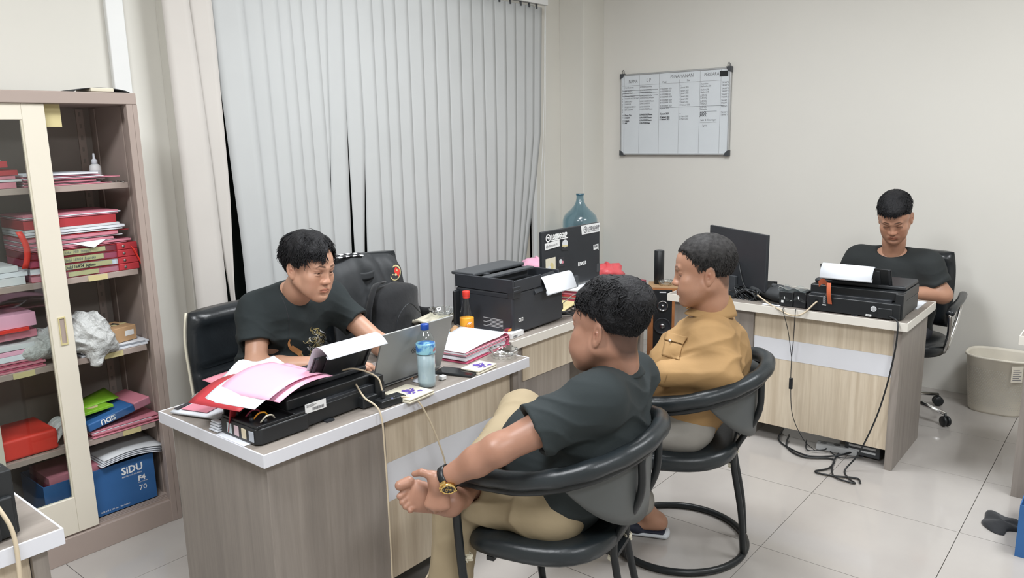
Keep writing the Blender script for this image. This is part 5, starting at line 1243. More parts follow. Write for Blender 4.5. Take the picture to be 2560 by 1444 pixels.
# speakers
t = thing('floor_speaker', 'wooden tower speaker with a black front between the two desks', 'speaker', (4.70, 2.55, 0), R(-62))
part('cabinet_body', MB().box(-.10, -.09, .0, .10, .13, .61), 'speaker_wood', t, .004)
part('front_panel', MB().box(-.062, -.0925, .02, .062, -.089, .595), 'black_plastic', t, .002)
part('top_plate', MB().box(-.10, -.09, .6102, .10, .13, .6112), 'kraft', t)
for z, r_ in ((.485, .034), (.345, .058), (.15, .058)):
    mx = frame((0, -.093, z), (1, 0, 0), (0, 0, 1)); d_ = part('driver', MB().lathe([(r_, .0), (r_, .006), (r_*.9, .008), (r_*.84, .004), (r_*.35, -.006+.008), (r_*.30, .004)], 30, mx=mx), 'dark_plastic', t, smooth=True)
    part('driver_cap', MB().lathe([(r_*.33, .003), (r_*.28, .008), (r_*.15, .012), (.0001, .013)], 20, mx=mx), 'steel', d_, smooth=True)
    if r_ < .04: part('driver_ring', MB().lathe([(r_*.86, .006), (r_*.98, .009), (r_*1.05, .006)], 30, mx=mx), 'chrome', d_, smooth=True)
part('maker_bar', MB().box(-.022, -.0935, .575, .022, -.0925, .583), 'paper_grey', t)
t = thing('slim_speaker', 'slim black upright speaker standing on the wooden speaker', 'speaker', (4.73, 2.60, .6118), R(-62))
part('body', MB().lathe([(.030, .0), (.034, .004), (.034, .228), (.030, .232), (.001, .232)], 28, mod=lambda a, i: 1.0), 'black_plastic', t, smooth=True); part('top_ring', MB().lathe([(.026, .2325), (.030, .2335), (.0335, .229)], 28), 'grey_plastic', t, smooth=True)
t = thing('desk_speaker', 'small black box speaker beside the plain monitor', 'speaker', (4.03, 1.965, .7508), R(-70))
part('body', MB().box(-.045, -.05, .004, .045, .05, .155), 'black_plastic', t, .006); part('grille', MB().box(-.038, -.0515, .012, .038, -.0505, .145), 'dark_plastic', t, .002)
t = thing('wide_monitor_stand', 'x', 'x') if False else None

# ------------------------------------------------------------------ far desk extras
def pouch():
    b = MB(); vs = []; n, m_ = 24, 12
    for j in range(m_+1):
        ph = math.pi*j/m_
        for i in range(n):
            a = 2*math.pi*i/n; r_ = 1+.09*math.sin(3*a+3*ph)+.06*math.sin(7*a-2*ph); x = .07*r_*math.sin(ph)*math.cos(a); y = .185*r_*math.sin(ph)*math.sin(a)
            vs.append((4.02+x+.04*math.sin(a), 1.52+y, .752+max(0.0, .042-.045*math.cos(ph)*(1+.2*math.sin(4*a)))))
    b.add(vs, [(j*n+i, j*n+(i+1) % n, (j+1)*n+(i+1) % n, (j+1)*n+i) for j in range(m_) for i in range(n)])
    tag(part('cloth_pouch', b, 'jacket_grey', smooth=True), 'limp dark cloth pouch behind the far desk cables', 'pouch')
pouch()
for k in range(1):
    pts = []
    for i in range(70):
        a = i*.83; pts.append((3.99+.045*math.cos(a)+.012*math.sin(i*2.1), 1.655+.070*math.sin(a*1.07)+.01*math.cos(i*1.7), .775+.032*math.sin(i*1.31)))
    tag(part('cable_bundle', MB().tube(curve_pts(pts, 4), .0048, 6), 'black_plastic', smooth=True), 'tangled bundle of black cables in front of the plain monitor', 'cable')
cable('grey cable rising to the back of the plain monitor', [(4.06, 1.74, .93), (4.02, 1.71, .88), (4.0, 1.68, .82), (3.96, 1.62, .79), (3.93, 1.52, .757), (3.90, 1.45, .757)], .004, 'black_plastic')
cable('grey cable drooping over the far desk edge into the printer', [(3.96, 1.60, .79), (3.90, 1.50, .757), (3.855, 1.43, .745), (3.845, 1.37, .725), (3.85, 1.31, .735), (3.875, 1.26, .79), (3.892, 1.252, .80)], .0042, 'cable_cream')
tag(part('plastic_film', MB().sheet(lambda u, v: (3.90+.10*u+.01*math.sin(8*v), 1.72+.14*v, .756+.010*abs(math.sin(7*u+5*v))), 12, 10, .0008), 'clear_plastic', smooth=True), 'crinkled clear plastic film on the far desk', 'plastic')
tag(boxp('card', (3.885, 1.44, .7512, 3.915, 1.53, .7528), 'paper'), 'white card under the cable on the far desk', 'card')
tag(boxp('document_box', (4.15, 1.60, .7508, 4.26, 1.78, .80), 'label_white', bevel=.002), 'white box behind the plain monitor', 'box')
t = thing('receipt_printer', 'black boxes wrapped in clear plastic beside the far desk printer', 'box', (3.915, 1.385, .7508), R(-90))
part('carton', MB().box(-.065, -.01, 0, .006, .08, .078), 'black_plastic', t, .005); part('carton', MB().box(.008, -.006, 0, .072, .08, .085), 'black_plastic', t, .005)
part('small_label', MB().box(-.052, -.0115, .020, -.040, -.0105, .032), 'label_white', t)
part('wrap', MB().sheet(lambda u, v: (-.070+.146*u, -.018+.02*math.sin(3*v)+.004*math.sin(14*u+6*v), .035+.060*v+.006*math.sin(11*u)), 18, 10, .0008), 'clear_plastic', t, smooth=True)
part('wrap', MB().sheet(lambda u, v: (-.070+.146*u, -.015+.10*v, .092+.007*math.sin(13*u+7*v)), 18, 10, .0008), 'clear_plastic', t, smooth=True)
tag(boxp('letter', (4.20, .862, .7512, 4.40, 1.02, .754), 'paper', mx=Matrix.Rotation(0, 4, 'Z')), 'white papers at the back corner of the far desk', 'paper')
# cables of the far desk
t_ = 'tube'
cable('thin black wire hanging down the far desk panel, left strand', [(3.86, 1.405, .757), (3.842, 1.402, .74), (3.850, 1.375, .64), (3.852, 1.350, .50)], .0018, 'black_plastic')
cable('thin black wire with an inline switch down the middle of the far desk panel', [(3.86, 1.342, .757), (3.842, 1.340, .74), (3.850, 1.345, .60), (3.852, 1.350, .50), (3.850, 1.347, .36), (3.850, 1.330, .20), (3.855, 1.27, .08), (3.90, 1.22, .012)], .0020, 'black_plastic')
tag(boxp('inline_switch', (3.845, 1.338, .335, 3.858, 1.356, .395), 'black_plastic', bevel=.003), 'small black inline switch on the hanging wire', 'switch')
cable('black power cord from the far desk printer to the floor', [(3.886, .915, .770), (3.862, .875, .760), (3.838, .862, .72), (3.835, .868, .60), (3.838, .895, .42), (3.83, .93, .26), (3.80, .985, .09), (3.76, 1.03, .010), (3.68, .99, .008), (3.64, .95, .008), (3.66, 1.05, .008), (3.80, 1.10, .008), (3.95, 1.12, .008)], .0042, 'black_plastic', 10)
cable('black cord looping far out on the floor in front of the far desk', [(4.02, 1.40, .02), (3.88, 1.36, .008), (3.80, 1.25, .008), (3.86, 1.12, .008), (3.74, 1.10, .008), (3.66, 1.14, .008), (3.66, 1.06, .008), (3.70, .96, .008), (3.66, .93, .008)], .0046, 'black_plastic', 10)
cable('black cord lying under the far desk panel', [(4.10, 1.46, .02), (3.95, 1.43, .008), (3.86, 1.33, .008), (3.83, 1.22, .008), (3.90, 1.12, .012), (3.98, 1.06, .02)], .0046, 'black_plastic', 10)
cable('thinner black cord tangled under the far desk panel', [(4.00, 1.30, .02), (3.90, 1.26, .008), (3.93, 1.18, .02), (4.00, 1.20, .008), (3.90, 1.10, .008), (3.95, 1.00, .02)], .003, 'black_plastic', 10)
t = thing('computer_case', 'grey computer case standing on the floor under the far desk', 'computer', (3.98, .93, 0), 0)
part('case', MB().box(0, 0, .01, .30, .17, .40), 'grey_plastic', t, .004)
for k in range(4): part('expansion_slot', MB().box(-.002, .02, .03+k*.022, .0, .15, .040+k*.022), 'paper_grey', t)
t = thing('power_strip', 'light grey power strip under the far desk panel', 'power strip', (3.99, 1.14, 0), R(8))
part('body', MB().box(-.03, -.10, .0, .03, .10, .035), 'paper_grey', t, .006)
for k in range(3): part('socket', MB().lathe([(.0001, .0355), (.017, .0355)], 18, c=(0, -.065+k*.065, 0)), 'dark_plastic', t)

# ------------------------------------------------------------------ bin, cloth, carton
def bin_():
    t = thing('waste_basket', 'cream perforated plastic waste basket by the far wall', 'waste basket', (5.17, .60, 0))
    p = 3.0
    def pt(a, r, z, g=0): c, s_ = math.cos(a), math.sin(a); q = 1/((abs(c)**p+abs(s_)**p)**(1/p)); return ((r+g)*q*c*.82, (r+g)*q*s_, z)
    n = 72; zs = [.0, .02, .30, .335]; rs = [.135, .140, .170, .174]
    b = MB(); vs = []
    prof = [(.135, 0), (.140, .012), (.170, .325), (.178, .330), (.178, .340), (.168, .340), (.164, .325), (.132, .012), (.001, .010)]
    for r, z in prof:
        for i in range(n): vs.append(pt(2*math.pi*i/n, r, z))
    b.add(vs, [(j*n+i, j*n+(i+1) % n, (j+1)*n+(i+1) % n, (j+1)*n+i) for j in range(len(prof)-1) for i in range(n)]+[tuple(range(n))[::-1]])
    part('tub', b, 'bin_plastic', t, smooth=True)
    h = MB()
    for j in range(22):
        z = .045+j*.0105; r = .140+.030*(z-.012)/.313+.0006
        for i in range(0, 84):
            a = 2*math.pi*(i+.5*(j % 2))/84
            if abs(((a-R(215)+math.pi) % (2*math.pi))-math.pi) < .30 and z > .20: continue
            ps = [pt(a+da, r, z+dz, .0004) for da, dz in ((-.020, 0), (0, .0028), (.020, 0), (0, -.0028))]; h.add(ps, [(0, 1, 2, 3)])
    o = part('perforation', h, 'bin_hole', t); o['kind'] = 'stuff'
    mx = frame(pt(R(212), .1735, .262), (.60, -.80, 0), (0, 0, 1)); part('label', MB().box(-.032, -.045, 0, .032, .05, .003, mx=mx), 'bin_plastic', t, .004)
    l = MB()
    for k in range(6): l.box(-.024, -.03+k*.011, .0032, .022-.010*(k % 2), -.026+k*.011, .0036, mx=mx)
    part('label_print', l, 'ink_grey', t)
bin_()
s_ = MB(); vs = []; n, m_ = 30, 8
for j in range(m_+1):
    k = j/m_
    for i in range(n):
        a = 2*math.pi*i/n; r_ = (1+.12*math.sin(3*a+1)+.06*math.sin(5*a))*(1-.0*k)
        L_ = .115*r_*(1-k**3) ; x = L_*math.cos(a)*(1.0)*(1-.35*(math.sin(a-2.6) > .5)); y = .075*r_*(1-k**3)*math.sin(a); z = .002+.020*k+.006*math.sin(4*a)*(k*(1-k)*4)
        vs.append((3.615+x*.8-y*.35, .350+y+x*.30, max(.002, z)))
s_.add(vs, [(j*n+i, j*n+(i+1) % n, (j+1)*n+(i+1) % n, (j+1)*n+i) for j in range(m_) for i in range(n)]+[tuple(range(n))[::-1]])
tag(part('hat', s_, 'cloth_black', smooth=True), 'crumpled dark cloth cap lying on the floor tiles', 'cap')
def ream_box(label, loc, rz, W, D, H, bigtext=True):
    t = thing('paper_carton', label, 'carton', loc, rz)
    b = MB(); th = .004; b.box(0, 0, 0, W, th, H); b.box(0, D-th, 0, W, D, H); b.box(0, th, 0, th, D-th, H); b.box(W-th, th, 0, W, D-th, H); b.box(th, th, 0, W-th, D-th, th)
    part('carton', b, 'box_blue', t, .001)
    L_ = frame((0, -.0006, 0), (1, 0, 0), (0, 0, 1))
    return t, L_
t, L_ = ream_box('blue open paper carton cut by the right edge, dark cap lying beside it', (3.365, .277, 0), R(-90), .30, .40, .215)
text('SiDU', .06, 'print_white', t, L_ @ Matrix.Translation((.055, .10, 0)), bold=.001); text('KERTAS MULTIFUNGSI', .012, 'print_white', t, L_ @ Matrix.Translation((.055, .075, 0)))
# ------------------------------------------------------------------ cabinet contents
def stack(name, label, cat, x0, x1, z, items, y0=3.262, y1=3.50, grp=None):
    """items = (material, thickness, dx0, dx1, dy)."""
    t = thing(name, label, cat, (0, 0, 0)); zz = z+.0008
    for k, (m_, th, a, b_, dy) in enumerate(items):
        sag = random.uniform(-.002, .002)
        n_ = 'folder' if ('folder' in m_ or 'red' in m_ or 'maroon' in m_) else 'sheaf'
        part(n_, MB().add([(x0+a, y0+dy, zz), (x1+b_, y0+dy, zz), (x1+b_, y1, zz), (x0+a, y1, zz), (x0+a, y0+dy, zz+th), (x1+b_, y0+dy, zz+th+sag), (x1+b_, y1, zz+th+sag), (x0+a, y1, zz+th)], [(0, 3, 2, 1), (4, 5, 6, 7), (0, 1, 5, 4), (1, 2, 6, 5), (2, 3, 7, 6), (3, 0, 4, 7)]), m_, t, .0008)
        zz += th+.0016
    return t, zz
J = lambda: random.uniform(-.02, .02)
stack('paper_pile', 'loose pink and white papers on the top cabinet shelf beside the dropper bottle', 'document stack', 1.10, 1.41, SH[3], [('folder_pink', .004, 0, .01, 0), ('paper', .003, 0, -.03, .01), ('folder_pink', .006, 0, -.05, 0), ('paper_grey', .004, 0, -.01, .01), ('folder_pink', .003, 0, .04, -.01), ('paper', .003, 0, -.02, 0), ('folder_pink', .005, 0, -.03, .01), ('paper', .006, 0, -.04, 0)])
t = thing('dropper_bottle', 'small white dropper bottle at the back of the top cabinet shelf', 'bottle', (1.435, 3.44, SH[3]+.0005))
part('body', MB().lathe([(.001, 0), (.021, 0), (.022, .004), (.022, .060), (.018, .068), (.010, .072)], 24), 'label_white', t, smooth=True); part('cap', MB().lathe([(.0115, .071), (.0115, .088), (.005, .094), (.004, .115), (.001, .116)], 20), 'paper', t, smooth=True); part('bottle_label', MB().lathe([(.0222, .012), (.0225, .014), (.0225, .046), (.0222, .048)], 24), 'paper_grey', t, smooth=True)
t = thing('keys', 'bunch of small metal keys at the front of the top cabinet shelf', 'keys', (1.43, 3.29, SH[3]+.001))
for k in range(5):
    a = k*1.1; mx = Matrix.Translation((.02*k-.04, .01*math.sin(3*k), .002*(k % 2))) @ Matrix.Rotation(a, 4, 'Z')
    part('key', MB().lathe([(.004, 0), (.010, 0), (.010, .002), (.004, .002)], 14, mx=mx).box(.009, -.003, 0, .036, .003, .002, mx=mx), 'steel', t)
# second shelf: binders with taped labels at the bottom, folders above
y0 = 3.258; zz = SH[2]+.001
names = ['', 'Judol 16/8/24  Sugiono', 'Judol 16/8/24  Ropi dkk', 'Judol  19/8  Samsuri']
for k, (th, m_, tapew) in enumerate(((.026, 'folder_pink', .115), (.026, 'paper', .17), (.028, 'folder_rose', .14), (.026, 'maroon', .15))):
    t = thing('binder', ['bottom binder of the second shelf, blank yellow tape on its spine', 'binder second from the bottom of its stack, clear handwriting on yellow tape', 'binder third from the bottom of its stack, faded writing on tape', 'binder topmost of the taped ones, a red ribbon over its end'][k], 'binder', (0, 0, zz), 0, 'taped binders on the second shelf')
    part('cover', MB().box(1.08, y0, 0, 1.46, 3.50, .0012).box(1.08, y0, th-.0012, 1.46, 3.50, th), 'folder_red', t)
    part('sheaf', MB().box(1.08, y0+.004, .0016, 1.44, 3.49, th-.0016), m_, t)
    part('red_spine_end', MB().box(1.405, y0-.004, -.0005, 1.488, 3.50, th+.0005), 'folder_red', t, .003)
    part('ring', MB().lathe([(.0035, 0), (.006, .0015), (.0035, .002)], 14, mx=frame((1.43, y0-.0045, th/2), (1, 0, 0), (0, 0, 1))), 'steel', t, smooth=True)
    part('tape', MB().box(1.21-.01*k, y0-.002, .004, 1.21+tapew, y0-.0005, th-.004), 'tape_yellow', t, label='yellow paper tape with handwriting' if k else 'blank yellow paper tape')
    if names[k]: text(names[k], .016, 'ink' if k == 1 else 'ink_grey', t, frame((1.205, y0-.0026, .008), (1, 0, 0), (0, 0, 1)), shear=.2, sx=.75, bold=.0004 if k == 1 else 0)
    part('clear_sleeve', MB().box(1.18, y0-.0036, .001, 1.40, y0-.003, th-.001), 'clear_plastic', t)
    zz += th+.002
b = MB().sheet(lambda u, v: (1.455+.035*u+.012*v, y0-.010-.012*v, SH[2]+.105-.085*u-.02*v), 6, 3, .001); tag(part('ribbon', b, 'bright_red', smooth=True), 'bright red ribbon hanging at the right end of the binders', 'ribbon')
t, zz = stack('document_stack', 'pink folders with a white sheet sticking out above the taped binders', 'document stack', 1.08, 1.47, zz, [('folder_pink', .004, 0, -.02, 0), ('folder_pink', .008, 0, .0, 0), ('paper', .003, 0, -.06, .002), ('folder_pink', .010, 0, -.07, 0), ('paper_grey', .004, 0, -.03, .006), ('folder_pink', .012, 0, -.05, .0), ('folder_red', .003, 0, -.005, -.002)], y0=3.262)
part('hanging_sheet', MB().add([(1.24, 3.262, zz-.038), (1.37, 3.260, zz-.034), (1.31, 3.236, zz-.060)], [(0, 1, 2)]).add([(1.24, 3.263, zz-.0385), (1.31, 3.237, zz-.0605), (1.37, 3.261, zz-.0345)], [(0, 1, 2)]), 'paper', t)
t, zz = stack('document_stack', 'white papers and a thick red folder at the top of the second cabinet shelf', 'document stack', 1.08, 1.44, zz, [('paper_grey', .006, 0, -.0, 0), ('paper', .010, 0, .01, 0), ('paper_grey', .008, 0, -.01, 0), ('folder_red', .034, 0, -.02, .004), ('folder_pink', .004, 0, -.01, 0), ('paper', .003, 0, .0, 0), ('folder_pink', .006, 0, -.01, .0)], y0=3.262)
# third shelf
t, z_ = stack('paper_pile', 'white papers under the brown carton on the third cabinet shelf', 'paper', 1.22, 1.50, SH[1], [('paper', .007, 0, -.01, 0), ('paper', .007, .01, .0, .01), ('paper', .006, 0, -.02, 0)])
t = thing('small_carton', 'brown cardboard box with a white label on the third cabinet shelf', 'box', (1.375, 3.33, z_), R(14))
part('carton', MB().box(-.075, -.055, 0, .075, .075, .062), 'kraft', t, .002); part('small_label', MB().box(.020, -.0562, .022, .062, -.0552, .044), 'label_white', t); part('tape_strip', MB().box(-.075, .0, .0622, .075, .02, .0632), 'tape_yellow', t); part('black_clip', MB().sheet(lambda u, v: (-.05+.09*u, .0+.04*v, .066+.006*math.sin(6*u)), 6, 4, .003), 'dark_plastic', t)
def bag():
    s = Sdf()
    s.ell((1.255, 3.30, .895), (.095, .085, .085), k=0); s.ell((1.15, 3.32, .88), (.09, .08, .06), k=.05); s.ell((1.05, 3.32, .86), (.07, .07, .05), k=.05)
    s.cap((1.275, 3.245, .85), (1.26, 3.226, .785), .045, .026, k=.04); s.cap((1.31, 3.25, .86), (1.34, 3.25, .825), .04, .025, k=.04)
    s.disp = lambda P: folds(P, (1.25, 3.3, .88), (1, .2, .5), (-.4, 0, 1), .2, 130, .006)+folds(P, (1.25, 3.3, .88), (-.5, .2, 1), (1, 0, .4), .2, 170, .004, 2)
    V, Q = mesh_of(s, .005, 0); return tag(np_mesh('plastic_bag', V, Q, ['bag_white']), 'crumpled white plastic bag hanging over the third cabinet shelf', 'bag')
bag()
# fourth shelf
t, z_ = stack('document_stack', 'pink folders under the blue paper wrapper on the fourth cabinet shelf', 'document stack', 1.22, 1.50, SH[0], [('folder_pink', .004, 0, .0, -.01), ('folder_pink', .004, .01, -.02, 0), ('folder_pink', .006, 0, .01, -.005), ('paper', .003, 0, -.03, 0), ('folder_pink', .006, 0, -.0, 0)])
t = thing('ream_wrapper', 'blue and pink paper wrapper printed SiDU on the fourth cabinet shelf', 'wrapper', (1.21, 3.252, z_+.002), R(4))
rot = Matrix.Rotation(R(-9), 4, 'Y')
part('wrapper', MB().box(0, 0, 0, .20, .20, .034, mx=rot), 'box_blue', t, .006); part('pink_end', MB().box(.20, .002, .0, .275, .20, .036, mx=rot), 'folder_pink', t, .006)
text('SiDU', .030, 'print_white', t, rot @ frame((.115, -.0012, .029), (-1, 0, 0), (0, 0, -1)), bold=.0008)
part('clear_sleeve', MB().box(.10, -.002, .002, .27, -.0014, .036, mx=rot), 'clear_plastic', t)
t = thing('booklet', 'lime green booklet lying on the blue wrapper', 'booklet', (1.205, 3.275, z_+.068), R(10))
part('pages', MB().box(0, 0, 0, .13, .17, .012), 'lime', t, .002); part('cover_emblem', MB().lathe([(.0001, .0128), (.024, .0125)], 18, c=(.065, .05, 0)), 'tape_yellow', t)
part('loose_flap', MB().sheet(lambda u, v: (.02+.17*u, .05+.10*v, .014+.03*v*u), 6, 4, .001), 'lime', t, smooth=True)
# bottom
t, L_ = ream_box('blue SiDU F4 paper carton on the cabinet floor', (1.02, 3.272, .1085), 0, .44, .24, .205)
tl = lambda s, x, z, sz, b_=0, sx=1: text(s, sz, 'print_white', t, L_ @ Matrix.Translation((x, z, 0)), bold=b_, sx=sx)
tl('SiDU', .300, .148, .045, .0012, .95); tl('KERTAS MULTIFUNGSI', .300, .134, .0085); tl('F4', .365, .100, .030, .0012, 1.1); tl('215 x 330 mm', .365, .090, .007); tl('70', .365, .055, .032, 0, 1.1)
tl('TRUE', .085, .040, .036, .001); tl('SIZE 215 x 330 mm   500 lembar', .20, .012, .009); tl('E', .172, .040, .030, .001)
t, z_ = stack('document_stack', 'dark red folders behind the blue carton on the cabinet floor', 'document stack', 1.10, 1.478, .109, [('folder_pink', .030, 0, .0, 0), ('folder_rose', .022, 0, -.01, 0), ('folder_pink', .012, 0, .0, .01), ('folder_rose', .020, 0, -.02, 0), ('folder_pink', .018, 0, -.01, .0)], y0=3.52-.0, y1=3.598)
t, z_ = stack('document_stack', 'pink folders inside the blue carton', 'document stack', 1.05, 1.25, .12, [('folder_pink', .10, 0, 0, .02), ('folder_rose', .08, 0, 0, .02), ('folder_pink', .03, 0, .02, .01)], y0=3.28, y1=3.50)
t = thing('paper_pile', 'curled white papers lying on the blue carton', 'paper', (0, 0, 0))
for k in range(4): part('sheet', MB().sheet(lambda u, v: (1.235+.255*u+.004*k, 3.245+.22*v, .3275+.008*k+.020*math.sin(math.pi*u*.9)-.018*(1-v)*u), 10, 5, .0015), 'paper' if k < 3 else 'paper_grey', t, smooth=True)
# behind the glass
stack('document_stack', 'red and white folders behind the glass on the top shelf', 'document stack', .72, 1.075, SH[3], [('folder_pink', .022, 0, .0, 0), ('paper_grey', .008, 0, .02, 0), ('folder_pink', .012, 0, 0, 0), ('folder_red', .020, 0, .01, 0), ('paper', .006, 0, -.05, 0), ('folder_red', .022, 0, -.02, 0), ('paper', .004, 0, -.04, 0)])
t, z_ = stack('document_stack', 'grey and pink folders behind the glass on the second shelf', 'document stack', .72, 1.06, SH[2], [('paper_grey', .030, 0, 0, 0), ('paper', .018, 0, .01, 0), ('paper_grey', .02, 0, -.02, 0)])
tag(part('ribbon', MB().sheet(lambda u, v: (1.045+.022*v+.02*math.sin(3*u), 3.250, SH[2]+.20-.14*u), 6, 2, .001), 'bright_red', smooth=True), 'bright red ribbon seen through the glass door', 'ribbon')
stack('document_stack', 'pink notebooks behind the glass on the third shelf', 'document stack', .72, 1.09, SH[1], [('folder_pink', .007, 0, 0, 0), ('folder_rose', .007, 0, -.01, 0), ('folder_pink', .007, 0, .0, 0), ('folder_rose', .007, 0, -.01, 0), ('folder_pink', .007, 0, -.0, 0), ('paper', .020, 0, -.05, 0), ('paper_pink', .018, 0, 0, 0), ('paper_grey', .02, 0, -.03, 0)])
stack('document_stack', 'wide pink folder pile high on the third shelf behind the glass', 'document stack', .70, 1.05, SH[1]+.12, [('folder_pink', .03, 0, .03, .02), ('bright_red', .012, 0, 0, .0), ('paper_pink', .05, 0, .03, .01)])
tag(boxp('folder_box', (.75, 3.27, SH[0]+.001, 1.10, 3.50, SH[0]+.085), 'bright_red', bevel=.012), 'bright red plastic folder box behind the glass on the fourth shelf', 'box')
t = thing('plastic_bag', 'clear and white crinkled bag beside the red folder box', 'bag', (0, 0, 0)); part('film', MB().sheet(lambda u, v: (1.09+.11*u, 3.27+.15*v, SH[0]+.02+.05*math.sin(math.pi*u)+.02*math.sin(9*v)), 12, 8, .001), 'bag_white', t, smooth=True)
s = Sdf(); s.ell((1.00, 3.38, .17), (.10, .09, .055), k=0); s.ell((.93, 3.36, .15), (.08, .08, .04), k=.03); s.disp = lambda P: .006*np.sin(P[:, 0]*80)*np.sin(P[:, 2]*70)
# top of cabinet
t = thing('open_book', 'old open book in a dark cover lying on top of the cabinet', 'book', (1.42, 3.30, CH+.0008), R(2))
part('cover', MB().sheet(lambda u, v: (-.11+.22*u, -.04+.14*v, .003+.016*math.sin(math.pi*u)**.6), 14, 3, .003), 'jacket_grey', t, smooth=True); part('pages', MB().box(-.045, -.046, .004, .045, .08, .019), 'ivory', t, .003)
tag(part('cap', MB().lathe([(.06, 0), (.065, .01), (.05, .045), (.001, .055)], 24, c=(.99, 3.36, CH+.001)), 'maroon', smooth=True), 'brown cap at the left on top of the cabinet', 'cap')

# ------------------------------------------------------------------ printer on the bottom left desk
p4_ = ink_printer('black printer on the bottom left desk, white paper and a cream plug at its back', (.10, 1.965, .7508), 0, W=.455, tank=False, sup=(.10, .34), H=.165, sup_top=.26)
part('plug', MB().box(.392, -.018, .105, .416, .004, .125), 'grey_plastic', p4_, .004)
flop_paper('white paper hanging from the bottom left printer', .25, .475, [(2.10, .93), (2.07, .99), (2.03, 1.04), (2.0, 1.045), (1.96, 1.02), (1.93, .96), (1.92, .86)], 2)
cable('thick cream cable from the bottom left printer down past its desk edge', [(.504, 1.950, .862), (.512, 1.935, .84), (.525, 1.922, .79), (.525, 1.912, .72), (.515, 1.905, .62), (.495, 1.90, .50), (.49, 1.90, .30), (.50, 1.88, .06)], .0052, 'cable_cream', 8)
# ------------------------------------------------------------------ people
class Decal:
    """Flat print, seams and flaps laid on a cloth mesh where the photo shows them."""
    def __init__(s, ob, off=.0012):
        from mathutils.bvhtree import BVHTree
        me = ob.data; s.ob = ob; s.off = off; s.g = {}; s.bvh = BVHTree.FromPolygons([v.co.copy() for v in me.vertices], [tuple(p.vertices) for p in me.polygons])
    def hit(s, px, py, off=None):
        C0 = Vector((0, 0, 1.65)); d = Vector(atd(px, py, 1.0))-C0; d.normalize(); h_, n_, _, _ = s.bvh.ray_cast(C0, d)
        return (h_+n_*(s.off if off is None else off)) if h_ is not None else None
    def S(s, pts, w0, m, w1=None, off=None, name='shirt_print'):
        P = curve_pts([(a, b_, 0) for a, b_ in pts], 6); vs = []
        for i, p in enumerate(P):
            t = (P[min(i+1, len(P)-1)]-P[max(i-1, 0)]).normalized(); k = i/(len(P)-1); w = w0+((w0 if w1 is None else w1)-w0)*k
            a_ = s.hit(p.x-t.y*w/2, p.y+t.x*w/2, off); c_ = s.hit(p.x+t.y*w/2, p.y-t.x*w/2, off)
            if a_ is None or c_ is None or (vs and (a_-vs[-2]).length > .06): return
            vs += [a_, c_]
        s.g.setdefault((name, m), MB()).add(vs, [(2*i, 2*i+1, 2*i+3, 2*i+2) for i in range(len(P)-1)])
    def flap(s, quad, m, off, name, n=8):
        """Raised cloth patch from four photo corners."""
        (a, b, c, d) = [Vector((x, y, 0)) for x, y in quad]
        def fn(u, v):
            p = (a*(1-u)+b*u)*(1-v)+(d*(1-u)+c*u)*v; h = s.hit(p.x, p.y, off); return h if h is not None else Vector(atd(p.x, p.y, 2.7))
        part(name, MB().sheet(fn, n, n, .003), m, s.ob, smooth=True)
    def done(s):
        for (nm, m_), b in s.g.items(): part(nm, b, m_, s.ob)['kind'] = 'stuff'

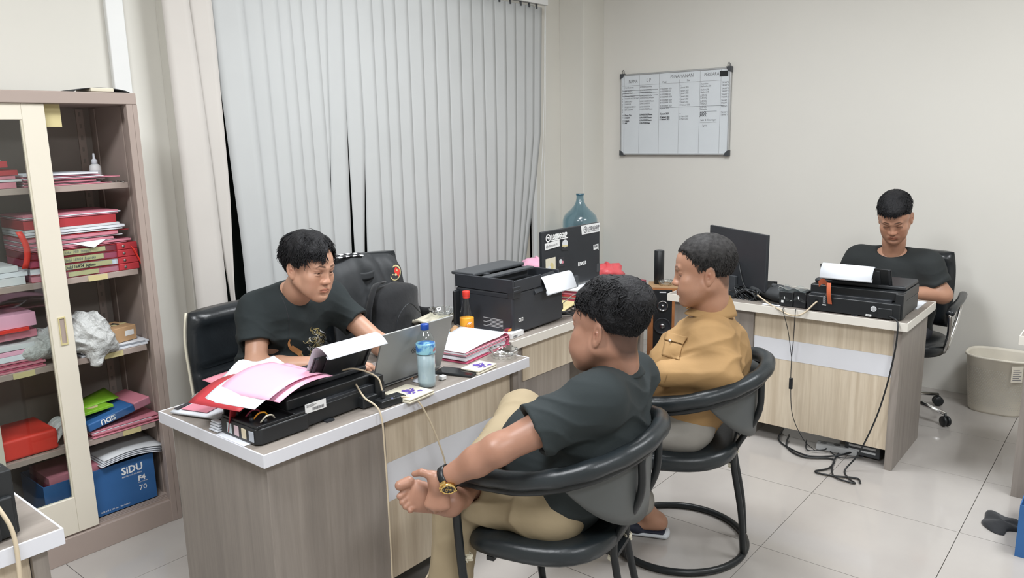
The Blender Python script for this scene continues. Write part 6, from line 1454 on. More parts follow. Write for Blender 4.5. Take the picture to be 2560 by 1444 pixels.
# ---- person at the near desk (faces the viewer three-quarter, reading)
def person_typing():
    lab = 'person in black printed t-shirt seated behind the near desk, head bent over the laptop'
    hd = -84; Mh = pose(atd(776, 668, 3.0), hd, 9, -4, 0.985)
    nb = A([1.80, 2.635, 1.045]); ch = A([1.80, 2.71, 0.90]); pel = A([1.81, 2.86, 0.50]); side = A([1, 0.06, 0])
    sr = A([1.672, 2.69, 0.980]); slf = A([1.985, 2.66, 0.985])
    er = A([1.575, 2.585, 0.790]); el = A([2.06, 2.42, 0.80]); wr = A([1.80, 2.355, 0.797]); wl = A([1.98, 2.23, 0.800])
    hs = head_sdf(Mh, jaw=0.92, wide=0.98, eye=0.62, neck=nb-A([0, 0, 0.03]), nose=1.0)
    V, Q = hs.mesh(0.0022); C_ = head_color(Mh, V, eye=0.62)
    parts = [(V, Q, C_)]
    for sh, e, w_, sd in ((sr, er, wr, -1), (slf, el, wl, 1)):
        s = Sdf(); s.cap(sh*0.6+e*0.4, e, 0.045, 0.040, k=0); fd = _n(w_-e)
        s.cap(e, e+fd*0.09, 0.041, 0.041, k=0.03); s.cap(e+fd*0.09, w_, 0.041, 0.026, k=0.02)
        hand_prims(s, w_, fd*0.9+A([0, -0.25, -0.06]), A([0, 0, -1.0])-fd*0.1, 1 if sd < 0 else -1, curl=(.35, .4, .45, .5), thumb=(.3, .3), scale=0.95)
        parts.append(mesh_of(s, 0.003, 0))
    s = Sdf(); trunk(s, pel, ch, nb, side, 0.15, 0.16, 0.10, 0.105, sr, slf, 0.045)
    for q in (-1, 1):
        hp = pel+side*q*0.09; kn = A([1.81+q*0.14, 2.42, 0.51]); ft = A([1.81+q*0.15, 2.50, 0.08])
        s.cap(hp, kn, 0.075, 0.052, k=0.05); s.cap(kn, ft, 0.052, 0.034, k=0.02); s.slab(ft+A([0, 0.03, -0.045]), ft+A([0, -0.15, -0.052]), 0.035, 0.042, 0.028, 0.018, (1, 0, 0), k=0.02)
    parts.append(mesh_of(s, 0.009, 0))
    V, Q, C_, mi = merge(parts); body = np_mesh('person', V, Q, ['skin_light'], col=C_); tag(body, lab, 'person')
    # shirt
    s = Sdf(); trunk(s, pel-A([0, 0, 0.02]), ch, nb, side, 0.185, 0.192, 0.130, 0.122, sr, slf, 0.062)
    ar = sr*0.42+er*0.58; al = slf*0.47+el*0.53
    s.slab(sr, ar+_n(er-sr)*0.03, 0.064, 0.073, 0.062, 0.070, (0, 1, 0), k=0.05); s.slab(slf, al+_n(el-slf)*0.03, 0.064, 0.070, 0.062, 0.068, (0, 1, 0), k=0.05)
    s.cut(ar, er-sr, rad=0.105); s.cut(al, el-slf, rad=0.10)
    s.cap(ar-_n(er-sr)*0.004, er, 0.054, 0.054, k=0.004, op='s'); s.cap(al-_n(el-slf)*0.004, el, 0.053, 0.053, k=0.004, op='s')
    s.ell(nb+A([0.008, -0.050, 0.022]), (0.078, 0.085, 0.058), k=0.012, op='s')
    s.disp = lambda P: folds(P, sr*0.5+er*0.5, (0.2, 0.2, 1), (1, 0, 0), 0.10, 170, 0.0022) + folds(P, al, (0.5, 0.1, 1), (1, 0, 0), 0.10, 150, 0.0025, 2) \
        + folds(P, ch+A([-.12, -.06, -.12]), (.5, 0, 1), (1, 0, 0), 0.16, 85, 0.008, 1) + folds(P, ch+A([.10, -.08, -.20]), (-.4, 0, 1), (1, 0, 0), 0.18, 75, 0.008, 3) + 0.0022*vnoise(P, 38, 5)
    V, Q = mesh_of(s, 0.0048, 1)
    shirt = np_mesh('t_shirt', V, Q, ['tee_black'], body, col=np.ones((len(V), 3)))
    s = Sdf(); c = nb+A([0.0, -0.012, 0.012])
    # neckline rib
    # trousers
    s = Sdf(); s.slab(pel-side*0.06, pel+side*0.06, 0.12, 0.12, 0.10, 0.10, (0, 1, 0), k=0)
    for q in (-1, 1):
        hp = pel+side*q*0.09; kn = A([1.81+q*0.14, 2.42, 0.51]); ft = A([1.81+q*0.15, 2.50, 0.10])
        s.cap(hp, kn, 0.092, 0.068, k=0.05); s.cap(kn, ft, 0.068, 0.055, k=0.02)
    V, Q = mesh_of(s, 0.009, 1); np_mesh('trousers', V, Q, ['jacket_grey'], body)
    # hair
    s = Sdf(); s.M = Mh; hl0 = hairline([-.12, -.085, -.05, -.030, -.008, .012, .030, .052, .070, .09], [-.06, -.055, -.02, .022, .016, -.002, .044, .070, .068, .066])
    hl = lambda L: hl0(L)+0.026*np.clip((0.012-L[:, 0])/0.02, 0, 1)*np.clip((L[:, 1]-.035)/.02, 0, 1)
    th = lambda L: 0.010+0.012*np.clip(L[:, 2]/0.1, 0, 1)+0.004*np.clip(-L[:, 1]/0.08, 0, 1)+0.004*vnoise(L, 60, 2)
    s.shell(CR, hl, th); V, Q = s.mesh(0.0035); hp_ = [(V, Q)]
    hz = lambda p: (0.026 if (p[0] < .002 and p[1] > .045) else 0)+np.interp(p[1], [-.12, -.085, -.05, -.03, -.008, .02, .04, .062, .08], [-.05, -.045, -.005, .035, .03, .04, .055, .060, .062])
    lk = locks('hair', Mh, 4500, lambda p: 1.0 if p[2] > hz(p) else 0.0,
        lambda p: ((.034 if p[1] > .03 else .046) if (p[0] > .0 or p[1] < .03) else .028) if p[2] > 0.05 else 0.026, lambda p: 0.22 if p[2] > .05 else .12, 'hair', None, 11, 0.0014,
        lambda p, r_: A([(0.75 if p[0] > -.01 else -.2)+0.35*r_.normal(), (0.8 if (p[1] > -0.02 and p[0] > -.02) else (-0.2 if p[1] > -.02 else -.7))+.3*r_.normal(), -0.35 if p[2] > .06 else -0.9]), base=(0.079, 0.098, 0.082), wav=0.9, th=th, sink=.001)
    V2, Q2, _, _ = merge(hp_+[lk]); np_mesh('hair', V2, Q2, ['hair'], body)
    # printed motif on the chest: layered flat shapes standing in for the artwork
    D_ = Decal(shirt); S = D_.S
    S([(725, 848), (722, 858), (728, 870), (742, 878), (752, 884)], 3, 'flame_orange', 15); S([(728, 868), (736, 872), (745, 874)], 14, 'flame_orange', 8)
    S([(744, 874), (752, 884), (748, 896), (741, 905), (745, 912), (754, 915)], 8, 'flame_orange', 2); S([(752, 880), (757, 892), (750, 902), (752, 910)], 3, 'tape_yellow', 2)
    rs = random.Random(4)
    for k in range(110):
        a = rs.uniform(0, 6.28); r_ = rs.uniform(3, 32)**1.0; cx_, cy_ = 793+r_*.80*math.cos(a), 856+r_*1.20*math.sin(a)
        b0 = rs.uniform(0, 6.28); L_ = rs.uniform(5, 12); c1 = (cx_+L_*math.cos(b0), cy_+L_*math.sin(b0)); c2 = (c1[0]+L_*.7*math.cos(b0+1.3), c1[1]+L_*.7*math.sin(b0+1.3))
        S([(cx_, cy_), c1, c2], rs.uniform(1.5, 4.0), ['print_gold', 'paper_grey', 'print_gold', 'tape_yellow', 'grey_plastic'][k % 5], 1)
    S([(808, 828), (822, 823), (835, 832), (841, 848), (836, 864)], 3, 'folder_rose', 9); S([(812, 826), (826, 832), (830, 846), (824, 858), (814, 862)], 2.0, 'paper_grey', 1.5); S([(818, 840), (826, 850), (820, 862)], 2, 'print_gold', 1)
    S([(690, 912), (700, 903), (716, 906), (728, 913), (742, 912)], 2.5, 'print_gold', 1.5); S([(694, 914), (706, 910), (718, 913)], 2, 'paper_grey', 1)
    S([(700, 735), (712, 760), (722, 800), (722, 850)], 1.3, 'ink', name='seam'); S([(612, 868), (640, 876), (672, 880)], 1.2, 'ink', name='seam')
    D_.done()
    return body, shirt, (sr, er, slf, el, ch, nb)

def person_back():
    lab = 'person in black polo and khaki trousers seated nearest, back turned, holding a bare foot'
    hd = 92; Mh = pose(atd(1517, 818, 2.33), hd, 2, 6, 1.09)
    F_ = A([math.cos(R(106)), math.sin(R(106)), 0]); side = A([math.sin(R(106)), -math.cos(R(106)), 0])
    nb = atd(1545, 932, 2.38); ch = atd(1500, 1075, 2.40); pel = A([1.865, 1.36, 0.535])
    sl_ = nb-side*.212-A([0, 0, .018]); sr = nb+side*.16-A([0, 0, .060])
    el = atd(1242, 1124, 2.14); wl = atd(1100, 1203, 2.215)
    er = atd(1400, 1100, 2.58); wr = atd(1255, 1128, 2.38)
    hs = head_sdf(Mh, jaw=1.06, wide=1.04, eye=0.45, neck=nb+A([0, 0, -0.02]), fat=0.009)
    V, Q = hs.mesh(0.0024)
    fz = lambda L: 0.88*np.clip((L[:, 2]-np.interp(L[:, 1], [-.12, -.07, -.045, -.03, 0, .02, .04, .06, .08], [-.105, -.088, -.045, .012, .012, .020, .045, .07, .075]))/0.034, 0, 1)
    parts = [(V, Q, head_color(Mh, V, fade=fz))]
    s = Sdf(); fd = _n(wl-el); s.cap(sl_*0.5+el*0.5, el, 0.051, 0.041, k=0); s.cap(el, el+fd*0.07, 0.040, 0.039, k=0.03); s.cap(el+fd*0.07, wl, 0.039, 0.028, k=0.03)
    # left hand wraps the heel and sole of the crossed foot
    hdir = _n(atd(1092, 1278, 2.215)-wl); 
    hand_prims(s, wl, hdir, _fn*0.95-_u2n*.2, B_TH, curl=(1.15, 1.2, 1.25, 1.25), thumb=None, scale=.95, spread=.04)
    s.cap(atd(1098, 1215, 2.215), atd(1078, 1188, 2.205), .020, .0135, k=.02); s.cap(atd(1078, 1188, 2.205), atd(1054, 1180, 2.205), .0125, .0105, k=.005); s.cap(atd(1054, 1180, 2.205), atd(1036, 1184, 2.215), .0105, .0085, k=.004)
    parts.append(mesh_of(s, 0.0028, 0))
    s = Sdf(); fd = _n(wr-er); s.cap(sr*0.6+er*0.4, er, 0.05, 0.046, k=0); s.cap(er, wr, 0.046, 0.029, k=0.03)
    hand_prims(s, wr, _n(atd(1160, 1140, 2.30)-wr), A([-.35, -.35, -.8]), -1, curl=(.5, .55, .6, .6), thumb=(.3, .3), scale=1.0)
    parts.append(mesh_of(s, 0.003, 0))
    # right leg crossed: ankle on the left knee, bare sole toward the viewer
    kl = A([1.650, 1.60, 0.535]); kr = atd(1305, 1035, 2.74); ank = atd(1150, 1240, 2.34)
    heel = atd(1128, 1256, 2.285) 
    s = Sdf(); s.cap(kr*0.3+ank*0.7, ank, 0.043, 0.036, k=0)
    s.cap(heel, ank, 0.034, 0.034, k=0.02)
    s.slab(heel, atd(1036, 1238, 2.26), 0.036, 0.048, 0.030, 0.021, atd(1044, 1195, 2.26)-atd(1034, 1270, 2.26), k=0.03)
    tt = [((1022, 1204), (1000, 1213), .0170, .0150), ((1016, 1226), (1000, 1240), .0115, .0100), ((1020, 1240), (1006, 1255), .0110, .0095), ((1026, 1254), (1014, 1266), .0105, .0090), ((1036, 1266), (1026, 1275), .0100, .0085)]
    for a_, b_, r0, r1 in tt: s.cap(atd(*a_, 2.255), atd(*b_, 2.24), r0, r1, k=0.006)
    parts.append(mesh_of(s, 0.0028, 0))
    s = Sdf(); trunk(s, pel, ch, nb, side, 0.16, 0.17, 0.11, 0.11, sl_, sr, 0.05)
    s.cap(pel-side*0.09, kl, 0.085, 0.058, k=0.05); s.cap(kl, A([1.60, 1.63, 0.10]), 0.056, 0.036, k=0.02)
    s.cap(pel+side*0.09, kr, 0.085, 0.058, k=0.05); s.cap(kr, ank, 0.056, 0.036, k=0.02)
    s.slab(A([1.60, 1.60, 0.045]), A([1.57, 1.80, 0.028]), 0.034, 0.044, 0.035, 0.02, (1, 0, 0), k=0.03)
    parts.append(mesh_of(s, 0.009, 0))
    V, Q, C_, mi = merge(parts); body = np_mesh('person', V, Q, ['skin_tan'], col=C_); tag(body, lab, 'person')
    # shirt
    s = Sdf(); lowp = pel+A([0.0, -0.01, -0.03])
    trunk(s, lowp, ch, nb, side, 0.178, 0.212, 0.122, 0.135, sl_, sr, 0.068)
    s.ell(pel+F_*0.05+A([0, 0, 0.14]), (0.165, 0.145, 0.15), k=0.05)
    al = sl_*0.36+el*0.64; ar = sr*0.4+er*0.6
    s.slab(sl_, al+_n(el-sl_)*0.03, 0.070, 0.084, 0.068, 0.078, (0, 0, 1), k=0.05); s.cap(sr, ar, 0.07, 0.075, k=0.05)
    s.cut(al, el-sl_, rad=0.125); s.cap(al-_n(el-sl_)*0.004, el, 0.062, 0.062, k=0.004, op='s')
    s.ell(nb+F_*0.035+A([0, 0, 0.050]), (0.080, 0.085, 0.050), k=0.010, op='s')
    s.cap(nb-F_*0.052+A([0, 0, 0.010])-side*0.03, nb-F_*0.052+A([0, 0, 0.010])+side*0.03, 0.020, 0.020, k=0.02)
    bk = ch-F_*0.12
    s.disp = lambda P: folds(P, sl_*0.4+el*0.6, (0.3, 0, 1), (1, 0, 0), 0.13, 120, 0.006) + folds(P, bk+side*0.02-A([0, 0, .10]), (0.12, 0, 1), side, 0.26, 62, 0.010, 1) \
        + folds(P, bk+side*0.12-A([0, 0, .02]), (-.25, 0, 1), side, 0.18, 90, 0.008, 4)+folds(P, nb-F_*.07-A([0, 0, .07]), (.1, 0, 1), side, 0.16, 55, 0.007, 2) + folds(P, pel+A([-.1, -.1, .1]), (.6, 0, 1), side, .16, 70, .006, 5)+0.002*vnoise(P, 35, 5)
    V, Q = mesh_of(s, 0.0048, 1); shirt = np_mesh('shirt', V, Q, ['tee_black'], body, col=np.ones((len(V), 3)))
    D_ = Decal(shirt); D_.S([(1385, 960), (1402, 1000), (1412, 1050), (1400, 1100)], 1.3, 'ink', name='seam'); D_.S([(1268, 1075), (1295, 1112), (1325, 1138)], 1.2, 'ink', name='seam', off=.0016)
    D_.done(); cb_ = nb+A([0, 0, .012])
    part('collar', MB().sheet(lambda u, v: tuple(cb_+(-F_*math.cos(R(-125)+R(250)*u)+side*math.sin(R(-125)+R(250)*u))*(.073+.016*v)+A([0, 0, .026*(1-v*1.15)*(0.7+.3*math.cos(R(-125)+R(250)*u))-.004])+F_*.008), 30, 5, .003), 'tee_black', shirt, smooth=True)
    # khaki trousers
    s = Sdf(); s.slab(pel-side*0.09, pel+side*0.09, 0.11, 0.11, 0.115, 0.115, (0, 1, 0), k=0)
    s.cap(pel-side*0.09-A([0, 0, .0]), kl, 0.108, 0.082, k=0.06); s.cap(kl, A([1.60, 1.635, 0.09]), 0.078, 0.068, k=0.03)
    s.cap(pel+side*0.09, kr, 0.105, 0.080, k=0.06); cu = kr*0.30+ank*0.70; s.cap(kr, cu, 0.078, 0.066, k=0.03)
    s.cut(cu, ank-kr, rad=0.085); s.cap(cu-_n(ank-kr)*0.004, ank, 0.050, 0.050, k=0.004, op='s')
    s.disp = lambda P: folds(P, kl, (0.8, .5, .5), (0, 0, 1), 0.18, 95, 0.010)+folds(P, kl+A([0.03, -.12, .0]), (.6, .8, .1), (0, 0, 1), .20, 75, .009, 3)+folds(P, kr, (1, 0.5, 0), (0, 0, 1), 0.15, 85, 0.010, 2)+0.003*vnoise(P, 30, 8)
    V, Q = mesh_of(s, 0.0055, 1); np_mesh('trousers', V, Q, ['khaki'], body)
    # hair: long wavy top, faded sides
    s = Sdf(); s.M = Mh; hl = hairline([-.13, -.10, -.07, -.045, -.02, .0, .03, .055, .08], [-.075, -.070, -.055, -.015, .032, .040, .056, .076, .080])
    th = lambda L: 0.0008+0.031*np.clip((L[:, 2]+0.0)/0.085, 0, 1)**1.5*(0.8+0.3*np.clip(-L[:, 1]/0.1, -0.3, 1))*(1-.35*np.clip(np.abs(L[:, 0])/.075, 0, 1)**2)+0.005*vnoise(L, 55, 2)*np.clip(L[:, 2]/.05, 0, 1)
    s.shell(((0, -0.018, 0.040), (0.079, 0.098, 0.082)), hl, th); V, Q = s.mesh(0.0035)
    lk = locks('hair', Mh, 8500, lambda p: 1.0 if p[2] > np.interp(p[1], [-.13, -.09, -.05, -.02, .02, .05, .08], [.01, .02, .035, .045, .055, .062, .068]) else 0.0,
        lambda p: 0.036 if p[2] > .06 else .022, lambda p: 0.95 if p[2] > .05 else .4, 'hair', None, 5, 0.0012, lambda p, r_: A([r_.normal()*0.7, -0.3+r_.normal()*0.6, 0.1+r_.normal()*0.5]), base=(0.079, 0.098, 0.082), wav=1.9, seg=6, th=th, sink=.002)
    lk2 = locks('hair', Mh, 3500, lambda p: 0.9 if (p[2] > np.interp(p[1], [-.13, -.09, -.05, -.02, .02, .05, .08], [-.070, -.062, -.025, .028, .045, .06, .07]) and p[2] < 0.07) else 0.0,
        lambda p: 0.012, lambda p: 0.12, 'hair', None, 6, 0.0008, lambda p, r_: A([0.2*r_.normal(), -0.5, -0.8]), base=(0.079, 0.098, 0.082), wav=0.2, th=th, sink=.0005)
    V2, Q2, _, _ = merge([(V, Q), lk, lk2]); np_mesh('hair', V2, Q2, ['hair'], body)
    # wrist watch
    ax = _n(wl-el); c = wl-ax*0.030; r2_ = A(_u2)-ax*(A(_u2) @ ax); r2_ = _n(r2_); r3_ = _n(np.cross(ax, r2_))
    cl = c; M_ = Matrix([[r2_[0], r3_[0], ax[0], cl[0]], [r2_[1], r3_[1], ax[1], cl[1]], [r2_[2], r3_[2], ax[2], cl[2]], [0, 0, 0, 1]])
    wt = thing('wrist_watch', 'gold wrist watch with a black strap on the nearest seated person', 'watch', tuple(c))
    Mi = Matrix.Translation(-Vector(c)) @ M_
    part('strap', MB().lathe([(0.0335, -.010), (0.0365, -.010), (0.0365, .010), (0.0335, .010), (0.0335, -.010)], 28, mx=Mi), 'leather', wt, smooth=True)
    fdir = _n(-A(_f)+0.35*A(_r2)-0.65*A(_u2)); fdir = _n(fdir-ax*(fdir @ ax)); f2 = np.cross(fdir, ax); o_ = fdir*0.034
    Mf = Matrix([[ax[0], -f2[0], fdir[0], o_[0]], [ax[1], -f2[1], fdir[1], o_[1]], [ax[2], -f2[2], fdir[2], o_[2]], [0, 0, 0, 1]])
    cs = part('case', MB().lathe([(0.014, -0.004), (0.021, -0.003), (0.0225, 0.002), (0.0215, 0.008), (0.0185, 0.0095), (0.0175, 0.0075)], 32, mx=Mf), 'gold', wt, smooth=True)
    part('dial', MB().lathe([(0.0001, 0.0076), (0.0176, 0.0076)], 28, mx=Mf), 'black_gloss', cs)
    hn = MB()
    for k in range(12):
        a = k*math.pi/6; hn.box(.0135, -.0007, .0077, .0168, .0007, .0083, mx=Mf @ Matrix.Rotation(a, 4, 'Z'))
    hn.box(0, -.0006, .0078, .011, .0006, .0086, mx=Mf @ Matrix.Rotation(1.2, 4, 'Z')); hn.box(0, -.0007, .0078, .008, .0007, .0086, mx=Mf @ Matrix.Rotation(3.3, 4, 'Z'))
    for rr_, aa in ((.0065, 0), (.0065, 2.1), (.0065, 4.2)): hn.lathe([(0.0028, .0077), (.0034, .0083), (.004, .0077)], 14, c=(rr_*math.cos(aa), rr_*math.sin(aa), 0), mx=Mf)
    part('dial_marks', hn, 'gold', cs)
    cr = MB()
    for a in (-.5, 0, .5): cr.lathe([(.0028, .020), (.0028, .0265)], 10, mx=Mf @ Matrix.Rotation(a+.3, 4, 'Z') @ Matrix.Rotation(R(90), 4, 'Y') @ Matrix.Translation((-.003, 0, 0)))
    part('crown', cr, 'gold', cs, smooth=True)
    part('lug', MB().box(-.010, -.028, -.006, .010, -.017, .004, mx=Mf).box(-.010, .017, -.006, .010, .028, .004, mx=Mf), 'gold', cs, 0.002)
    return body
_fn = A(_f); _r2n = A(_r2); _u2n = A(_u2); B_TH = -1

def person_jacket():
    lab = 'person in tan button jacket and grey trousers, in profile on the second chair'
    hd = 118; Mh = pose(atd(1757, 676, 2.94), hd, 6, 2, 1.065)
    F_ = A([math.cos(R(112)), math.sin(R(112)), 0]); side = A([math.sin(R(112)), -math.cos(R(112)), 0])
    pel = A([2.685, 1.355, 0.545]); nb = atd(1778, 792, 3.01); ch = atd(1768, 900, 3.01)
    sl_ = atd(1778, 862, 2.90); sr = atd(1785, 815, 3.17)
    el = atd(1800, 932, 2.84); wl = atd(1652, 935, 2.85); er = atd(1690, 905, 3.30); wr = atd(1600, 950, 3.06)
    hs = head_sdf(Mh, jaw=1.04, wide=1.04, eye=0.25, neck=nb-A([0, 0, 0.02]), fat=0.006, nose=1.1)
    V, Q = hs.mesh(0.0024); fz = lambda L: 0.80*np.clip((L[:, 2]-np.interp(L[:, 1], [-.13, -.10, -.07, -.045, -.025, -.002, .016, .035, .05, .072, .09], [-.086, -.082, -.068, -.025, .014, .004, -.006, .038, .066, .076, .080]))/0.016, 0, 1)
    parts = [(V, Q, head_color(Mh, V, stubble=0.35, eye=0.25, brow=0.8, fade=fz))]
    for w_, e, sd in ((wl, el, -1), (wr, er, 1)):
        s = hand(w_, _n(w_-e)+A([0, 0, -.25]), (0, 0.1, -1), -sd*-1, e*0.5+w_*0.5, curl=(.5, .5, .55, .6), scale=0.97); parts.append(mesh_of(s, 0.003, 0))
    s = Sdf(); trunk(s, pel, ch, nb, side, 0.16, 0.17, 0.11, 0.11, sl_, sr, 0.05)
    kl = A([2.38, 1.68, 0.52]); kr = A([2.66, 1.78, 0.52]); fl = A([2.66, 1.47, 0.075]); fr_ = A([2.80, 1.62, 0.085])
    s.cap(pel-side*0.09, kl, 0.085, 0.058, k=0.05); s.cap(kl, fl, 0.056, 0.036, k=0.02); s.cap(pel+side*0.09, kr, 0.085, 0.058, k=0.05); s.cap(kr, fr_, 0.056, 0.036, k=0.02)
    s.cap(sl_, el, .05, .045, k=.03); s.cap(sr, er, .05, .045, k=.03)
    for ft, hl_ in ((fl, 0.03), (fr_, 0.045)):
        fw = _n(A([-.35, .94, 0])); s.slab(ft-fw*0.03-A([0, 0, 0.015]), ft+fw*0.13-A([0, 0, 0.045]), 0.032, 0.042, 0.034, 0.02, (1, .3, 0), k=0.03)
    parts.append(mesh_of(s, 0.008, 1))
    V, Q, C_, mi = merge(parts); body = np_mesh('person', V, Q, ['skin_mid'], col=C_); tag(body, lab, 'person')
    # jacket
    s = Sdf(); trunk(s, pel+A([0, 0, -0.005]), ch, nb, side, 0.185, 0.19, 0.135, 0.130, sl_, sr, 0.066)
    s.ell(pel*0.55+ch*0.45+F_*0.05, (0.18, 0.16, 0.17), k=0.06)
    wcuff = wl*0.93+el*0.07
    s.cap(sl_, el, 0.078, 0.070, k=0.04); s.cap(el, wcuff, 0.070, 0.050, k=0.035); s.cap(sr, er, 0.075, 0.066, k=0.04); s.cap(er, wr, 0.066, 0.045, k=0.03)
    s.ell(ch-F_*0.10+side*0.05, (.10, .055, .12), k=.05); s.ell(ch+F_*0.10-A([0, 0, .02]), (.13, .10, .14), k=.07)
    s.ell(nb+F_*0.045+A([0, 0, 0.052]), (0.078, 0.078, 0.058), k=0.008, op='s')
    s.disp = lambda P: folds(P, el-A([0, 0, -.04]), (-.5, .2, 1), side, 0.13, 85, 0.0085) + folds(P, sl_+A([0, 0, -.03]), (.7, .2, .7), side, 0.12, 70, 0.008, 3) + folds(P, (el+wl)/2, (.9, .5, .6), (0, 0, 1), 0.11, 95, 0.0065, 1) \
        + folds(P, ch-F_*.12, (.3, .2, 1), side, .2, 60, .006, 2)+folds(P, ch+F_*.12, (.3, -.5, 1), side, .16, 70, .005, 6)+0.003*vnoise(P, 33, 5)
    V, Q = mesh_of(s, 0.0048, 1); jk = np_mesh('jacket', V, Q, ['jacket_tan'], body)
    # collar
    b = MB()
    up = _n(nb-ch); cc = nb+F_*0.012+A([0, 0, 0.022])
    def colr(u, v):
        a = R(-155)+R(310)*u; rr = 0.073+0.010*v*2-0.004; hgt = 0.050*(0.55+0.45*math.cos(a))+0.012
        d_ = -F_*math.cos(a)+side*math.sin(a)
        if v < 0.5: return cc+d_*(0.068+0.002)+A([0, 0, hgt*v*2]) - F_*0.012*v*2*max(0, math.cos(a))
        w_ = (v-0.5)*2; return cc+d_*(0.070+0.026*w_)+A([0, 0, hgt*(1-w_*1.15)]) - F_*0.012*max(0, math.cos(a))
    b.sheet(colr, 40, 10, 0.003); part('collar', b, 'jacket_tan', body, smooth=True)
    # chest pocket with flap on the near side
    D_ = Decal(jk); D_.flap([(1668, 832), (1722, 843), (1710, 862), (1662, 850)], 'jacket_tan', .006, 'pocket_flap')
    D_.flap([(1663, 853), (1707, 864), (1698, 900), (1655, 888)], 'jacket_tan', .003, 'pocket')
    h_ = D_.hit(1678, 856, .011)
    if h_ is not None: part('button', MB().lathe([(.0001, .002), (.006, .0015), (.0065, -.001)], 14, mx=frame(h_, _r2, _u2)), 'steel', jk, smooth=True)
    for pts in ([(1762, 770), (1748, 800), (1735, 840), (1728, 880)], [(1840, 800), (1838, 840), (1828, 880), (1800, 930)], [(1700, 790), (1668, 820), (1625, 862)], [(1662, 830), (1720, 843)], [(1770, 768), (1800, 775), (1828, 790)], [(1668, 935), (1662, 955)]):
        D_.S(pts, 1.4, 'seam_tan', name='seam', off=.0018)
    D_.done()
    # trousers
    s = Sdf(); s.slab(pel-side*0.09, pel+side*0.09, 0.115, 0.115, 0.11, 0.11, (0, 1, 0), k=0)
    s.cap(pel-side*0.09, kl, 0.112, 0.080, k=0.06); s.cap(kl, fl*0.8+kl*0.2, 0.080, 0.070, k=0.03); s.cap(pel+side*0.09, kr, 0.112, 0.080, k=0.06); s.cap(kr, fr_*0.8+kr*0.2, 0.080, 0.070, k=0.03)
    s.disp = lambda P: folds(P, pel+A([0, .05, 0]), (1, 1, .3), (0, 0, 1), 0.2, 80, 0.006)+0.003*vnoise(P, 30, 8)
    V, Q = mesh_of(s, 0.006, 1); np_mesh('trousers', V, Q, ['trouser_grey'], body)
    for ft in (fl, fr_):
        fw = _n(A([-.35, .94, 0])); sd_ = A([.94, .35, 0])
        s = Sdf(); g0 = A([ft[0], ft[1], 0.014]); s.slab(g0-fw*0.055, g0+fw*0.17, 0.040, 0.050, 0.016, 0.016, sd_, k=0.0)
        V, Q = mesh_of(s, 0.004, 0); so = np_mesh('sandal_sole', V, Q, ['sole_white'], body)
        s = Sdf(); s.slab(g0+fw*0.06+A([0, 0, .02]), g0+fw*0.13+A([0, 0, .025]), 0.052, 0.052, 0.030, 0.030, sd_, k=0)
        s.slab(g0-fw*0.045+A([0, 0, .012]), g0+fw*0.16+A([0, 0, .012]), 0.037, 0.047, 0.010, 0.010, sd_, k=0.01)
        V, Q = mesh_of(s, 0.004, 0); np_mesh('sandal_upper', V, Q, ['navy'], body)
    # hair: short greying crop
    s = Sdf(); s.M = Mh; hl = hairline([-.13, -.10, -.07, -.045, -.025, -.002, .016, .035, .05, .072, .09], [-.075, -.070, -.058, -.015, .022, .016, .006, .050, .075, .082, .085])
    th = lambda L: 0.0006+0.010*np.clip((L[:, 2]+.02)/0.10, 0, 1)+0.0012*vnoise(L, 150, 2)
    s.shell(CR, hl, th); V, Q = s.mesh(0.003)
    lk = locks('hair', Mh, 7000, lambda p: 1.0 if p[2] > np.interp(p[1], [-.13, -.10, -.07, -.045, -.025, .0, .02, .035, .05, .075], [-.070, -.066, -.052, -.012, .026, .018, .010, .052, .076, .083]) else 0.0,
        lambda p: 0.014, lambda p: 0.65, 'hair', None, 8, 0.0010, lambda p, r_: A([0.3*r_.normal(), 0.5 if p[2] > .08 else 0.1, -0.5]), base=(0.079, 0.098, 0.082), wav=0.2, seg=4, th=th, sink=.000)
    V2, Q2, _, _ = merge([(V, Q), lk]); np_mesh('hair', V2, Q2, ['hair_grey'], body)
    return body, jk

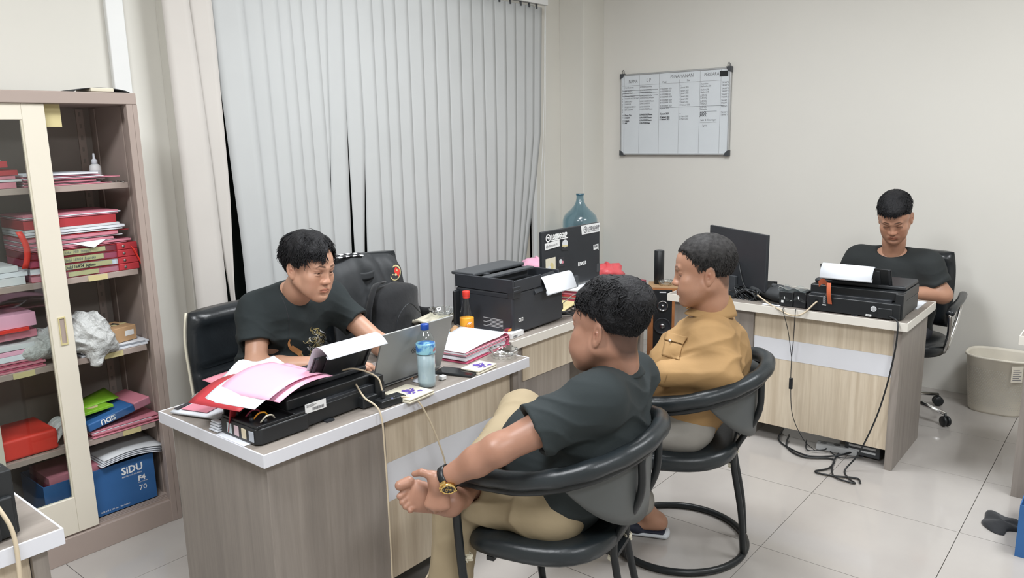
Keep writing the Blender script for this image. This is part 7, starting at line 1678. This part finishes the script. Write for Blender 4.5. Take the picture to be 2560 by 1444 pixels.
def person_reading():
    lab = 'person in dark t-shirt with head bowed, seated behind the far desk and its printer'
    hd = 187; Mh = pose(atd(2237, 545, 4.16), hd, 27, 3, 0.99)
    F_ = A([-1, 0, 0]); side = A([0, 1.0, 0])     # person's right is +y for heading 180
    nb = atd(2232, 632, 4.30); ch = nb+A([0.05, 0.0, -0.16]); pel = A([nb[0]+0.20, nb[1], 0.50])
    sr = nb+A([0.02, 0.172, -0.056]); sl_ = nb+A([0.02, -0.168, -0.058])
    er = A([sr[0]-0.02, sr[1]+0.07, 0.77]); el = A([sl_[0]+0.0, sl_[1]-0.09, 0.755]); wr = A([nb[0]-0.24, nb[1]+0.08, 0.79]); wl = A([nb[0]-0.23, nb[1]-0.02, 0.785])
    hs = head_sdf(Mh, jaw=0.98, wide=1.0, eye=0.15, neck=nb-A([0, 0, 0.03]), nose=1.05)
    V, Q = hs.mesh(0.0026); fz = lambda L: 0.80*np.clip((L[:, 2]-np.interp(L[:, 1], [-.12, -.07, -.045, -.03, 0, .02, .04, .06, .08], [-.09, -.07, -.03, .012, .008, .025, .045, .07, .075]))/0.022, 0, 1)
    parts = [(V, Q, head_color(Mh, V, eye=0.15, fade=fz))]
    for sh, e, w_, sd in ((sr, er, wr, -1), (sl_, el, wl, 1)):
        s = Sdf(); s.cap(sh*0.6+e*0.4, e, 0.050, 0.044, k=0); s.cap(e, w_, 0.045, 0.028, k=0.03)
        hand_prims(s, w_, _n(w_-e), (0, 0, -1), 1 if sd < 0 else -1, curl=(.4, .4, .45, .5)); parts.append(mesh_of(s, 0.0035, 0))
    s = Sdf(); trunk(s, pel, ch, nb, side, 0.15, 0.16, 0.10, 0.105, sl_, sr, 0.045)
    for q in (-1, 1):
        kn = A([pel[0]-0.40, pel[1]+q*0.12, 0.52]); ft = A([pel[0]-0.30, pel[1]+q*0.12, 0.08])
        s.cap(pel+side*q*0.09, kn, 0.08, 0.055, k=0.05); s.cap(kn, ft, 0.055, 0.036, k=0.02); s.slab(ft+A([.03, 0, -.045]), ft+A([-.15, 0, -.052]), .035, .042, .028, .018, (0, 1, 0), k=.02)
    parts.append(mesh_of(s, 0.010, 0))
    V, Q, C_, mi = merge(parts); body = np_mesh('person', V, Q, ['skin_mid'], col=C_); tag(body, lab, 'person')
    s = Sdf(); trunk(s, pel, ch, nb, side, 0.19, 0.205, 0.13, 0.13, sl_, sr, 0.068)
    ar = sr*0.30+er*0.70; al = sl_*0.30+el*0.70
    s.cap(sr, ar+_n(er-sr)*.03, 0.070, 0.078, k=0.05); s.cap(sl_, al+_n(el-sl_)*.03, 0.070, 0.078, k=0.05); s.cut(ar, er-sr, rad=0.11); s.cut(al, el-sl_, rad=0.11)
    s.cap(ar-_n(er-sr)*.004, er, 0.060, 0.060, k=0.004, op='s'); s.cap(al-_n(el-sl_)*.004, el, 0.060, 0.060, k=0.004, op='s')
    s.ell(nb+A([-.03, 0.0, 0.035]), (0.080, 0.080, 0.055), k=0.012, op='s')
    s.disp = lambda P: folds(P, ch+A([-.1, .1, -.08]), (0, .6, 1), side, .14, 80, .006)+folds(P, ch+A([-.1, -.12, -.10]), (0, -.6, 1), side, .14, 70, .006, 2)+folds(P, al, (0, .3, 1), side, .1, 110, .004, 1)+0.0025*vnoise(P, 35, 5)
    V, Q = mesh_of(s, 0.006, 1); np_mesh('t_shirt', V, Q, ['tee_check'], body)
    s = Sdf(); s.slab(pel-side*0.06, pel+side*0.06, 0.12, 0.12, 0.11, 0.11, (1, 0, 0), k=0)
    for q in (-1, 1):
        kn = A([pel[0]-0.40, pel[1]+q*0.12, 0.52]); ft = A([pel[0]-0.30, pel[1]+q*0.12, 0.12]); s.cap(pel+side*q*0.09, kn, 0.095, 0.07, k=0.05); s.cap(kn, ft, 0.07, 0.058, k=0.02)
    V, Q = mesh_of(s, 0.010, 1); np_mesh('trousers', V, Q, ['navy'], body)
    s = Sdf(); s.M = Mh; hl = hairline([-.12, -.085, -.05, -.030, -.008, .012, .030, .052, .070, .09], [-.055, -.05, -.01, .024, .020, .010, .045, .066, .066, .064])
    th = lambda L: 0.001+0.026*np.clip((L[:, 2]-.020)/0.07, 0, 1)*(1-.55*np.clip(np.abs(L[:, 0])/.075, 0, 1)**2)+0.003*vnoise(L, 80, 2)*np.clip(L[:, 2]/.05, 0, 1)
    s.shell(CR, hl, th); V, Q = s.mesh(0.004)
    lk = locks('hair', Mh, 3500, lambda p: 1.0 if p[2] > np.interp(p[1], [-.12, -.05, -.03, .02, .04, .062, .08], [.0, .02, .04, .045, .06, .066, .07]) else 0.0,
        lambda p: 0.028 if (p[2] > .07) else .013, lambda p: 0.45, 'hair', None, 12, 0.0014, lambda p, r_: A([0.4*r_.normal(), 0.8, -0.1]), base=(0.079, 0.098, 0.082), wav=0.6, th=th, sink=.0)
    V2, Q2, _, _ = merge([(V, Q), lk]); np_mesh('hair', V2, Q2, ['hair'], body)
    return body
PA, PA_shirt, PA_j = person_typing()
person_back()
PC, PC_j = person_jacket()
person_reading()
